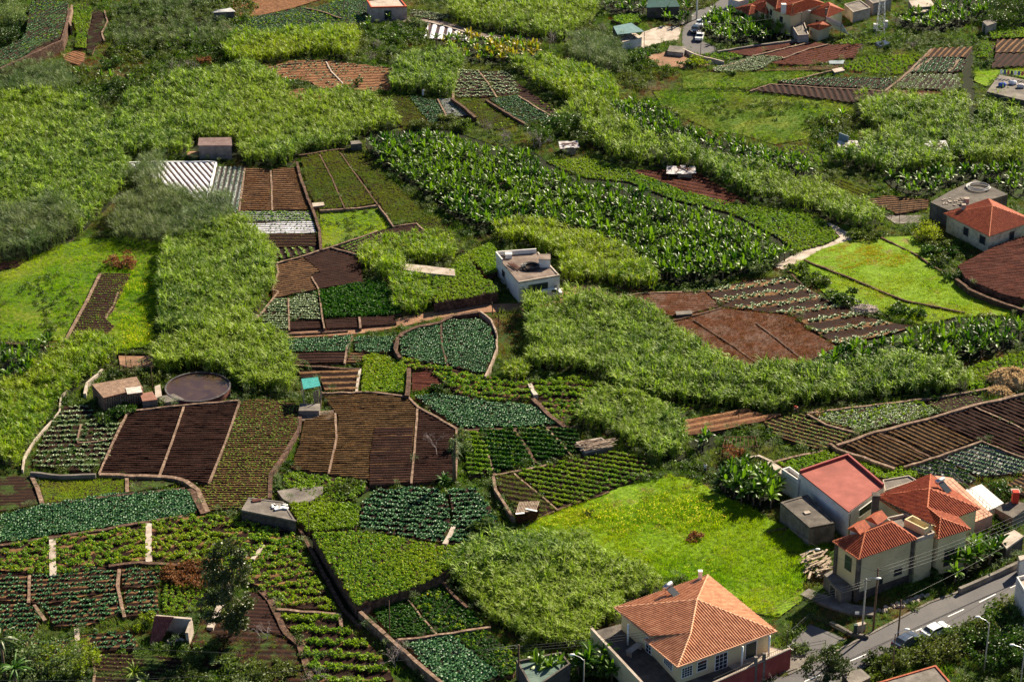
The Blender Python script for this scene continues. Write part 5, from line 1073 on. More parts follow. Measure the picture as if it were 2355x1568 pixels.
# hut with the grey canopy
b = flatb('hut', 'white block hut with an open grey green canopy behind it at the top', 'hut', [(1418,82),(1456,73),(1476,86),(1432,97)], 2.3, white, pale, 0)
b.part('roof_rubble', (lambda m: [m.box(P(rnd.uniform(1428,1466), rnd.uniform(79,91), 2.35), (rnd.uniform(.3,1.1), .15, .1), rz=rnd.uniform(0,3)) for _ in range(14)] and m)(MB()), rust)
cp = [P(x, y, 3.6) for x, y in ((1410,61),(1452,53),(1482,73),(1420,80))]
b.part('canopy', MB().prism([(p.x, p.y) for p in cp], 3.5, 3.6), surf('grey_sheet', (.12, .20, .20), (.10, .17, .17), (.16, .25, .25), .5, .5, .01))
m = MB()
for p in cp: m.tube([(p.x, p.y, 0), (p.x, p.y, 3.5)], .07, 6)
b.part('posts', m, steel)
m = MB(); m.bar(cp[0] - Vector((0, 0, 1.8)), cp[3] - Vector((0, 0, 1.8)), .1, 3.4); b.part('back_wall', m, dconc)
# grey shed
def mono(name, label, cat, back, front, zb, zf, wm, rm, over=.15):
    Bk = [P(x, y, zb) for x, y in back]; Ft = [P(x, y, zf) for x, y in front]; c = sum(Bk + Ft, Vector()) / 4; b = B(name, label, cat, (c.x, c.y, 0)); b.pts = [Ft[0], Ft[1], Bk[1], Bk[0]]
    q = quadinset([p.copy() for p in b.pts], over); m = MB(); vs = [(p.x, p.y, -.4) for p in q] + [(p.x, p.y, p.z - .06) for p in q]
    m.add(vs, [(0,1,5,4),(1,2,6,5),(2,3,7,6),(3,0,4,7),(4,5,6,7)]); b.part('wall', m, wm)
    m = MB(); vs = [tuple(p) for p in b.pts] + [(p.x, p.y, p.z + .1) for p in b.pts]; m.add(vs, [(3,2,1,0),(4,5,6,7),(0,1,5,4),(1,2,6,5),(2,3,7,6),(3,0,4,7)]); b.part('roof', m, rm); return b
b = mono('shed', 'grey cement shed with a brown single pitch roof beside the plastic rows', 'shed', ((457,318),(532,317)), ((455,336),(534,336)), 3.4, 3.0, surf('cement_blocks', (.27,.22,.20),(.17,.14,.125),(.36,.31,.28),.8,.9,.03), surf('brown_sheet', (.18,.12,.11),(.14,.09,.085),(.23,.16,.15),.8,.85,.02))
b.part('step', MB().box(P(445,362,0) + Vector((0, 0, .4)), (2.2, 2.0, 1.0)), earth)
b = flatb('house', 'small pinkish house with a red edged flat roof at the top', 'house', [(843,2),(917,-6),(936,17),(853,19)], 3.0, surf('pink_grey_render', (.42,.32,.28),(.30,.23,.20),(.50,.40,.35),.6,.85,.02), pale, 0, .25, surf('red_edge', (.50,.10,.05)), .3)
wall_panel(b, b.pts, 2, .45, .62, .1, 2.2, glass, 'door', dconc)
b = mono('shed', 'tin roofed grey shed at the top left', 'shed', ((498,24),(530,19)), ((489,30),(542,28)), 2.6, 2.2, conc, surf('tin', (.55,.53,.52),(.40,.38,.37),(.66,.64,.63),1.5,.5,.02)); wall_panel(b, b.pts, 0, .3, .5, .1, 1.7, glass, 'door', wood)
b = mono('barn', 'dark green roofed shed among the bananas at the top', 'shed', ((1490,2),(1556,2)), ((1486,19),(1564,17)), 3.4, 2.6, dconc, surf('green_sheet', (.03,.09,.085),(.025,.07,.065),(.04,.12,.11),1,.5,.01))
# flat roofed tank building with junk
b = flatb('water_tank', 'dark stone tank building with junk on its flat roof at the lower left', 'tank', [(572,1144),(652,1154),(680,1198),(555,1173)], 2.2, blackwall, conc, 0, .08, conc, .25)
m = MB()
for k in range(9): m.box(P(645 + rnd.uniform(-18, 14), 1166 + rnd.uniform(-7, 6), 2.35), (rnd.uniform(.5, 1.4), rnd.uniform(.2, .5), .2), rz=rnd.uniform(-1, 1))
tag(m.build('junk_pile', paint_w), 'white boards and pipes lying on the dark stone tank roof', 'junk')
m = MB().box(P(590,1150,2.3), (1.3, .7, .15), rz=.3); tag(m.build('board', rust), 'red board lying on the dark stone tank roof', 'board')
sheet([(637,1128),(690,1120),(743,1118),(742,1133),(713,1153),(667,1156),(650,1146)], conc, .7, 'slab', 'triangular concrete slab beside the stone tank', 1.0)
# round tank
c = P(455,889,1.0); rr = 75 * (P(456,889,1.0) - P(455,889,1.0)).length
b = B('water_tank', 'big round pond tank with brown water and a dark rim', 'tank', (c.x, c.y, 0))
def ring(m, c, r0, r1, z0, z1, n=72):
    vs = []; fs = []
    for k in range(n):
        a = k / n * 6.28318
        for r, z in ((r1, z0), (r1, z1), (r0, z1), (r0, z0)): vs.append((c.x + r * math.cos(a), c.y + r * math.sin(a), z))
    for k in range(n):
        a = k * 4; q = ((k + 1) % n) * 4
        for j in range(4): fs.append((a + j, q + j, q + (j + 1) % 4, a + (j + 1) % 4))
    return m.add(vs, fs)
b.part('tank_wall', ring(MB(), c, rr - .22, rr, -.4, 1.0), surf('red_brown_wall', (.13,.045,.04),(.07,.03,.028),(.20,.075,.06),.8,.9,.04), smooth=False)
b.part('rim', ring(MB(), c, rr - .24, rr + .04, 1.0, 1.07), surf('dark_rim', (.07,.065,.07),(.04,.04,.04),(.16,.15,.15),1.2,.7,.02))
wm, nt, pp = nodes('pond_water'); nt.links.new(ramp(nt, noise(nt, .22, 5, .7, .6), [(.35, (.030,.017,.016)), (.55, (.055,.030,.022)), (.7, (.085,.055,.022))]), pp.inputs['Base Color']); pp.inputs['Roughness'].default_value = .22
m = MB(); m.v = [(c.x + (rr - .23) * math.cos(k / 72 * 6.28318), c.y + (rr - .23) * math.sin(k / 72 * 6.28318), .88) for k in range(72)]; m.f = [tuple(range(72))]; m.m = [0]; b.part('water', m, wm)
sheet([(362,912),(400,905),(425,918),(380,925)], conc, 1.0, 'slab', 'grey concrete apron beside the round tank', 1.2)
b = flatb('store', 'low grey block store between the netted shed and the round tank', 'shed', [(322,905),(350,900),(362,918),(328,922)], 1.6, conc, surf('red_plate', (.25,.12,.09)), 0)
b = flatb('store', 'narrow pale block wall behind the round tank', 'shed', [(356,888),(368,884),(372,910),(358,915)], 1.2, conc, pale, 0)
# netted shed
def netshed():
    b = B('netted_shed', 'brown netted lath shed left of the round tank', 'shed', P(270,930)); top = [P(x, y, 2.6) for x, y in ((213,884),(312,867),(327,893),(240,915))]
    m = MB()
    for p in top: m.tube([(p.x, p.y, 0), p], .07, 6)
    for i in range(4): m.bar(top[i], top[(i + 1) % 4], .1, .1)
    m.bar(top[0].lerp(top[3], .5), top[1].lerp(top[2], .5), .1, .1); b.part('frame', m, surf('red_beam', (.28,.10,.07)))
    m = MB()
    for k in range(30): t = k / 29; m.bar(top[0].lerp(top[1], t) + Vector((0, 0, .06 + .01 * (k % 3))), top[3].lerp(top[2], t) + Vector((0, 0, .06)), .26, .02)
    for i in range(4):
        for k in range(16):
            p = top[i].lerp(top[(i + 1) % 4], k / 16 + .02); m.box((p.x, p.y, 1.25), (.28, .28, 2.4))
    b.part('lath_net', m, surf('shade_net', (.24,.155,.11),(.15,.095,.07),(.32,.22,.16),1.2,.95,.04,8))
    b.part('tin_sheet', MB().box(P(308,897,2.75), (2.4, 2.2, .05), rz=.3), surf('pale_tin', (.50,.42,.38),(.38,.32,.29),(.6,.52,.48),1.5,.6,.02))
netshed()
b = B('gate', 'wire gate with two posts in front of the bare earth yard', 'gate', P(310,850)); m = MB()
for x in (276,303,328): p = P(x, 856); m.tube([p, p + Vector((0, 0, 2.4))], .07, 6)
b.part('posts', m, polew); m = MB()
for k in range(16): p = P(277 + k * 3.3, 856); m.bar(p + Vector((0, 0, .2)), p + Vector((0, 0, 2)), .05, .03)
for zz in (.4, 1.2, 2.0): m.bar(P(276,856) + Vector((0, 0, zz)), P(328,856) + Vector((0, 0, zz)), .05, .05)
b.part('wire_panel', m, wood)
# green pump canopy
cp = [P(x, y, 3.6) for x, y in ((693,871),(731,867),(737,887),(698,895))]; b = B('canopy', 'small turquoise roofed canopy on posts above the furrowed field', 'canopy', (*cp[3][:2], 0))
b.part('roof', MB().prism([(p.x, p.y) for p in cp], 3.5, 3.62), surf('turquoise_sheet', (.04,.26,.24),(.03,.20,.18),(.07,.32,.30),1.5,.5,.01))
m = MB()
for p in cp: m.tube([(p.x, p.y, .0), (p.x, p.y, 3.5)], .08, 6)
b.part('posts', m, pale)
b.part('tank', MB().box(P(712,945,.7), (3.2, 2.4, 1.4)), conc)
m = MB()
for k in range(8): p = P(722 + k * 2.2, 942 + rnd.uniform(-1, 1)); m.bar(p, p + Vector((rnd.uniform(-.2, .6), .6, 3.4 + rnd.uniform(-.6, .3))), .18, .05)
tag(m.build('plank_stack', wood), 'grey planks leaning beside the turquoise canopy', 'planks')
m = MB()
for k in range(9): m.bar(P(694, 948 + k * 2.4, .5), P(768, 944 + k * 2.2, .5), .12, .08)
tag(m.build('pole_rack', wood), 'rack of thin dark poles below the turquoise canopy', 'poles')
# ruin with a red lean-to roof
b = B('ruin', 'ruined stone hut with a sagging maroon tiled roof at the lower left', 'hut', P(390,1480)); zt_ = 2.6
q = [P(358,1413,zt_), P(440,1420,zt_), P(440,1478,0), P(345,1482,0)]
m = MB(); m.bar((q[0].x, q[0].y, 1.2), (q[1].x, q[1].y, 1.2), .4, 2.6); a = P(432,1482); c = P(440,1424,2.4); m.bar((a.x, a.y, .9), (c.x, c.y, 1.2), .4, 2.2); b.part('stone_wall', m, pale)
lr = [P(355,1415,2.8), P(400,1418,2.8), P(372,1472,.6), P(343,1482,.2)]
b.part('roof', corrugate([lr], .3, .06), surf('maroon_tile', (.20,.06,.05),(.13,.04,.035),(.28,.10,.08),1.5,.85,.03))
m = MB()
for k in range(7): m.box(P(410 + rnd.uniform(-20, 20), 1475 + rnd.uniform(-6, 4), .3), (.7, .4, .6), rz=rnd.uniform(0, 3))
b.part('rubble', m, pale)
# rusty shack
b = B('shack', 'rusty iron shack with a slatted roof at the corner of the bright meadow', 'shack', P(1212,1205)); ft = [P(x, y, 2.0) for x, y in ((1187,1180),(1232,1174),(1240,1160),(1195,1162))]
m = MB(); q = quadinset(ft, .1); n = 26
for i in range(4):
    for k in range(n):
        p = q[i].lerp(q[(i + 1) % 4], (k + .5) / n); m.box((p.x, p.y, 1 + rnd.uniform(-.05, .05)), (.16 + .04 * (k % 2), .16, 2.0))
b.part('wall', m, rust); m = MB()
for k in range(13): t = k / 12; m.bar(ft[0].lerp(ft[1], t) + Vector((0, -.2, .12)), ft[3].lerp(ft[2], t) + Vector((0, .5, .3 + .05 * (k % 2))), .14, .06)
b.part('roof_slats', m, wood); b.part('loose_boards', MB().box(P(1196,1180,2.2), (1.3, .35, .05), rz=.2).box(P(1222,1172,2.25), (1.8, .3, .05), rz=-.4), paint_w)
# log pit
b = flatb('log_store', 'low concrete pit heaped with grey poles below the small cane block', 'store', [(1324,1018),(1383,1007),(1409,1026),(1347,1041)], .9, conc, dconc, 0, .15, pale, .25)
m = MB()
for k in range(46): a = P(rnd.uniform(1342,1400), rnd.uniform(1012,1030), 1.1 + rnd.uniform(0, .5)); g = rnd.uniform(-.6, .6); m.bar(a - Vector((1.5 * math.cos(g), 1.2 * math.sin(g + .4), 0)), a + Vector((1.5 * math.cos(g), 1.2 * math.sin(g + .4), rnd.uniform(-.1, .3))), .09, .07)
b.part('poles', m, wood)
# fallen slab
sheet([(927,606),(980,611),(1045,619),(1047,634),(985,628),(928,620)], pale, 2.2, 'slab', 'long pale concrete slab roof in the cane', 2.4, occ=False)
# small huts in the vegetation
def shack(name, label, x, y, w, d, h, mat, seed):
    r = random.Random(seed); c = P(x, y); b = B(name, label, 'shack', c); m = MB()
    for sx in (-1, 1):
        for sy in (-1, 1): m.tube([c + Vector((sx * w * .45, sy * d * .42, -.2)), c + Vector((sx * w * .45, sy * d * .42, h))], .06, 5)
    b.part('posts', m, polew); m = MB()
    m.box(c + Vector((0, d * .4, h * .45)), (w * .92, .08, h * .9)); m.box(c + Vector((-w * .44, 0, h * .42)), (.08, d * .8, h * .84)); m.box(c + Vector((w * .12, -d * .42, h * .4)), (w * .5, .07, h * .8)); b.part('wall', m, wood); m = MB()
    n = max(4, int(w / .9))
    for k in range(n): m.box(c + Vector(((k + .5) / n * w - w / 2, r.uniform(-.25, .25), h + .08 + .05 * (k % 2))), (w / n * 1.12, d * r.uniform(.8, 1.2), .05), rot=Matrix.Rotation(r.uniform(-.12, .12), 3, 'Z') @ Matrix.Rotation(r.uniform(.05, .22), 3, 'X') @ Matrix.Rotation(r.uniform(-.07, .07), 3, 'Y'))
    b.part('roof_sheets', m, mat)
    m = MB()
    for k in range(7): m.bar(c + Vector((r.uniform(-w, w) * .45, r.uniform(-d, d) * .5, h + .3)), c + Vector((r.uniform(-w, w) * .45, r.uniform(-d, d) * .5, h + .4)), .12, .07)
    b.part('loose_boards', m, rust); return b
tin = surf('silver_tin', (.46,.42,.43),(.20,.14,.13),(.72,.70,.71),1.3,.5,.03)
b = shack('shack', 'shack of silver tin sheets under the thorny trees in the upper middle', 1308, 350, 3.8, 3.0, 1.5, tin, 1)
b = shack('shack', 'collapsed shack with a whitish roof above the long cane belt', 1566, 406, 5.6, 3.0, 1.2, tin, 2)
b = shack('shack', 'white tin roofed hut with an upright plank wall in the cane', 1950, 352, 4.2, 3.2, 1.7, tin, 3)
b.part('lean_to', MB().box(P(1940,322,2.0), (2.6, .2, 2.4), rz=-.9), surf('blue_board', (.20,.26,.30)))
b = shack('shack', 'white sheet roof almost hidden in the right hand cane', 2152, 362, 4.4, 3.4, 2.3, surf('white_sheet', (.62,.60,.60),(.42,.40,.40),(.76,.74,.74),1.2,.6,.03), 4)
b = flatb('shed', 'little stone hut at the top corner of the central bananas', 'shed', [(806,325),(826,323),(832,330),(808,332)], 1.9, dconc, conc, 0)
b = flatb('box', 'small orange brown block at the corner of the olive plots', 'block', [(718,467),(744,465),(746,472),(720,475)], .9, earth, pale, 0)
b = flatb('water_box', 'small dark concrete box in the dead brown field', 'box', [(1553,716),(1590,714),(1592,721),(1556,724)], .7, dconc, conc, 0)
b = flatb('hut', 'small pale hut at the upper right above the leafy plot', 'hut', [(2260,50),(2280,43),(2292,52),(2270,60)], 2.4, pale, conc, 0); wall_panel(b, b.pts, 3, .3, .7, .1, 1.9, shutter, 'door')
b = flatb('water_tank', 'bottom concrete tank with a grey green flat top beside the wooden pole', 'tank', [(1187,1523),(1290,1503),(1312,1530),(1225,1590)], 2.6, dconc, surf('green_grey_slab', (.10,.15,.13),(.08,.12,.10),(.14,.19,.16),.5,.8,.01), 0, .35, dconc, .25)
b = flatb('house', 'grey flat roof edged with tiles at the bottom right', 'house', [(2010,1572),(2152,1530),(2200,1585),(2060,1620)], 3.2, pale, conc, 0, .14, tile_r, .25, edges=(0, 1))
b = flatb('outhouse', 'small concrete block roof by the bottom tree', 'outhouse', [(1937,1547),(1980,1537),(2002,1556),(1960,1578)], 2.4, dconc, conc, 0)
b = flatb('water_box', 'low tank with dark water beside the top right crops', 'tank', [(2012,98),(2035,93),(2047,100),(2025,107)], .6, pale, glass, 0)
b = flatb('water_box', 'grey stone cover in the upper right meadow', 'box', [(1913,160),(1935,155),(1943,162),(1920,167)], .6, conc, pale, 0)
b = flatb('block', 'low concrete tank beside the village road bend', 'tank', [(1540,105),(1578,108),(1572,122),(1535,118)], 1.0, pale, conc, 0)
b = flatb('shed', 'low white shed with a chimney like block behind the long cane', 'shed', [(1905,140),(1942,139),(1938,147),(1908,147)], .5, conc, surf('bluegrey', (.25,.30,.33)), 0)
# straw heap
def heap(x, y, r, hh, label, name='straw_heap', mat=None):
    c = P(x, y); m = MB(); m.ball(c + Vector((0, 0, hh * .1)), (r * .9, r * .72, hh * .9), 0, 18, 9, .16)
    for k in range(420): a = rnd.uniform(0, 6.28); q = r * rnd.uniform(.3, 1); p = c + Vector((q * math.cos(a), q * .8 * math.sin(a), hh * (1.1 - (q / r) ** 2 * .8))); m.bar(p, p + Vector((rnd.uniform(-.6, .6), rnd.uniform(-.6, .6), rnd.uniform(-.4, .2))), .09, .03)
    return tag(m.build(name, mat or hay), label, 'straw')
heap(2325,882,4.0,2.4,'big straw heap at the right edge'); heap(2300,905,2.2,1.1,'smaller loose straw pile in front of the big heap'); heap(1880,953,1.3,.5,'small straw pile on the field corner')
heap(1990,716,2.4,.9,'long bundle of grey reeds lying at the meadow ditch','reed_bundle', twig)
# ------------------------------------------------------------------ top right village
def vill(eaves, apex, h, zr, label, r2=None, wm=cream2): return hipb('house', label, 'house', eaves, apex, zr, h, wm, tile_r, tile_cap_r, .4, r2)
b = vill([(1690,20),(1722,36),(1765,22),(1735,8)], (1727,14), 2.6, 4.0, 'low red roofed house at the left end of the village')
b = vill([(1720,16),(1762,34),(1795,12),(1755,-6)], (1762,4), 3.2, 4.8, 'second red roofed village house behind the low one')
b = vill([(1758,2),(1785,22),(1850,2),(1820,-20)], (1790,-6), 5.6, 7.2, 'tall cream village house cut by the top edge'); wall_panel(b, b.pts, 0, .4, .6, 3, 4.4, glass)
b = vill([(1778,24),(1820,38),(1895,8),(1850,-8)], (1822,10), 5.0, 7.2, 'big two storey cream house with a bright red roof in the village', (1858,-2)); wall_panel(b, b.pts, 0, .3, .5, 2.6, 4.0, glass)
b.part('chimney', MB().box(P(1802,20,6.8), (1.1, 1.1, 2.2)), white)
b = vill([(1858,30),(1900,43),(1942,25),(1905,6)], (1908,14), 3.6, 5.4, 'square red roofed house right of the big village house'); b.part('chimney', MB().box(P(1900,28,5.0), (.5, .5, 1.6)), dconc); wall_panel(b, b.pts, 0, .4, .6, 1, 2.4, glass)
b = vill([(1856,60),(1882,71),(1912,60),(1895,48)], (1886,57), 2.8, 4.0, 'small red roofed cottage with pale walls in front of the village'); wall_panel(b, b.pts, 0, .1, .3, .8, 1.9, wood)
b = flatb('building', 'white flat roofed village house right of the square red roof', 'building', [(1942,12),(1978,2),(2002,20),(1962,30)], 2.6, pale, conc, 0, .2, pale, .2)
b = flatb('building', 'grey flat roofed village house at the top edge', 'building', [(1990,-4),(2034,-14),(2050,0),(2008,10)], 2.8, pale, conc, 0, .2, pale, .2)
b = flatb('building', 'long pale roof at the top edge right of the pylon', 'building', [(2090,2),(2140,0),(2150,14),(2100,18)], 2.6, conc, pale, 0)
b = flatb('building', 'low whitish roof beside the upper right bananas', 'building', [(2095,22),(2128,18),(2138,26),(2105,31)], 2.0, conc, pale, 0)
b = flatb('garden_wall', 'pale yard walls around the red roofed cottage', 'wall', [(1820,60),(1850,55),(1860,82),(1835,84)], 2.0, pale, conc, 0, .3, pale, .2)
b = flatb('building', 'white kiosk beside the road at the top of the village', 'kiosk', [(1675,-2),(1690,-6),(1722,-2),(1700,4)], 3.0, white, pale, 0)
# ground mounted solar array
b = B('solar_array', 'large tilted solar panel array beside the red roofed cottage', 'solar panels', P(1925,75)); q = [P(1899,38,4.2), P(1935,53,4.2), P(1951,79,1.2), P(1914,64,1.2)]
b.part('panel', MB().add(q + [p - Vector((0, 0, .12)) for p in q], [(0,1,2,3),(7,6,5,4),(0,4,5,1),(1,5,6,2),(2,6,7,3),(3,7,4,0)]), plain('solar_glass', (.62, .68, .80), .3, 0, .9)); m = MB()
for k in range(1, 8): t = k / 8; m.bar(q[0].lerp(q[3], t) + Vector((0, 0, .02)), q[1].lerp(q[2], t) + Vector((0, 0, .02)), .07, .03)
b.part('rails', m, galv); m = MB()
for p in q: m.tube([(p.x, p.y, 0), (p.x, p.y, p.z - .1)], .07, 6)
b.part('legs', m, steel)
# lattice tower
def pylon(x, y, H_):
    base = P(x, y); b = B('pylon', 'steel lattice pylon standing at the right end of the village', 'pylon', base); m = MB(); w0, w1 = .95, .45
    def cn(i, t): w = w0 + (w1 - w0) * t; return base + Vector(((-1, 1, 1, -1)[i] * w, (-1, -1, 1, 1)[i] * w, H_ * t))
    for i in range(4): m.bar(cn(i, 0), cn(i, 1), .09, .09)
    for k in range(9):
        for i in range(4): m.bar(cn(i, k / 9), cn((i + 1) % 4, (k + 1) / 9), .05, .05); m.bar(cn(i, k / 9), cn((i + 1) % 4, k / 9), .05, .05)
    b.part('lattice', m, galv); m = MB()
    for t in (.8, .95): p = base + Vector((0, 0, H_ * t)); m.bar(p - Vector((1.8, 0, 0)), p + Vector((1.8, 0, 0)), .1, .1)
    b.part('cross_arms', m, steel)
pylon(2024, 80, 11)
for x, y, l in ((2013,72,'left'), (2036,65,'right')): m = MB().box(P(x, y) + Vector((0, 0, .8)), (.9, .9, 1.7)).box(P(x, y) + Vector((0, 0, 1.7)), (1.0, 1.0, .12)); tag(m.build('utility_box', white), l + ' one of the two white utility boxes beside the pylon', 'utility box')
# ------------------------------------------------------------------ roads, tracks, paths
road_px_u = [(2560,1190),(2355,1291),(2210,1358),(2137,1385),(2007,1453),(1913,1502),(1810,1550),(1690,1600)]
road_px_l = [(1840,1640),(1930,1568),(2010,1522),(2120,1480),(2230,1428),(2300,1392),(2355,1364),(2560,1262)]
sheet(road_px_u + road_px_l, asphalt, .03, 'road', 'asphalt road at the bottom right')
def strip_between(pa, pb, w, h, mat, name, label, kind='structure'):
    pass
# kerbs and verge
def kerbline(pix, label): 
    o = wall(pix, .14, .35, conc, 0.0, label, 'kerb', 'kerb', rough=.01); return o
kerbline([(2355,1290),(2210,1357),(2137,1384),(2008,1452),(1913,1501),(1812,1549)], 'grey kerb on the upper side of the asphalt road')
wall([(2353,1286),(2275,1322),(2207,1352)], .9, .5, conc, 0, 'grey roadside retaining wall under the bananas', 'retaining_wall')
for a, c in (((1955,1519),(1993,1503)), ((2106,1450),(2120,1444)), ((2180,1417),(2217,1400)), ((2252,1384),(2290,1365)), ((2323,1351),(2338,1344)), ((1850,1566),(1885,1551))):
    p, q = P(*a, .036), P(*c, .036); m = MB(); d = (q - p).normalized(); s = Vector((-d.y, d.x, 0)) * .07; m.add([p - s, q - s, q + s, p + s], [(0, 1, 2, 3)]); tag(m.build('road_marking', roadmark), 'white dash painted on the asphalt road', None, None, 'structure')
sheet([(1815,1478),(1862,1434),(1945,1468),(1899,1492),(1880,1508),(1818,1500)], asphalt, .06, 'driveway', 'grey sloping driveway between the two bottom houses')
def star():
    c = P(1828,1491,.07); m = MB(); n = 8; vs = [(c.x, c.y, .075)]
    for k in range(16): r = (1.9 if k % 4 == 0 else 1.25) if k % 2 == 0 else .42; a = k / 16 * 6.28318 + .1; vs.append((c.x + r * math.cos(a), c.y + r * math.sin(a), .075))
    m.add(vs, [(0, 1 + k, 1 + (k + 1) % 16) for k in range(16)]); tag(m.build('compass_star', roadmark), 'white eight pointed star painted on the driveway', None, None, 'structure')
star()
sheet([(1820,1500),(1882,1508),(1835,1535),(1760,1560),(1650,1580),(1640,1572),(1815,1497)], conc, .05, 'pavement', 'pale pavement in front of the maroon wall')
def rail(pix, label, h=1.0, z=0):
    pts = [P(x, y, z) for x, y in pix]; m = MB()
    for a, c in zip(pts[:-1], pts[1:]):
        n = max(1, int((c - a).length / 1.6))
        for k in range(n + 1): t = a.lerp(c, k / n); m.tube([t, t + Vector((0, 0, h))], .035, 5)
        for hh in (h * .55, h): m.bar(a + Vector((0, 0, hh)), c + Vector((0, 0, hh)), .045, .045)
    return tag(m.build('railing', steel), label, 'railing')
rail([(1808,1472),(1862,1424),(1947,1462)], 'black railing round the upper end of the sloping driveway'); rail([(1822,1500),(1898,1486)], 'black railing along the lower side of the sloping driveway')
# track system
road_strip([(602,770),(680,766),(760,763),(830,757),(900,746),(980,728),(1060,712),(1130,708),(1200,706),(1260,695),(1330,672)], 3.2, earth, .03, 'dirt_track', 'orange dirt track between the centre plots')
sheet([(1288,662),(1330,656),(1372,655),(1410,680),(1395,700),(1330,690),(1290,680)], earth, .04, 'yard', 'bare earth yard right of the white flat roofed house')
road_strip([(765,58),(845,47),(935,45),(990,50),(1030,58),(1080,78),(1140,88),(1240,95)], 3.6, surf('grey_track', (.20,.15,.13),(.14,.10,.09),(.26,.20,.17),.4,.9,.03), .03, 'track', 'grey track running past the pink walled house at the top')
road_strip([(1795,618),(1825,597),(1870,575),(1905,562),(1935,556),(1950,545),(1915,525),(1895,515)], 2.6, pale, .05, 'path', 'pale concrete path beside the bright meadow')
sheet([(1570,63),(1592,50),(1607,46),(1612,58),(1615,96),(1653,110),(1648,122),(1605,126),(1568,112)], asphalt, .03, 'road', 'grey road widening where the cars are parked at the top')
road_strip([(1595,60),(1625,32),(1665,18),(1690,0),(1720,-20)], 6.5, asphalt, .035, 'road', 'village road climbing to the top edge')
sheet([(1480,73),(1520,60),(1568,62),(1560,92),(1530,96),(1475,112),(1440,116)], pale, .03, 'yard', 'pale concrete yard beside the canopy hut')
sheet([(2030,495),(2117,495),(2118,512),(2060,515)], conc, .05, 'yard', 'grey concrete strip behind the wire posts')
sheet([(2290,35),(2400,0),(2400,70),(2330,66)], under_g, .03, 'bank', 'bank painted shade-dark at the upper right corner')  # the bank's shade is in the sheet's colour
sheet([(1565,112),(1600,128),(1660,145),(1590,160),(1500,150),(1480,130)], earth, .06, 'yard', 'brown earth slope under the village road')
# ravine and ditch: flat sheets, their shade put into the dark colour
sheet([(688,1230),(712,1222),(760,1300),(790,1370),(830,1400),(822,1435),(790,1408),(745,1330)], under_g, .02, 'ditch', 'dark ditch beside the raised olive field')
sheet([(2210,110),(2240,108),(2235,170),(2246,240),(2222,300),(2190,320),(2215,245)], under_g, .03, 'ravine', 'dark cutting at the upper right')
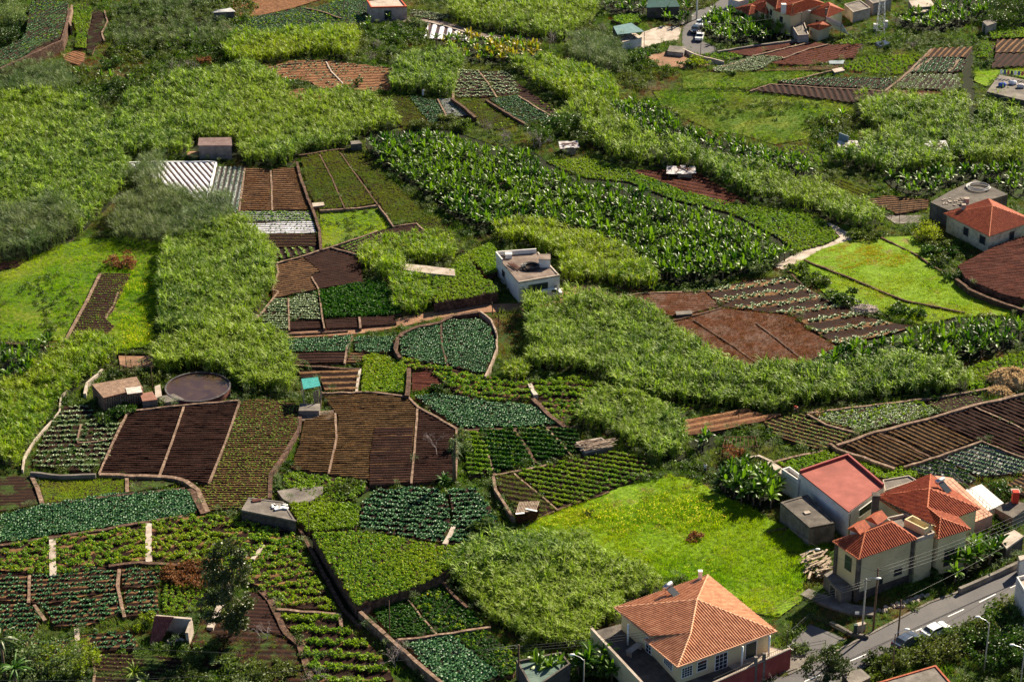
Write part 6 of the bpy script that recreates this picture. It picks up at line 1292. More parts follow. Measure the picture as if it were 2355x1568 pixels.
# ------------------------------------------------------------------ low walls, kerbs and edging
W = [
 ([(262,1010),(292,950),(302,944),(420,931),(550,919)], .35, .45, kerb, .5, 'tan edging along the top of the three dark ploughed fields'),
 ([(424,930),(397,1010),(367,1091)], .25, .4, kerb, .5, 'thin tan strip between the left and middle dark fields'),
 ([(552,920),(520,1012),(480,1110)], .25, .4, kerb, .5, 'thin tan strip between the middle dark field and the sprout field'),
 ([(262,1010),(240,1060),(228,1088)], .3, .4, kerb, .5, 'tan wall on the left side of the left dark field'),
 ([(691,935),(688,985),(655,1042),(622,1090),(620,1145)], .5, .6, stone, .3, 'curved stone wall right of the sprout field'),
 ([(228,1089),(300,1092),(380,1094),(425,1103),(455,1125),(478,1176)], .45, .9, kerb, .3, 'broad curved bank under the dark ploughed fields'),
 ([(740,903),(850,900),(938,910),(962,936),(1005,958),(1050,985)], .4, .5, kerb, .4, 'tan wall along the top of the furrowed field'),
 ([(960,938),(956,1000),(946,1110)], .3, .4, kerb, .5, 'pale strip dividing the furrowed field'),
 ([(1050,986),(1052,1040),(1046,1095)], .5, .45, kerb, .3, 'tan wall at the right end of the furrowed field'),
 ([(771,948),(774,1005),(756,1088)], .3, .4, kerb, .4, 'pale curved strip left of the wide furrowed field'),
 ([(683,372),(692,410),(708,455),(722,487),(735,530),(738,575)], .7, .5, stone, .3, 'curved stone channel wall beside the brown rows'),
 ([(563,386),(556,440),(550,486)], .2, .45, kerb, .4, 'tan strip between the green striped plot and the brown rows'),
 ([(623,390),(625,440),(626,484)], .2, .45, kerb, .4, 'tan strip between the two brown rowed plots'),
 ([(292,373),(400,371),(497,371)], .5, .3, paint_w, .3, 'white pipe edging along the top of the plastic rows'),
 ([(497,373),(485,425),(472,472)], .4, .4, paint_w, .4, 'white edging on the right of the plastic rows'),
 ([(688,357),(760,345),(832,338)], .5, .5, stone, .3, 'stone wall along the top of the olive plots'),
 ([(735,355),(764,410),(793,480)], .25, .3, stone, .5, 'thin wall between the left and middle olive plots'),
 ([(781,350),(825,410),(868,470)], .25, .3, stone, .5, 'thin wall between the middle and long olive plots'),
 ([(735,484),(800,480),(870,471)], .35, .5, kerb, .3, 'tan wall under the two short olive plots'),
 ([(870,472),(890,497),(905,520),(958,514),(990,541)], .5, .4, kerb, .3, 'kinked tan wall above the dark corner plot'),
 ([(635,605),(690,589),(762,568),(868,531)], .4, .5, kerb, .5, 'long tan wall above the chocolate plots'),
 ([(762,569),(825,586),(830,600)], .4, .4, kerb, .5, 'tan wall between the lettuce and the dark plot'),
 ([(636,605),(640,625),(626,665),(640,670),(605,715),(575,748)], .4, .4, kerb, .3, 'zigzag tan wall along the cane edge'),
 ([(663,685),(664,720),(665,760)], .25, .35, kerb, .4, 'tan strip between the two pale cabbage plots'),
 ([(716,636),(733,664),(742,735),(746,755)], .3, .35, kerb, .5, 'tan strip right of the pale cabbage plots'),
 ([(826,729),(829,753)], .4, .5, kerb, .3, 'short tan divider in the dark strips above the track'),
 ([(640,768),(720,765),(800,759)], .3, .5, stone, 0, 'stone edging along the dirt track'),
 ([(918,772),(925,765),(960,750),(1010,740),(1040,726),(1100,715)], .8, .7, stone, .3, 'rough stone wall over the fan shaped plot'),
 ([(1104,715),(1130,735),(1142,765),(1143,800),(1130,835),(1116,864)], .7, .3, wood, .4, 'plank fence on the right of the fan shaped plot', 'fence'),
 ([(915,774),(908,800),(920,822)], 1.4, .5, stone, 0, 'dark stone wall end left of the fan shaped plot'),
 ([(1014,745),(1017,800),(1030,842)], .2, .3, stone, .6, 'thin dark divider through the fan shaped plot'),
 ([(810,772),(797,800),(792,836)], .4, .4, kerb, .3, 'pale curved kerb between the cabbage plots'),
 ([(662,838),(740,843),(828,848)], .5, .5, stone, .2, 'stone wall over the brown stepped plot'),
 ([(828,848),(822,880),(820,902)], .3, .4, pale, .3, 'white pipe right of the brown stepped plot'),
 ([(940,846),(940,870),(936,908)], 1.3, .7, stone, 0, 'stone wall pier beside the flowered leafy plot'),
 ([(1218,882),(1232,908)], .6, .7, pale, .3, 'short grey slab between the striped leafy plots'),
 ([(1225,915),(1265,955),(1300,980)], .9, .7, stone, 0, 'stone bank right of the slanting cabbage field'),
 ([(1055,988),(1150,987),(1260,983),(1330,982)], .4, .5, stone, .2, 'stone edging above the vivid green plots'),
 ([(1098,990),(1120,1035),(1138,1088)], .2, .35, kerb, .4, 'tan strip between left and middle vivid green plots'),
 ([(1182,987),(1207,1022),(1232,1063)], .25, .45, stone, .4, 'stony strip between middle and right vivid green plots'),
 ([(1258,985),(1288,1015),(1316,1048)], .2, .35, kerb, .4, 'tan strip right of the vivid green plots'),
 ([(1134,1092),(1200,1080),(1258,1068)], .4, .5, kerb, .2, 'tan wall above the dark leafy plots'),
 ([(1134,1095),(1140,1125),(1165,1165),(1182,1195)], .8, .5, kerb, .2, 'wall on the left of the dark leafy plots'),
 ([(1182,1088),(1240,1135),(1283,1172)], .15, .35, kerb, .4, 'thin strip between the dark leafy plots'),
 ([(1180,1225),(1245,1185),(1320,1158),(1400,1130)], .25, .4, stone, .1, 'stone edge between the dark plots and the flowered meadow'),
 ([(825,1408),(880,1378),(960,1345),(1008,1325)], .7, .5, kerb, .6, 'upper wall of the walled enclosure at the bottom'),
 ([(828,1405),(905,1475),(1020,1572)], .8, .7, kerb, .7, 'long front wall of the walled enclosure at the bottom'),
 ([(1010,1327),(1045,1368),(1075,1395)], .6, .4, stone, .5, 'right wall of the walled enclosure'),
 ([(932,1369),(970,1418),(1004,1457)], .3, .3, kerb, .6, 'thin divider inside the walled enclosure'),
 ([(915,1470),(1010,1458),(1128,1440)], .5, .5, kerb, .5, 'cross wall inside the walled enclosure'),
 ([(1385,698),(1400,686),(1470,674),(1618,668)], .25, .4, kerb, .1, 'dry edging above the dead brown plot'),
 ([(1530,740),(1600,724),(1660,707)], .25, .35, stone, .1, 'thin wall between the dead brown plots'),
 ([(1595,735),(1680,790),(1780,862)], .15, .3, stone, .15, 'thin line through the big dead brown field'),
 ([(1740,742),(1790,780),(1845,825)], .2, .4, stone, .15, 'row of stones through the big dead brown field'),
 ([(1925,1022),(2010,993),(2130,963),(2240,930),(2300,918),(2357,905)], .5, .7, kerb, .5, 'broad tan wall above the lower right ridged plots'),
 ([(1910,1018),(1925,1030),(1985,1050),(2058,1075)], .6, .6, kerb, .4, 'tan wall under the lower right ridged plots'),
 ([(1857,950),(1900,975),(1975,996)], .4, .5, kerb, .4, 'low wall between the seedling plot and the leafy plot'),
 ([(1860,948),(1905,943),(2010,930),(2080,922),(2160,912),(2232,900),(2290,888)], .35, .5, kerb, .3, 'long curving wall under the cane on the right'),
 ([(2080,1073),(2160,1048),(2258,1013)], .4, .5, kerb, .5, 'tan wall above the striped cabbage plots'),
 ([(2015,992),(2075,1018),(2150,1055)], .2, .35, stone, .6, 'stone line between the brown ridged plots'),
 ([(2236,932),(2300,960),(2357,988)], .2, .4, kerb, .6, 'tan line between the dark ridged plots'),
 ([(2258,1014),(2357,1053)], .2, .35, kerb, .6, 'strip above the right striped plot'),
 ([(1760,1067),(1820,1050),(1895,1035)], .5, .6, kerb, .1, 'tan wall above the leafy wedge'),
 ([(1765,1062),(1800,1085),(1838,1100)], .5, 1.2, pale, .2, 'pale walkway behind the white hall', 'walkway'),
 ([(2200,640),(2230,665),(2290,690),(2357,712)], 1.1, .6, stone, 0, 'thick dry stone wall under the red raised field'),
 ([(1808,618),(1850,660),(1900,690),(1950,708)], .3, .4, stone, 0, 'stone edge of the meadow ditch'),
 ([(2025,545),(2100,580),(2160,620),(2260,650)], .3, .35, stone, .1, 'dark irrigation line across the bright meadow'),
 ([(1850,597),(1960,640),(2080,690),(2220,718)], .3, .35, stone, .1, 'second dark irrigation line across the bright meadow'),
 ([(1725,209),(1772,193),(1900,202),(2034,209)], .3, .4, kerb, .4, 'pale pipe line above the deep ridged field'),
 ([(1800,190),(1900,165),(1940,155)], .3, .5, kerb, .2, 'tan path edge in the upper right plots'),
 ([(2035,210),(2090,165),(2143,112)], .4, .6, kerb, .3, 'long tan path edge climbing the upper right terraces'),
 ([(1735,128),(1800,112),(1862,97)], .4, .6, kerb, .3, 'tan bank between the dark red strips'),
 ([(1800,134),(1860,112),(1905,101)], .4, .5, kerb, .3, 'tan bank above the straw rows'),
 ([(1640,160),(1700,143),(1735,128)], .3, .5, kerb, .2, 'tan bank above the pale cabbage plot'),
 ([(1650,118),(1740,103),(1832,92)], .9, .5, conc, 0, 'concrete roadside wall under the banana grove'),
 ([(1570,112),(1605,127),(1665,142)], 1.0, .4, pale, 0, 'pale wall below the parked cars'),
 ([(2103,163),(2115,150),(2143,135)], .3, .7, kerb, .4, 'tan ditch in the upper right cabbage plot'),
 ([(2183,165),(2195,150),(2204,137)], .3, .7, kerb, .4, 'second tan ditch in the upper right cabbage plot'),
 ([(1053,162),(1043,190),(1042,228)], .3, .6, kerb, .2, 'curved tan strip left of the cabbage rows'),
 ([(1100,162),(1122,190),(1143,224)], .25, .45, kerb, .2, 'curved tan strip between the cabbage rows'),
 ([(1038,226),(1065,245),(1093,270)], 1.2, .6, stone, 0, 'dark thick wall right of the netted bed'),
 ([(1006,228),(1018,250),(1033,275)], .3, .4, kerb, .4, 'pale strip between the two netted beds'),
 ([(1118,230),(1170,262),(1218,290)], .9, .5, stone, 0, 'shaded wall between the olive plot and the green bed'),
 ([(1192,220),(1240,250),(1288,278)], .5, .5, kerb, .4, 'wall between the green bed and the dark strip'),
 ([(515,52),(535,72),(548,84)], .7, .8, stone, 0, 'rough stone wall below the tin roofed shed'),
 ([(0,158),(60,130),(142,92),(152,60),(160,20)], 2.8, .6, stone, 0, 'high terrace wall at the top left corner'),
 ([(165,12),(158,45),(163,60)], 1.0, .5, kerb, 1.5, 'pale steps beside the top left terrace'),
 ([(240,25),(247,50),(234,75),(240,95)], .4, .4, kerb, .2, 'curved edge of the narrow dark terrace'),
 ([(750,142),(762,165),(790,192)], .2, .3, pale, .2, 'pipe crossing the tan terraced plot'),
 ([(600,165),(640,150),(755,137)], .3, .3, stone, .1, 'stone edge above the tan terraced plot'),
 ([(985,50),(1040,64),(1100,83),(1240,97)], .5, .4, pale, .1, 'pale kerb beside the grey track'),
 ([(970,85),(980,68),(990,53)], .3, .4, kerb, .2, 'kerb on the left of the white plastic rows at the top'),
 ([(700,18),(745,28),(785,42)], .3, .4, kerb, .2, 'tan strip in the big top field'),
 ([(230,628),(200,690),(150,782)], .45, .6, kerb, .15, 'tan wall left of the narrow soil strip'),
 ([(272,670),(262,700),(242,730)], .3, .4, kerb, .15, 'short tan wall right of the narrow soil strip'),
 ([(0,788),(70,792),(150,800),(200,805)], .3, .6, stone, .1, 'stone edge under the left meadow'),
 ([(72,1092),(85,1120),(98,1158)], .25, .8, kerb, .3, 'pale divider between the bare plot and the seedbed'),
 ([(291,1093),(293,1130)], .25, .7, kerb, .3, 'short divider right of the seedbed'),
 ([(100,1162),(200,1147),(300,1135),(425,1122)], .35, .6, stone, .3, 'stone wall above the dense cabbage field'),
 ([(440,1122),(455,1150),(470,1180)], .3, 1.1, stone, .4, 'brown path at the right end of the cabbage field'),
 ([(0,1252),(110,1236),(240,1216),(340,1198),(420,1187)], .4, .6, stone, .3, 'stone wall under the dense cabbage field'),
 ([(120,1240),(121,1290),(122,1322)], .4, .9, pale, .3, 'left pale channel through the leafy terraces'),
 ([(342,1202),(341,1250),(343,1290)], .4, .9, pale, .3, 'right pale channel through the leafy terraces'),
 ([(605,1252),(592,1270),(580,1285)], .4, .6, pale, .3, 'short pale channel right of the tall tree'),
 ([(67,1322),(66,1384)], .35, .5, kerb, .3, 'upper left divider of the dark leafy rows'),
 ([(274,1308),(270,1345),(286,1418)], .35, .6, kerb, .3, 'winding divider of the dark leafy rows'),
 ([(78,1390),(104,1425)], .35, .6, kerb, .3, 'slanting lower divider of the dark leafy rows'),
 ([(176,1445),(182,1510)], .35, .7, pale, .3, 'lower middle divider of the dark leafy rows'),
 ([(506,1390),(495,1415),(482,1442)], .4, .8, pale, .2, 'pale plank channel beside the tree trunk'),
 ([(250,1300),(320,1292),(420,1298),(470,1305)], .6, .6, stone, .1, 'stone bank above the dark leafy rows'),
 ([(600,1355),(622,1378),(650,1440),(660,1455),(690,1480),(705,1530),(720,1568)], .4, .9, stone, .1, 'winding stone path wall by the banded beds'),
 ([(636,1400),(782,1410),(785,1440)], .5, .6, kerb, .2, 'tan wall above the banded brown beds'),
 ([(690,1215),(740,1310),(790,1400),(830,1440)], .5, .5, stone, 0, 'wall on the left of the dark ditch'),
 ([(1045,1205),(1035,1228),(1022,1250)], .35, .6, pale, .3, 'pale plank path between the bright cabbage fields'),
 ([(52,1080),(55,1050),(80,1010),(115,970),(137,945),(140,910),(155,895)], .45, .25, pale, .1, 'white winding kerb along the left cane'),
 ([(195,905),(200,880),(235,848)], .8, .4, pale, .1, 'pale curved wall above the netted shed'),
 ([(70,1085),(140,1092),(220,1090)], .9, .4, conc, .1, 'grey retaining wall under the kitchen garden'),
 ([(178,1015),(180,1000),(186,975)], .3, .3, kerb, .3, 'left border of the raised beds'),
 ([(178,1018),(225,1014),(245,1010)], .3, .3, kerb, .3, 'lower border of the raised beds'),
 ([(215,1570),(218,1545),(214,1515),(235,1505)], .3, .4, kerb, .2, 'curved border of the bottom left seed plot'),
 ([(1715,1052),(1745,1047),(1780,1062)], .3, .5, pale, .1, 'white pipe beside the pergola'),
 ([(1910,1428),(1960,1455),(1998,1460)], .5, .4, conc, 0, 'low grey wall above the driveway'),
 ([(1850,1358),(1900,1380),(1960,1400),(2010,1405)], .3, 2.2, conc, 0, 'grey paved footpath at the foot of the cream house', 'footpath'),
 ([(1765,1222),(1800,1214),(1900,1202)], .3, .5, stone, 0, 'line of stones across the flowered meadow'),
]
for w_ in W:
    pix, h_, wd, mt, z_, lb = w_[:6]; nm = w_[6] if len(w_) > 6 else 'field_wall'
    wall(pix, h_, wd * (.8 if mt is kerb else 1), mt, z_, lb, nm, nm.replace('field_wall', 'wall').replace('_', ' '))
# ------------------------------------------------------------------ poles, lamps, cables
def pole(x, y, h, mat, label, name='utility_pole', r=.14, lamp=None, arm=0, lean=(0, 0)):
    p = P(x, y); b = B(name, label, name.replace('_', ' '), p); top = p + Vector((lean[0], lean[1], h)); b.top = top
    b.part('pole', MB().tube([p - Vector((0, 0, .3)), top], [r, r * .65], 8), mat, smooth=True)
    if arm: b.part('cross_arm', MB().bar(top + Vector((-arm, 0, -.3)), top + Vector((arm, 0, -.3)), .1, .1), steel)
    if lamp:
        d = Vector(lamp).normalized(); e1 = top + d * 1.3 + Vector((0, 0, .35)); b.part('lamp_arm', MB().tube([top - Vector((0, 0, .2)), top + d * .5 + Vector((0, 0, .2)), e1], .04, 6), galv)
        m = MB(); m.ball(e1 + d * .3, (.38, .2, .13), 0, 10, 6); b.part('lamp_head', m, paint_w, smooth=True)
    return b
q1 = pole(1982,1457,8.6,polec,'concrete pole with a lamp arm in front of the cream house',lamp=(1,-.3,0),arm=.7)
q2 = pole(2008,1450,9.8,polew,'tall dark wooden pole beside the concrete one',arm=.4,r=.16)
q3 = pole(2064,1476,6.6,polew,'brown wooden pole on the kerb of the asphalt road')
q4 = pole(2051,1552,6.4,polew,'dark lamp pole beside the bushes below the asphalt road','street_lamp',r=.1,lamp=(1,.3,0))
q5 = pole(2263,1545,7.6,polec,'grey street lamp in the bushes at the lower right','street_lamp',r=.1,lamp=(-1,.6,0))
q6 = pole(2345,1590,6.5,polec,'street lamp at the bottom right corner','street_lamp',r=.1,lamp=(-1,.3,0))
q7 = pole(1848,1352,5.8,steel,'thin black garden lamp on the flowered meadow','street_lamp',r=.06,lamp=(1,.1,0))
q8 = pole(897,1472,6.2,polew,'thin wooden pole standing in the walled enclosure',r=.1)
q9 = pole(1193,1572,6.0,polew,'wooden pole beside the bottom tank',arm=.5)
q10 = pole(1342,1585,4.6,polec,'pale lamp pole among the bottom bananas','street_lamp',r=.1,lamp=(-.5,.2,0))
q11 = pole(711,1237,4.6,polew,'thin wooden pole by the stone tank',r=.08)
q12 = pole(690,1030,5.2,polew,'thin dark pole left of the turquoise canopy',r=.08)
q13 = pole(1809,1496,4.2,steel,'black lamp post by the sloping driveway','street_lamp',r=.06)
q14 = pole(1602,45,7.5,white,'white round pole at the top road','utility_pole',r=.22)
q15 = pole(1611,128,7.5,steel,'thin dark lamp post beside the parked cars','street_lamp',r=.07,lamp=(1,0,0))
q16 = pole(1841,88,6.2,steel,'lamp post in front of the big village house','street_lamp',r=.07,lamp=(1,0,0))
q17 = pole(2067,522,5.2,steel,'thin pole among the wire posts near the red pyramid roof',r=.06)
q18 = pole(1787,592,4.0,polew,'thin pole at the edge of the central bananas',r=.06)
q19 = pole(1389,652,4.8,polew,'thin pole in the cane behind the white flat roofed house',r=.05)
q20 = pole(2272,1118,6.4,steel,'thin pole above the striped cabbage plots','utility_pole',r=.06,arm=.4)
q21 = pole(2196,90,5.0,polew,'pole at the upper right leafy plots',r=.07); q22 = pole(352,905,5.0,polew,'pole between the netted shed and the round tank',r=.07); q23 = pole(292,860,4.0,polew,'pole beside the wire gate',r=.06)
def cable(a, c, sag, label, r=.022):
    a, c = Vector(a), Vector(c); pts = [a.lerp(c, t / 16) - Vector((0, 0, sag * 4 * (t / 16) * (1 - t / 16))) for t in range(17)]
    return tag(MB().tube(pts, r, 4).build('cable', plain('cable_black', (.06, .06, .065), .5), smooth=True), label, 'cable')
far = P(2480,1120,9); lt = P(1180,1520,6.5)
for i, (dx, lb) in enumerate(((-.6,'first'),(-.2,'second'),(.2,'third'),(.6,'fourth'))):
    cable(q2.top + Vector((dx, 0, -.3 - i * .35)), far + Vector((dx, 0, -i * .5)), .9, lb + ' of the black cables running from the tall wooden pole to the right edge')
for i, lb in enumerate(('upper', 'middle', 'lower')): cable(q1.top + Vector((0, 0, -.3 - .4 * i)), q9.top + Vector((0, 0, -.2 - .4 * i)), 1.6, lb + ' of the cables crossing the peach roof')
cable(q2.top - Vector((0, 0, .6)), P(1815,1215,4.4), .8, 'thin cable from the tall pole to the grey store'); cable(q3.top, P(2480,1150,7), .8, 'cable from the brown pole to the right edge'); cable(q9.top, P(-150,1560,8), 2.0, 'long cable from the bottom pole to the left'); cable(q9.top - Vector((0, 0, .5)), P(-150,1450,10), 2.0, 'second long cable from the bottom pole to the left')
cable(q15.top, q16.top, .8, 'cable between the two village lamp posts'); cable(q16.top, P(2024,80,10), .8, 'cable from the village lamp post to the pylon')
def posts(pix, h, r, label, sp=1, name='fence_post', mat=None):
    for i, (x, y) in enumerate(pix): p = P(x, y); tag(MB().tube([p - Vector((0, 0, .2)), p + Vector((rnd.uniform(-.1, .1), 0, h))], r, 6).build(name, mat or polew), label, 'post', label)
posts([(1133,722),(1146,750),(1145,770),(1142,792)], 2.2, .09, 'wooden post of the plank fence right of the fan shaped plot')
posts([(2035,500),(2050,503),(2085,500),(2100,498),(2118,494)], 2.6, .04, 'thin wire post on the tan rowed plot')
posts([(1725,160),(1642,118)], 1.6, .05, 'thin stake beside the pale cabbage plots')
# ------------------------------------------------------------------ vehicles
def car(x, y, ang, col, label, L=4.2, Wd=1.75, H=1.45, kind='car', z=0.03):
    c = P(x, y, z); e = empty('car' if kind == 'car' else 'pickup_truck', c, label, 'car' if kind == 'car' else 'pickup truck', ang)
    if kind == 'car': prof = [(-.5,.35),(-.49,.62),(-.40,.70),(-.27,.74),(-.12,.99),(.10,1.0),(.26,.96),(.40,.73),(.49,.68),(.5,.35),(.46,.18),(-.46,.18)]
    elif kind == 'van': prof = [(-.5,.35),(-.49,.55),(-.36,.66),(-.24,.97),(.0,1.0),(.42,.98),(.49,.85),(.5,.35),(.46,.18),(-.46,.18)]
    else: prof = [(-.5,.35),(-.49,.60),(-.26,.66),(-.16,.98),(.02,1.0),(.08,.95),(.10,.62),(.49,.62),(.5,.35),(.46,.18),(-.46,.18)]
    V, F = [], []; n = len(prof)
    for j, (yy, sh) in enumerate(((-.5, 0), (-.46, 1), (.46, 1), (.5, 0))):
        for (u, w) in prof:
            k = 1.0
            ty = yy * Wd * (1 - .22 * max(0, (w - .62) / .38)); V.append((u * L * (1 if sh else .985), ty, w * H * (1 if sh else (.97 if w > .3 else 1.05))))
    for j in range(3):
        for i in range(n): F.append((j * n + i, j * n + (i + 1) % n, (j + 1) * n + (i + 1) % n, (j + 1) * n + i))
    F.append(tuple(range(n))); F.append(tuple(3 * n + i for i in range(n - 1, -1, -1)))
    pm = bpy.data.materials.get('car_' + label[:6]) or plain('carpaint_%.2f_%.2f' % (col[0], col[2]), col, .22, .1, .6, .03)
    MB().add(V, F).build('body', pm, e, smooth=False, bevel=.03)
    g = MB(); hh = lambda w: w * H
    wy = lambda w: .5 * Wd * (1 - .22 * max(0, (w - .62) / .38)) + .012
    tops = {'car': ((-.24,.76),(-.12,.95),(.10,.96),(.24,.92),(.36,.76)), 'van': ((-.34,.68),(-.23,.93),(-.02,.93),(-.02,.68)), 'pickup': ((-.22,.70),(-.14,.94),(.02,.95),(.05,.70))}[kind]
    for s in (-1, 1):
        vs = [(u * L, s * wy(w), hh(w)) for u, w in tops]; g.add(vs, [tuple(range(len(vs))) if s < 0 else tuple(range(len(vs)))[::-1]])
    fr_ = {'car': ((-.265,.75),(-.13,.98)), 'van': ((-.355,.67),(-.245,.955)), 'pickup': ((-.255,.67),(-.165,.965))}[kind]
    (u0, w0), (u1, w1) = fr_; o = .02
    g.add([(u0 * L - o, -wy(w0) * .86, hh(w0) + o), (u0 * L - o, wy(w0) * .86, hh(w0) + o), (u1 * L - o, wy(w1) * .86, hh(w1) + o), (u1 * L - o, -wy(w1) * .86, hh(w1) + o)], [(0, 1, 2, 3)])
    if kind == 'car': g.add([(.39 * L + o, -wy(.75) * .84, hh(.76) + o), (.27 * L + o, -wy(.95) * .84, hh(.955) + o), (.27 * L + o, wy(.95) * .84, hh(.955) + o), (.39 * L + o, wy(.75) * .84, hh(.76) + o)], [(0, 1, 2, 3)])
    g.build('windows', glass, e)
    for u in (-.31, .30):
        for s in (-1, 1): MB().tube([(u * L, s * (Wd / 2 - .2), .31), (u * L, s * (Wd / 2 + .01), .31)], .31, 14).build('wheel', plain('tyre', (.02, .02, .02), .8), e)
    for s in (-1, 1): MB().box((-.5 * L + .02, s * Wd * .34, .60 * H), (.08, .34, .14)).build('headlight', plain('lamp_glass', (.7, .7, .7), .2), e); MB().box((.5 * L - .03, s * Wd * .38, .60 * H), (.08, .26, .16)).build('tail_light', plain('red_lens', (.35, .02, .02), .3), e)
    return e
ra = ang_of((2120,1478), (2230,1428))
car(2150,1458,ra + math.pi,(.80,.82,.84),'white hatchback parked at the edge of the asphalt road')
car(2083,1482,ra + math.pi + .1,(.06,.08,.12),'dark blue car half hidden by bushes below the asphalt road')
car(1266,682,math.pi + .12,(.78,.80,.84),'white van parked in front of the dark green garage door',4.0,1.7,1.75,'van')
aa = R(80)
car(1609,60,aa,(.50,.52,.55),'silver car, topmost in the line parked at the top road'); car(1599,74,aa,(.02,.03,.05),'dark car in the middle of the parked line at the top road',4.4); car(1609,90,aa,(.72,.72,.72),'white pickup parked lowest in the line at the top road',4.6,1.7,1.5,'pickup'); car(1684,27,.5,(.03,.05,.09),'dark car on the village road by the low red roof')
# ------------------------------------------------------------------ people
def person(x, y, z, pose, shirt, trousers, label, ang=0):
    p = P(x, y, z); e = empty('person', p, label, 'person', ang); skin = plain('skin', (.38, .22, .15), .6)
    if pose == 'stand': J = [(0,0,.95),(0,0,1.2),(0,.0,1.42),(0,0,1.52),(0,-.02,1.66)]; arms = [((-.2,0,1.4),(-.27,.02,1.12),(-.24,-.12,.88)), ((.2,0,1.4),(.27,.02,1.12),(.26,-.1,.88))]; legs = [((-.1,0,.92),(-.12,-.03,.5),(-.13,0,.06)), ((.1,0,.92),(.12,-.03,.5),(.14,.02,.06))]
    else: J = [(0,.25,.90),(0,.05,1.0),(0,-.22,.98),(0,-.33,.93),(0,-.43,.86)]; arms = [((-.2,-.2,.95),(-.22,-.28,.62),(-.15,-.42,.34)), ((.2,-.2,.95),(.24,-.3,.64),(.16,-.44,.30))]; legs = [((-.1,.25,.88),(-.14,.1,.48),(-.15,.22,.06)), ((.1,.25,.88),(.14,.06,.48),(.16,.1,.06))]
    def sk(name, chains, mat, sub=2):
        V = []; E = []; Rr = []
        for ch in chains:
            b0 = len(V)
            for i, (q, r) in enumerate(ch):
                if i == 0 and V and r < 0: b0 = len(V); continue
                V.append(q); Rr.append(abs(r))
                if len(V) - 1 > b0: E.append((len(V) - 2, len(V) - 1))
        me = bpy.data.meshes.new(name); me.from_pydata(V, E, []); o = bpy.data.objects.new(name, me); COL.objects.link(o); o.parent = e
        return o
    # one continuous body grown with a skin modifier
    V = [J[0], J[1], J[2], J[3], J[4]]; Rr = [.15, .14, .16, .06, .105]; E = [(0,1),(1,2),(2,3),(3,4)]
    for a in arms:
        b = len(V); V += list(a) + [tuple(Vector(a[2]) + (Vector(a[2]) - Vector(a[1])).normalized() * .12)]; Rr += [.065, .05, .035, .04]; E += [(2, b), (b, b + 1), (b + 1, b + 2), (b + 2, b + 3)]
    for l in legs:
        b = len(V); V += list(l) + [(l[2][0], l[2][1] - .2, .04)]; Rr += [.105, .075, .05, .045]; E += [(0, b), (b, b + 1), (b + 1, b + 2), (b + 2, b + 3)]
    me = bpy.data.meshes.new('body'); me.from_pydata(V, E, []); o = bpy.data.objects.new('body', me); COL.objects.link(o); o.parent = e
    md = o.modifiers.new('skin', 'SKIN')
    for i, s in enumerate(o.data.skin_vertices[0].data): s.radius = (Rr[i], Rr[i] * (.72 if i in (0, 1, 2) else 1)); s.use_root = (i == 0)
    sb = o.modifiers.new('sub', 'SUBSURF'); sb.levels = 1; sb.render_levels = 1
    me.materials.append(skin)
    def clothes(name, verts, rads, mat):
        m = MB()
        for ch, rr in zip(verts, rads): m.tube(ch, rr, 10)
        m.build(name, mat, e, smooth=True)
    g = 1.22
    clothes('shirt', [[J[0], J[1], J[2]], [J[2], arms[0][0], arms[0][1]], [J[2], arms[1][0], arms[1][1]]], [[.165, .16, .15], [.09, .085, .065], [.09, .085, .065]], shirt)
    clothes('trousers', [[Vector(J[0]), l[0], l[1], l[2]] for l in legs], [[.12, .125, .09, .07]] * 2, trousers)
    h = MB(); h.ball(Vector(J[4]) + Vector((0, .02, .03)), (.115, .125, .11), 0, 10, 6); h.build('hair', plain('dark_hair', (.03, .02, .015), .7), e, smooth=True)
    return e
cw = plain('white_cloth', (.75, .75, .75), .9); cd = plain('dark_cloth', (.04, .045, .06), .9); cr = plain('red_cloth', (.50, .06, .03), .9)
person(1621,1088,0,'stand',cw,cd,'person in a white shirt standing by the bananas near the pergola')
person(1829,948,.3,'bend',cr,cd,'person in a red top bending at the corner of the seedling plot',1.2)
person(1041,262,.4,'bend',cw,cd,'person in white bending over the small bluish bed',.5)
person(973,222,.35,'stand',cw,cw,'person in pale clothes standing at the top of the netted bed')
# ------------------------------------------------------------------ trees, bushes
def leafcloud(blobs, n, s, seed=0, gap=0.35):
    r = random.Random(seed); V, F = [], []
    tot = sum(b[1].x * b[1].y for b in blobs)
    for c, rad in blobs:
        k = int(n * rad.x * rad.y / tot)
        cl = [(Vector((r.gauss(0, 1), r.gauss(0, 1), r.gauss(0, 1))).normalized(), r.uniform(.6, 1.05)) for _ in range(max(5, k // 26))]
        for i in range(k):
            d, q = cl[i % len(cl)]; d2 = (d + Vector([r.gauss(0, .28) for _ in range(3)])); p = c + Vector((d2.x * rad.x, d2.y * rad.y, d2.z * rad.z)) * q * .92
            nn = Vector([r.gauss(0, 1) for _ in range(3)]).normalized(); t = nn.orthogonal().normalized(); bb = nn.cross(t); z = s * r.uniform(.6, 1.4); b0 = len(V)
            V += [tuple(p - t * z), tuple(p - bb * z * .55), tuple(p + t * z), tuple(p + bb * z * .55)]; F.append((b0, b0 + 1, b0 + 2, b0 + 3))
    return V, F
def branches(m, p, d, L, r, depth, rr, spread=.6):
    q = p + d * L; m.tube([p, (p + q) / 2 + Vector([rr.uniform(-.06, .06) * L for _ in range(3)]), q], [r, r * .8, r * .6], 5)
    if depth:
        for _ in range(3 if depth > 1 else 3):
            d2 = (d + Vector([rr.gauss(0, spread) for _ in range(3)]) + Vector((0, 0, .1))).normalized(); branches(m, q, d2, L * rr.uniform(.6, .8), r * .55, depth - 1, rr, spread)
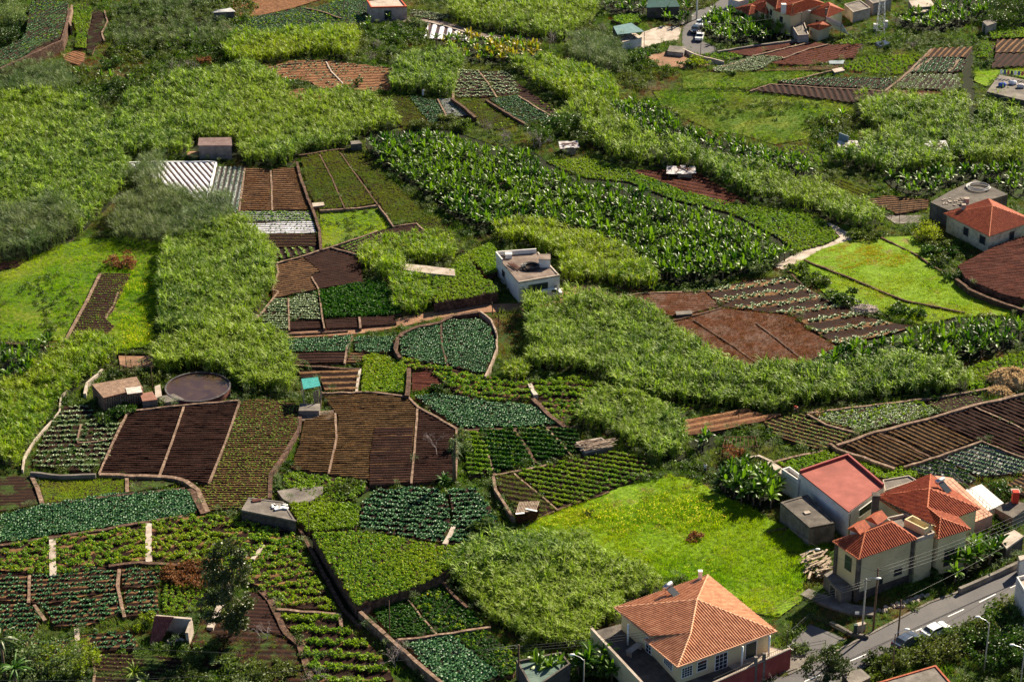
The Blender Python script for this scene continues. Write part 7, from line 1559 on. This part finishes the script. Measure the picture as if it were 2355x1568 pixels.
def tree(x, y, h, blobs, n, s, mat, label, trunk_r=.25, name='tree', z=0, seed=1, lean=(0, 0)):
    p = P(x, y, z); b = B(name, label, 'tree' if name != 'shrub' else 'bush', p); r = random.Random(seed); m = MB()
    top = p + Vector((lean[0], lean[1], h * .75)); m.tube([p - Vector((0, 0, .3)), p + Vector((lean[0] * .3, 0, h * .35)), top], [trunk_r, trunk_r * .7, trunk_r * .3], 8)
    for c, rad in blobs: a = p.lerp(top, r.uniform(.45, .95)); m.tube([a, (a + p + c) / 2 + Vector((0, 0, .2)), p + c], [trunk_r * .35, trunk_r * .25, .03], 5)
    b.part('trunk', m, bark, smooth=True); V, F = leafcloud([(p + c, rad) for c, rad in blobs], n, s, seed); b.part('crown', MB().add(V, F), mat); return b
v3 = lambda *a: Vector(a)
r_ = random.Random(5); bl = []
for k in range(26):
    t = k / 25; w = 3.3 * math.sin(.35 + 2.5 * t) ; bl.append((v3(r_.uniform(-w, w), r_.uniform(-w, w) * .8, 2.2 + t * 11.0), v3(r_.uniform(.8, 1.5), r_.uniform(.8, 1.5), r_.uniform(.7, 1.3))))
tree(530,1465,14.5,bl,14000,.17,L_tree,'tall dark sparse tree rising over the leafy terraces at the lower left',.28,seed=3)
bl = [(v3(r_.uniform(-2.4, 2.4), r_.uniform(-2, 2), r_.uniform(1.8, 4.6)), v3(1.1, 1.1, .9)) for k in range(16)]
tree(1898,1585,5.5,bl,4200,.16,leafm('brown_green_leaf',(.05,.07,.02),(.12,.10,.04),None,.25,.5,.3),'round brownish green tree at the bottom beside the road',.2,seed=4)
def deadtree(x, y, h, label, seed, spread=.6, name='bare_tree', mat=None, depth=4, n=1, r0=.09):
    p = P(x, y); b = B(name, label, 'tree', p); rr = random.Random(seed); m = MB()
    for k in range(n): branches(m, p + Vector((rr.uniform(-1, 1), rr.uniform(-1, 1), 0)) * (n > 1), Vector((rr.uniform(-.4, .4), rr.uniform(-.4, .4), 1)).normalized(), h * .34, r0, depth, rr, spread)
    b.part('branches', m, mat or twig); return b
deadtree(925,1525,3.4,'tangle of white dead branches beside the walled enclosure',1,.9,n=4,r0=.06)
deadtree(600,1478,3.2,'pale bare shrub right of the tall tree trunk',2,.9,n=3,r0=.05)
deadtree(1005,1052,5.0,'thin bare tree at the right end of the furrowed field',3,.5)
deadtree(1270,110,4.2,'bare thorny tree over the little pen at the top',4,.8,n=3); deadtree(1165,328,3.6,'grey bare shrub above the central bananas',5,.9,n=4); deadtree(1235,345,4.6,'tall grey bare tree left of the silver tin shack',6,.7,n=3)
deadtree(400,165,2.6,'pale thorn thicket in the top left scrub',7,.9,n=4,r0=.05); deadtree(440,160,2.6,'second pale thorn thicket in the top left scrub',8,.9,n=4,r0=.05); deadtree(862,118,3.0,'bare grey thicket beside the yellow green cane',9,.9,n=4,r0=.05); deadtree(850,140,2.6,'lower bare thicket above the tan terraces',10,.9,n=4,r0=.05)
deadtree(1390,75,3.2,'bare bushes behind the white block hut',11,.9,n=4,r0=.05); deadtree(2095,110,3.2,'bare tree on the edge of the upper right leafy plots',12,.8,n=2); deadtree(1495,210,2.6,'small bare tree in the rough meadow',13,.8,n=2,r0=.05); deadtree(1460,195,2.2,'little bare tree at the left end of the rough meadow',14,.8,n=2,r0=.05); deadtree(1120,300,3,'grey bare shrub below the olive yellow plot',15,.9,n=4,r0=.05); deadtree(1985,120,2.5,'small bare tree right of the dark red field',16,.8,n=2,r0=.05)
deadtree(735,1572,2.6,'bare bush at the bottom edge',17,.9,n=3,r0=.05); deadtree(2010,1518,2.6,'bare bush beside the dark lamp pole',18,.9,n=3,r0=.05); deadtree(1770,1590,2.6,'bare bush at the foot of the maroon wall',19,.9,n=3,r0=.05)
def palm(x, y, h, L, label, seed, mat, n=22, tr=.2):
    p = P(x, y); b = B('palm', label, 'palm', p); r = random.Random(seed); top = p + Vector((0, 0, h)); b.part('trunk', MB().tube([p - Vector((0, 0, .2)), top], [tr, tr * .8], 8), bark, smooth=True); V, F, M = [], [], []
    for i in range(n):
        az = i * 2.4; el = r.uniform(-.1, 1.3); d = Vector((math.cos(az) * math.cos(el), math.sin(az) * math.cos(el), math.sin(el))); strip(V, F, M, top, d, L * r.uniform(.8, 1.1), .38, 1.5, 5, fold=.5, prof=lambda t: .4 + 1.2 * t if t < .5 else 1.0 - .9 * (t - .5) * 2 * .9)
    b.part('fronds', MB().add(V, F), mat); return b
palm(12,1560,6.0,2.8,'tall palm at the lower left corner',1,L_bush); palm(40,1600,4.2,2.6,'shorter palm in front of the corner palm',2,L_dark); palm(312,1590,2.8,2.3,'yellow green young palm at the bottom edge',3,L_bush_y); palm(335,1600,1.8,2.0,'small palm beside the young palm',5,L_bush)
palm(1020,1112,.5,1.6,'dark spiky yucca beside the palm trunk',4,L_dark,40)
# tall trunk with hanging dry palm skirt
b = B('palm', 'tall shaggy palm trunk at the end of the furrowed field', 'palm', P(1045,1112)); p = P(1045,1112); b.part('trunk', MB().tube([p, p + Vector((0, 0, 4)), p + Vector((.2, 0, 7.2))], [.30, .26, .22], 9), bark, smooth=True); V, F, M = [], [], []
for i in range(60): az = rnd.uniform(0, 6.28); strip(V, F, M, p + Vector((.15, 0, rnd.uniform(4.6, 7.6))), Vector((math.cos(az), math.sin(az), .35)), rnd.uniform(1.0, 1.9), .16, 2.8, 4)
b.part('dry_fronds', MB().add(V, F), L_reed)
SH = [  # x, y, radius, height, kind, label
 (1065,1040,2.0,3.2,'y','tan green bush beside the shaggy palm trunk'), (330,1440,1.7,1.7,'Y','bright yellow green round bush above the ruined hut'), (110,1545,4.5,3.0,'y','yellow green thicket left of the curved seed plot'), (165,1530,3.8,2.6,'Y','lime thicket left of the curved seed plot'), (30,1500,2.8,3.2,'d','dark bush behind the corner palm'),
 (180,245,2.8,2.4,'d','dark shrub below the top left bananas'), (215,250,3.0,3.0,'d','second dark shrub below the top left bananas'), (250,235,2.6,2.2,'d','third dark shrub beside the cane'), (300,215,3.2,3.2,'d','dark rounded tree in the top left scrub'), (345,212,3.2,3.0,'d','dark rounded tree next to the bare earth patch'), (272,205,2.6,2.6,'d','dark shrub behind the round trees'), (255,155,2.2,2.6,'d','dark bush in the gully'), (350,135,2.0,2.0,'d','dark bush in front of the top left bananas'),
 (20,60,4.5,6,'y','olive brown tree at the upper left corner'), (5,25,4,6,'y','second olive brown tree at the upper left corner'), (40,70,3,4,'y','lower olive brown tree at the upper left corner'), (15,100,3.5,4,'d','dark tree on the upper left rocks'), (42,165,1.0,2,'d','small bush on the high terrace wall'),
 (840,70,2.2,2.4,'d','dark bush in front of the pink walled house'), (930,85,2.6,2.2,'d','bush at the end of the olive bank'), (945,60,3.0,1.6,'y','grassy mound beside the white plastic rows'), (900,130,2.4,2.0,'y','bush between the tracks'), (940,135,2.2,2.0,'y','bush beside the banana grove'), (822,197,1.0,1.8,'g','little round tree on the tan terraces'),
 (1240,330,2.8,3.6,'d','dark tree behind the bare grey tree'), (1290,310,3.6,4.4,'d','big dark tree above the silver tin shack'), (1325,300,3.2,4,'d','second dark tree above the silver tin shack'), (1345,335,2.4,3,'d','bush right of the silver tin shack'), (1060,300,2.4,2.4,'g','bush above the central bananas'), (1030,285,2.2,2.2,'g','bush under the netted beds'), (990,300,2.2,2.0,'g','second bush under the netted beds'), (960,295,2.0,2.0,'g','third bush under the netted beds'),
 (1580,155,1.8,1.4,'d','dark bush left of the meadow'), (1605,150,3.0,1.6,'Y','yellow vine mound by the road bend'), (1680,175,1.0,1.2,'d','small dark bush in the upper meadow'), (1830,45,2.4,3.4,'d','olive tree in front of the big village house'), (2035,118,1.2,2.0,'g','small tree by the dark red field'), (2275,145,1.1,1.1,'g','round bush at the dark cutting'), (2268,152,1.0,.9,'g','small bush at the dark cutting'), (2330,45,7,6,'d','dark wooded bank at the upper right corner'), (2300,62,5,4,'d','dark bushes under the wooded bank'), (2355,30,6,6,'d','dark trees at the right edge'),
 (2130,550,3.2,3.0,'Y','yellow green tree left of the old cream house'), (2165,575,2.6,1.6,'g','bush in front of the old cream house'), (2145,585,2.4,1.6,'d','dark bush under the yellow green tree'), (2190,590,2.0,1.5,'d','dark bush by the raised red field'), (2165,605,2.0,1.6,'g','bush on the meadow corner'), (2195,645,1.8,1.5,'d','dark bush on the stone wall'), (1965,548,2.2,1.4,'g','bush at the path bend'), (2005,545,2.6,1.6,'g','second bush beyond the path bend'), (1960,680,1.2,1.2,'d','round bush in the bright meadow'), (1925,690,2.2,1.4,'d','dark bush in the meadow ditch'), (1945,702,2.4,1.6,'d','second dark ditch bush'), (2060,715,2.2,1.4,'d','dark bush by the reed bundle'), (2100,725,2.2,1.6,'d','dark bush above the banana row'), (1860,640,2.0,1.4,'g','bush at the top of the meadow ditch'), (1885,655,2.0,1.5,'g','second bush at the meadow ditch'), (1830,620,2.0,1.4,'g','bush beside the path foot'),
 (1735,628,2.8,2.6,'y','reed like bush at the corner of the central bananas'), (1760,612,2.4,2.4,'y','second reed like bush at the corner of the central bananas'), (1125,600,2.2,1.5,'g','bush behind the left wall of the white house'), (1180,870,1.6,2.0,'Y','yellow bush at the foot of the cane slope'),
 (1000,905,1.8,1.2,'d','dark bush above the slanting cabbage field'), (1033,882,1.6,.9,'y','brown green hedge end beside the striped plots'), (800,1130,2.2,1.3,'g','bush beside the concrete slab'), (772,1140,1.6,1.0,'g','small bush beside the concrete slab'), (645,1130,1.4,.8,'y','weedy mound on the slab corner'), (1105,1230,2.0,1.4,'g','bush by the rusty shack'), (1130,1215,1.8,1.2,'y','low brown bush by the rusty shack'), (1350,1180,1.2,.6,'g','low tuft in the flowered meadow'),
 (2210,1120+0,1.0,.6,'g','low plants above the white terrace'), (2300,1140,2.8,1.8,'d','dark green hedge right of the white terrace'), (2255,1215,3.0,2.0,'g','hedge below the salmon balcony'), (2290,1225,3.0,2.2,'g','second hedge below the salmon balcony'), (2230,1240,2.6,1.8,'g','third hedge by the shelter'), (2140,1315,1.8,1.2,'g','bush at the cream house corner'),
 (2165,1505,3.2,2.2,'g','bush below the white hatchback'), (2120,1510,3.0,2.2,'g','bush below the dark blue car'), (2215,1480,3.2,2.2,'d','dark bush along the road verge'), (2255,1470,3.2,2.4,'g','bush along the road verge'), (2300,1440,3.2,2.6,'d','dark bush near the right edge'), (2335,1425,3.2,2.6,'g','bush near the right edge'), (2310,1490,3.8,3.2,'d','large dark bush at the lower right'), (2345,1510,3.8,3.2,'d','large dark bush at the lower right corner'), (2280,1520,3.0,2.6,'d','dark bush beside the street lamp'), (2030,1530,2.6,1.8,'g','bush on the verge by the lamp pole'), (2060,1535,2.6,2.0,'g','second bush on the verge by the lamp pole'), (1995,1560,1.8,1.4,'g','bush near the concrete block roof'), (1420,1548,2.4,2.0,'d','dark bush under the terrace wall'), (1380,1560,2.4,2.0,'d','second dark bush under the terrace wall'), (1848,1500,1.6,1.0,'y','dry tuft beside the painted star'),
 (455,1330,3.4,1.6,'b','grey brown dry thicket left of the tall tree'), (420,1325,2.8,1.3,'b','low dry thicket above the green patch'), (415,1560,2.6,1.4,'g','leafy bush at the bottom'), (560,1545,2.8,1.2,'g','low creeper at the bottom'), (610,1555,2.8,1.2,'g','second low creeper at the bottom'), (480,1510,2.6,1.2,'g','creeper under the ruined hut'), (520,1530,2.2,1.0,'y','weedy mound under the ruined hut'), (660,1545,2.4,1.0,'g','third low creeper at the bottom'), (240,930,2.0,1.4,'d','dark plants under the netted shed'), (255,965,2.4,1.6,'d','dark bush in front of the netted shed'), (290,950,2.2,1.6,'d','dark bush at the netted shed corner'), (350,880,1.8,2.4,'g','green vine between the shed and the tank'), (280,612,3.0,1.8,'b','brown dry reeds above the narrow soil strip'), (255,868,1.6,1.4,'d','bush beside the wire gate'), (330,862,1.6,1.2,'d','low bush right of the wire gate'),
 (1680,1045,2.0,1.4,'b','dry creeper on the pergola'), (1595,1243,1.4,.7,'b','red brown dry tuft in the flowered meadow'), (1225,300,2.0,1.8,'g','bush above the bare grey tree'), (470,150,2.0,1.6,'b','brown bush in the top left scrub'), (510,170,1.8,1.2,'b','low brown bush beside the cane'), (540,165,1.8,1.2,'d','low dark bush beside the cane'),
]
mk = {'d': L_bush, 'g': L_scrub, 'y': L_reed, 'Y': L_bush_y, 'b': L_dry}
for i, (x, y, rad, hh, k, lb) in enumerate(SH):
    r = random.Random(i); n = max(4, int(rad * rad * 1.6)); bl = []
    for j in range(n): a = r.uniform(0, 6.28); q = rad * .8 * math.sqrt(r.random()); bl.append((v3(q * math.cos(a), q * math.sin(a), hh * r.uniform(.35, .72)), v3(rad * .32 + .3, rad * .32 + .3, hh * .34)))
    tree(x, y, hh * .6, bl, int(340 * rad ** 1.5), .17, mk[k], lb, .09, 'shrub', seed=i)
# pergola and loose things
b = B('pergola', 'thin pole pergola hung with dry creeper left of the white hall', 'pergola', P(1700,1050)); m = MB(); cs = [P(x, y) for x, y in ((1660,1060),(1740,1058),(1735,1035),(1668,1036))]
for p in cs: m.tube([p, p + Vector((0, 0, 2.4))], .06, 6)
for k in range(9): t = k / 8; m.bar(cs[0].lerp(cs[1], t) + Vector((0, 0, 2.4)), cs[3].lerp(cs[2], t) + Vector((0, 0, 2.4)), .06, .05)
for a, c in ((0, 1), (3, 2)): m.bar(cs[a] + Vector((0, 0, 2.35)), cs[c] + Vector((0, 0, 2.35)), .08, .08)
b.part('poles', m, rust)
m = MB(); c = P(1878,1310)
for k in range(46): a = c + Vector((rnd.uniform(-1.6, 1.6), rnd.uniform(-2.8, 2.8), .2 + k * .03)); g = rnd.gauss(.9, .35); m.box(a, (rnd.uniform(1.2, 3), .3, .09), rz=g)
tag(m.build('lumber_pile', surf('pale_timber', (.30,.23,.17),(.13,.10,.07),(.52,.44,.36),2,.9,.02)), 'untidy heap of pale boards against the cream house', 'lumber')
c = P(1998,1450); tag(MB().box(c + Vector((-1.1, .1, .5)), (1.2, .6, 1.1), rz=.45).box(c + Vector((-1.1, .1, 1.08)), (1.3, .7, .08), rz=.45).build('utility_box', pale), 'pale utility cabinet between the two poles on the kerb', 'utility box')
m = MB(); p = P(1968,1445); m.tube([p, p + Vector((0, 0, 2.6))], .04, 6); b = B('road_sign', 'small white sign on a thin post beside the concrete pole', 'sign', p); b.part('post', m, steel); b.part('plate', MB().box(p + Vector((0, -.05, 2.5)), (.55, .03, .4)), paint_w)
m = MB(); p = P(1966,1462); tag(MB().box(p + Vector((0, 0, .9)), (.45, .45, 1.6)).box(p + Vector((0, 0, 1.75)), (.5, .5, .15)).build('litter_bin', shutter), 'dark green bin beside the concrete pole', 'bin')
# stones
m = MB()
for k in range(60): t = k / 60; p = P(2010 + 120 * t, 1410 - 42 * t) + Vector((rnd.uniform(-.5, .5), rnd.uniform(-.5, .5), 0)); m.ball(p, (rnd.uniform(.12, .35),) * 3, 0, 6, 4, .2)
tag(m.build('stones', pale), 'line of loose pale stones between the cream house and the road', None, None, 'stuff')
# ------------------------------------------------------------------ wild growth between everything
def wild():
    g = .95; a = A2([(-40, 1600), (2395, 1600), (2420, -20), (-60, -20)]); lo, hi = a.min(0), a.max(0)
    X, Y = np.meshgrid(np.arange(lo[0], hi[0], g), np.arange(lo[1], hi[1], g)); p = np.stack([X.ravel(), Y.ravel()], 1) + rng.uniform(-.45, .45, (X.size, 2)) * g
    p = p[inside(a, p)]; keep = np.ones(len(p), bool)
    for q in OCC:
        l2, h2 = q.min(0), q.max(0); bx = keep & (p[:, 0] > l2[0]) & (p[:, 0] < h2[0]) & (p[:, 1] > l2[1]) & (p[:, 1] < h2[1]); ix = np.nonzero(bx)[0]
        if len(ix): keep[ix[inside(q, p[ix])]] = False
    for o in [o for o in scene.objects if o.type == 'EMPTY' and o.get('category') in ('house', 'building', 'shed', 'hut', 'tank', 'hall', 'store', 'shack', 'annex', 'shelter', 'kiosk', 'terrace', 'outhouse')]:
        for ch in o.children:
            if ch.name.split('.')[0] in ('wall', 'roof', 'balcony_floor', 'terrace_floor', 'terrace_wall', 'tank_wall'):
                c = np.array([list((ch.matrix_basis @ v.co) + o.location)[:2] for v in list(ch.data.vertices)[::max(1, len(ch.data.vertices) // 400)]]); l2, h2 = c.min(0) - .1, c.max(0) + .1
                # convex hull
                pts_ = sorted(map(tuple, c)); 
                def half(ps):
                    h = []
                    for z in ps:
                        while len(h) > 1 and (h[-1][0] - h[-2][0]) * (z[1] - h[-2][1]) - (h[-1][1] - h[-2][1]) * (z[0] - h[-2][0]) <= 0: h.pop()
                        h.append(z)
                    return h
                hull = np.array(half(pts_)[:-1] + half(pts_[::-1])[:-1]); keep[np.nonzero(keep)[0][inside(hull, p[keep])]] = False
    p = p[keep]; n = lump(p[:, 0] * 1.6, p[:, 1] * 1.6) + rng.normal(0, .22, len(p)); z = np.zeros((len(p), 1)); P_ = np.concatenate([p, z], 1)
    far_ = p[:, 1] > 430
    stuff('scrub', P_[(n > .15) & (rng.random(len(p)) < .7)], 'scrub', (.6, 1.5), 'low green scrub between the fields', .9)
    stuff('wild_grass', P_[(n <= .42) & (n > -.55)], 'wildgrass', (.7, 1.4), 'wild grass between the fields')
    stuff('dry_grass', P_[(n <= -.45)], 'drygrass', (.8, 1.5), 'dry grass between the fields')
    k = (n > -.1) & (rng.random(len(p)) < .12); stuff('reed_tufts', P_[k], 'reed', (.3, .65), 'reed tufts between the fields')
wild()
print(sorted(STAT, key=lambda s: -s[1])[:12], sum(s[1] for s in STAT))
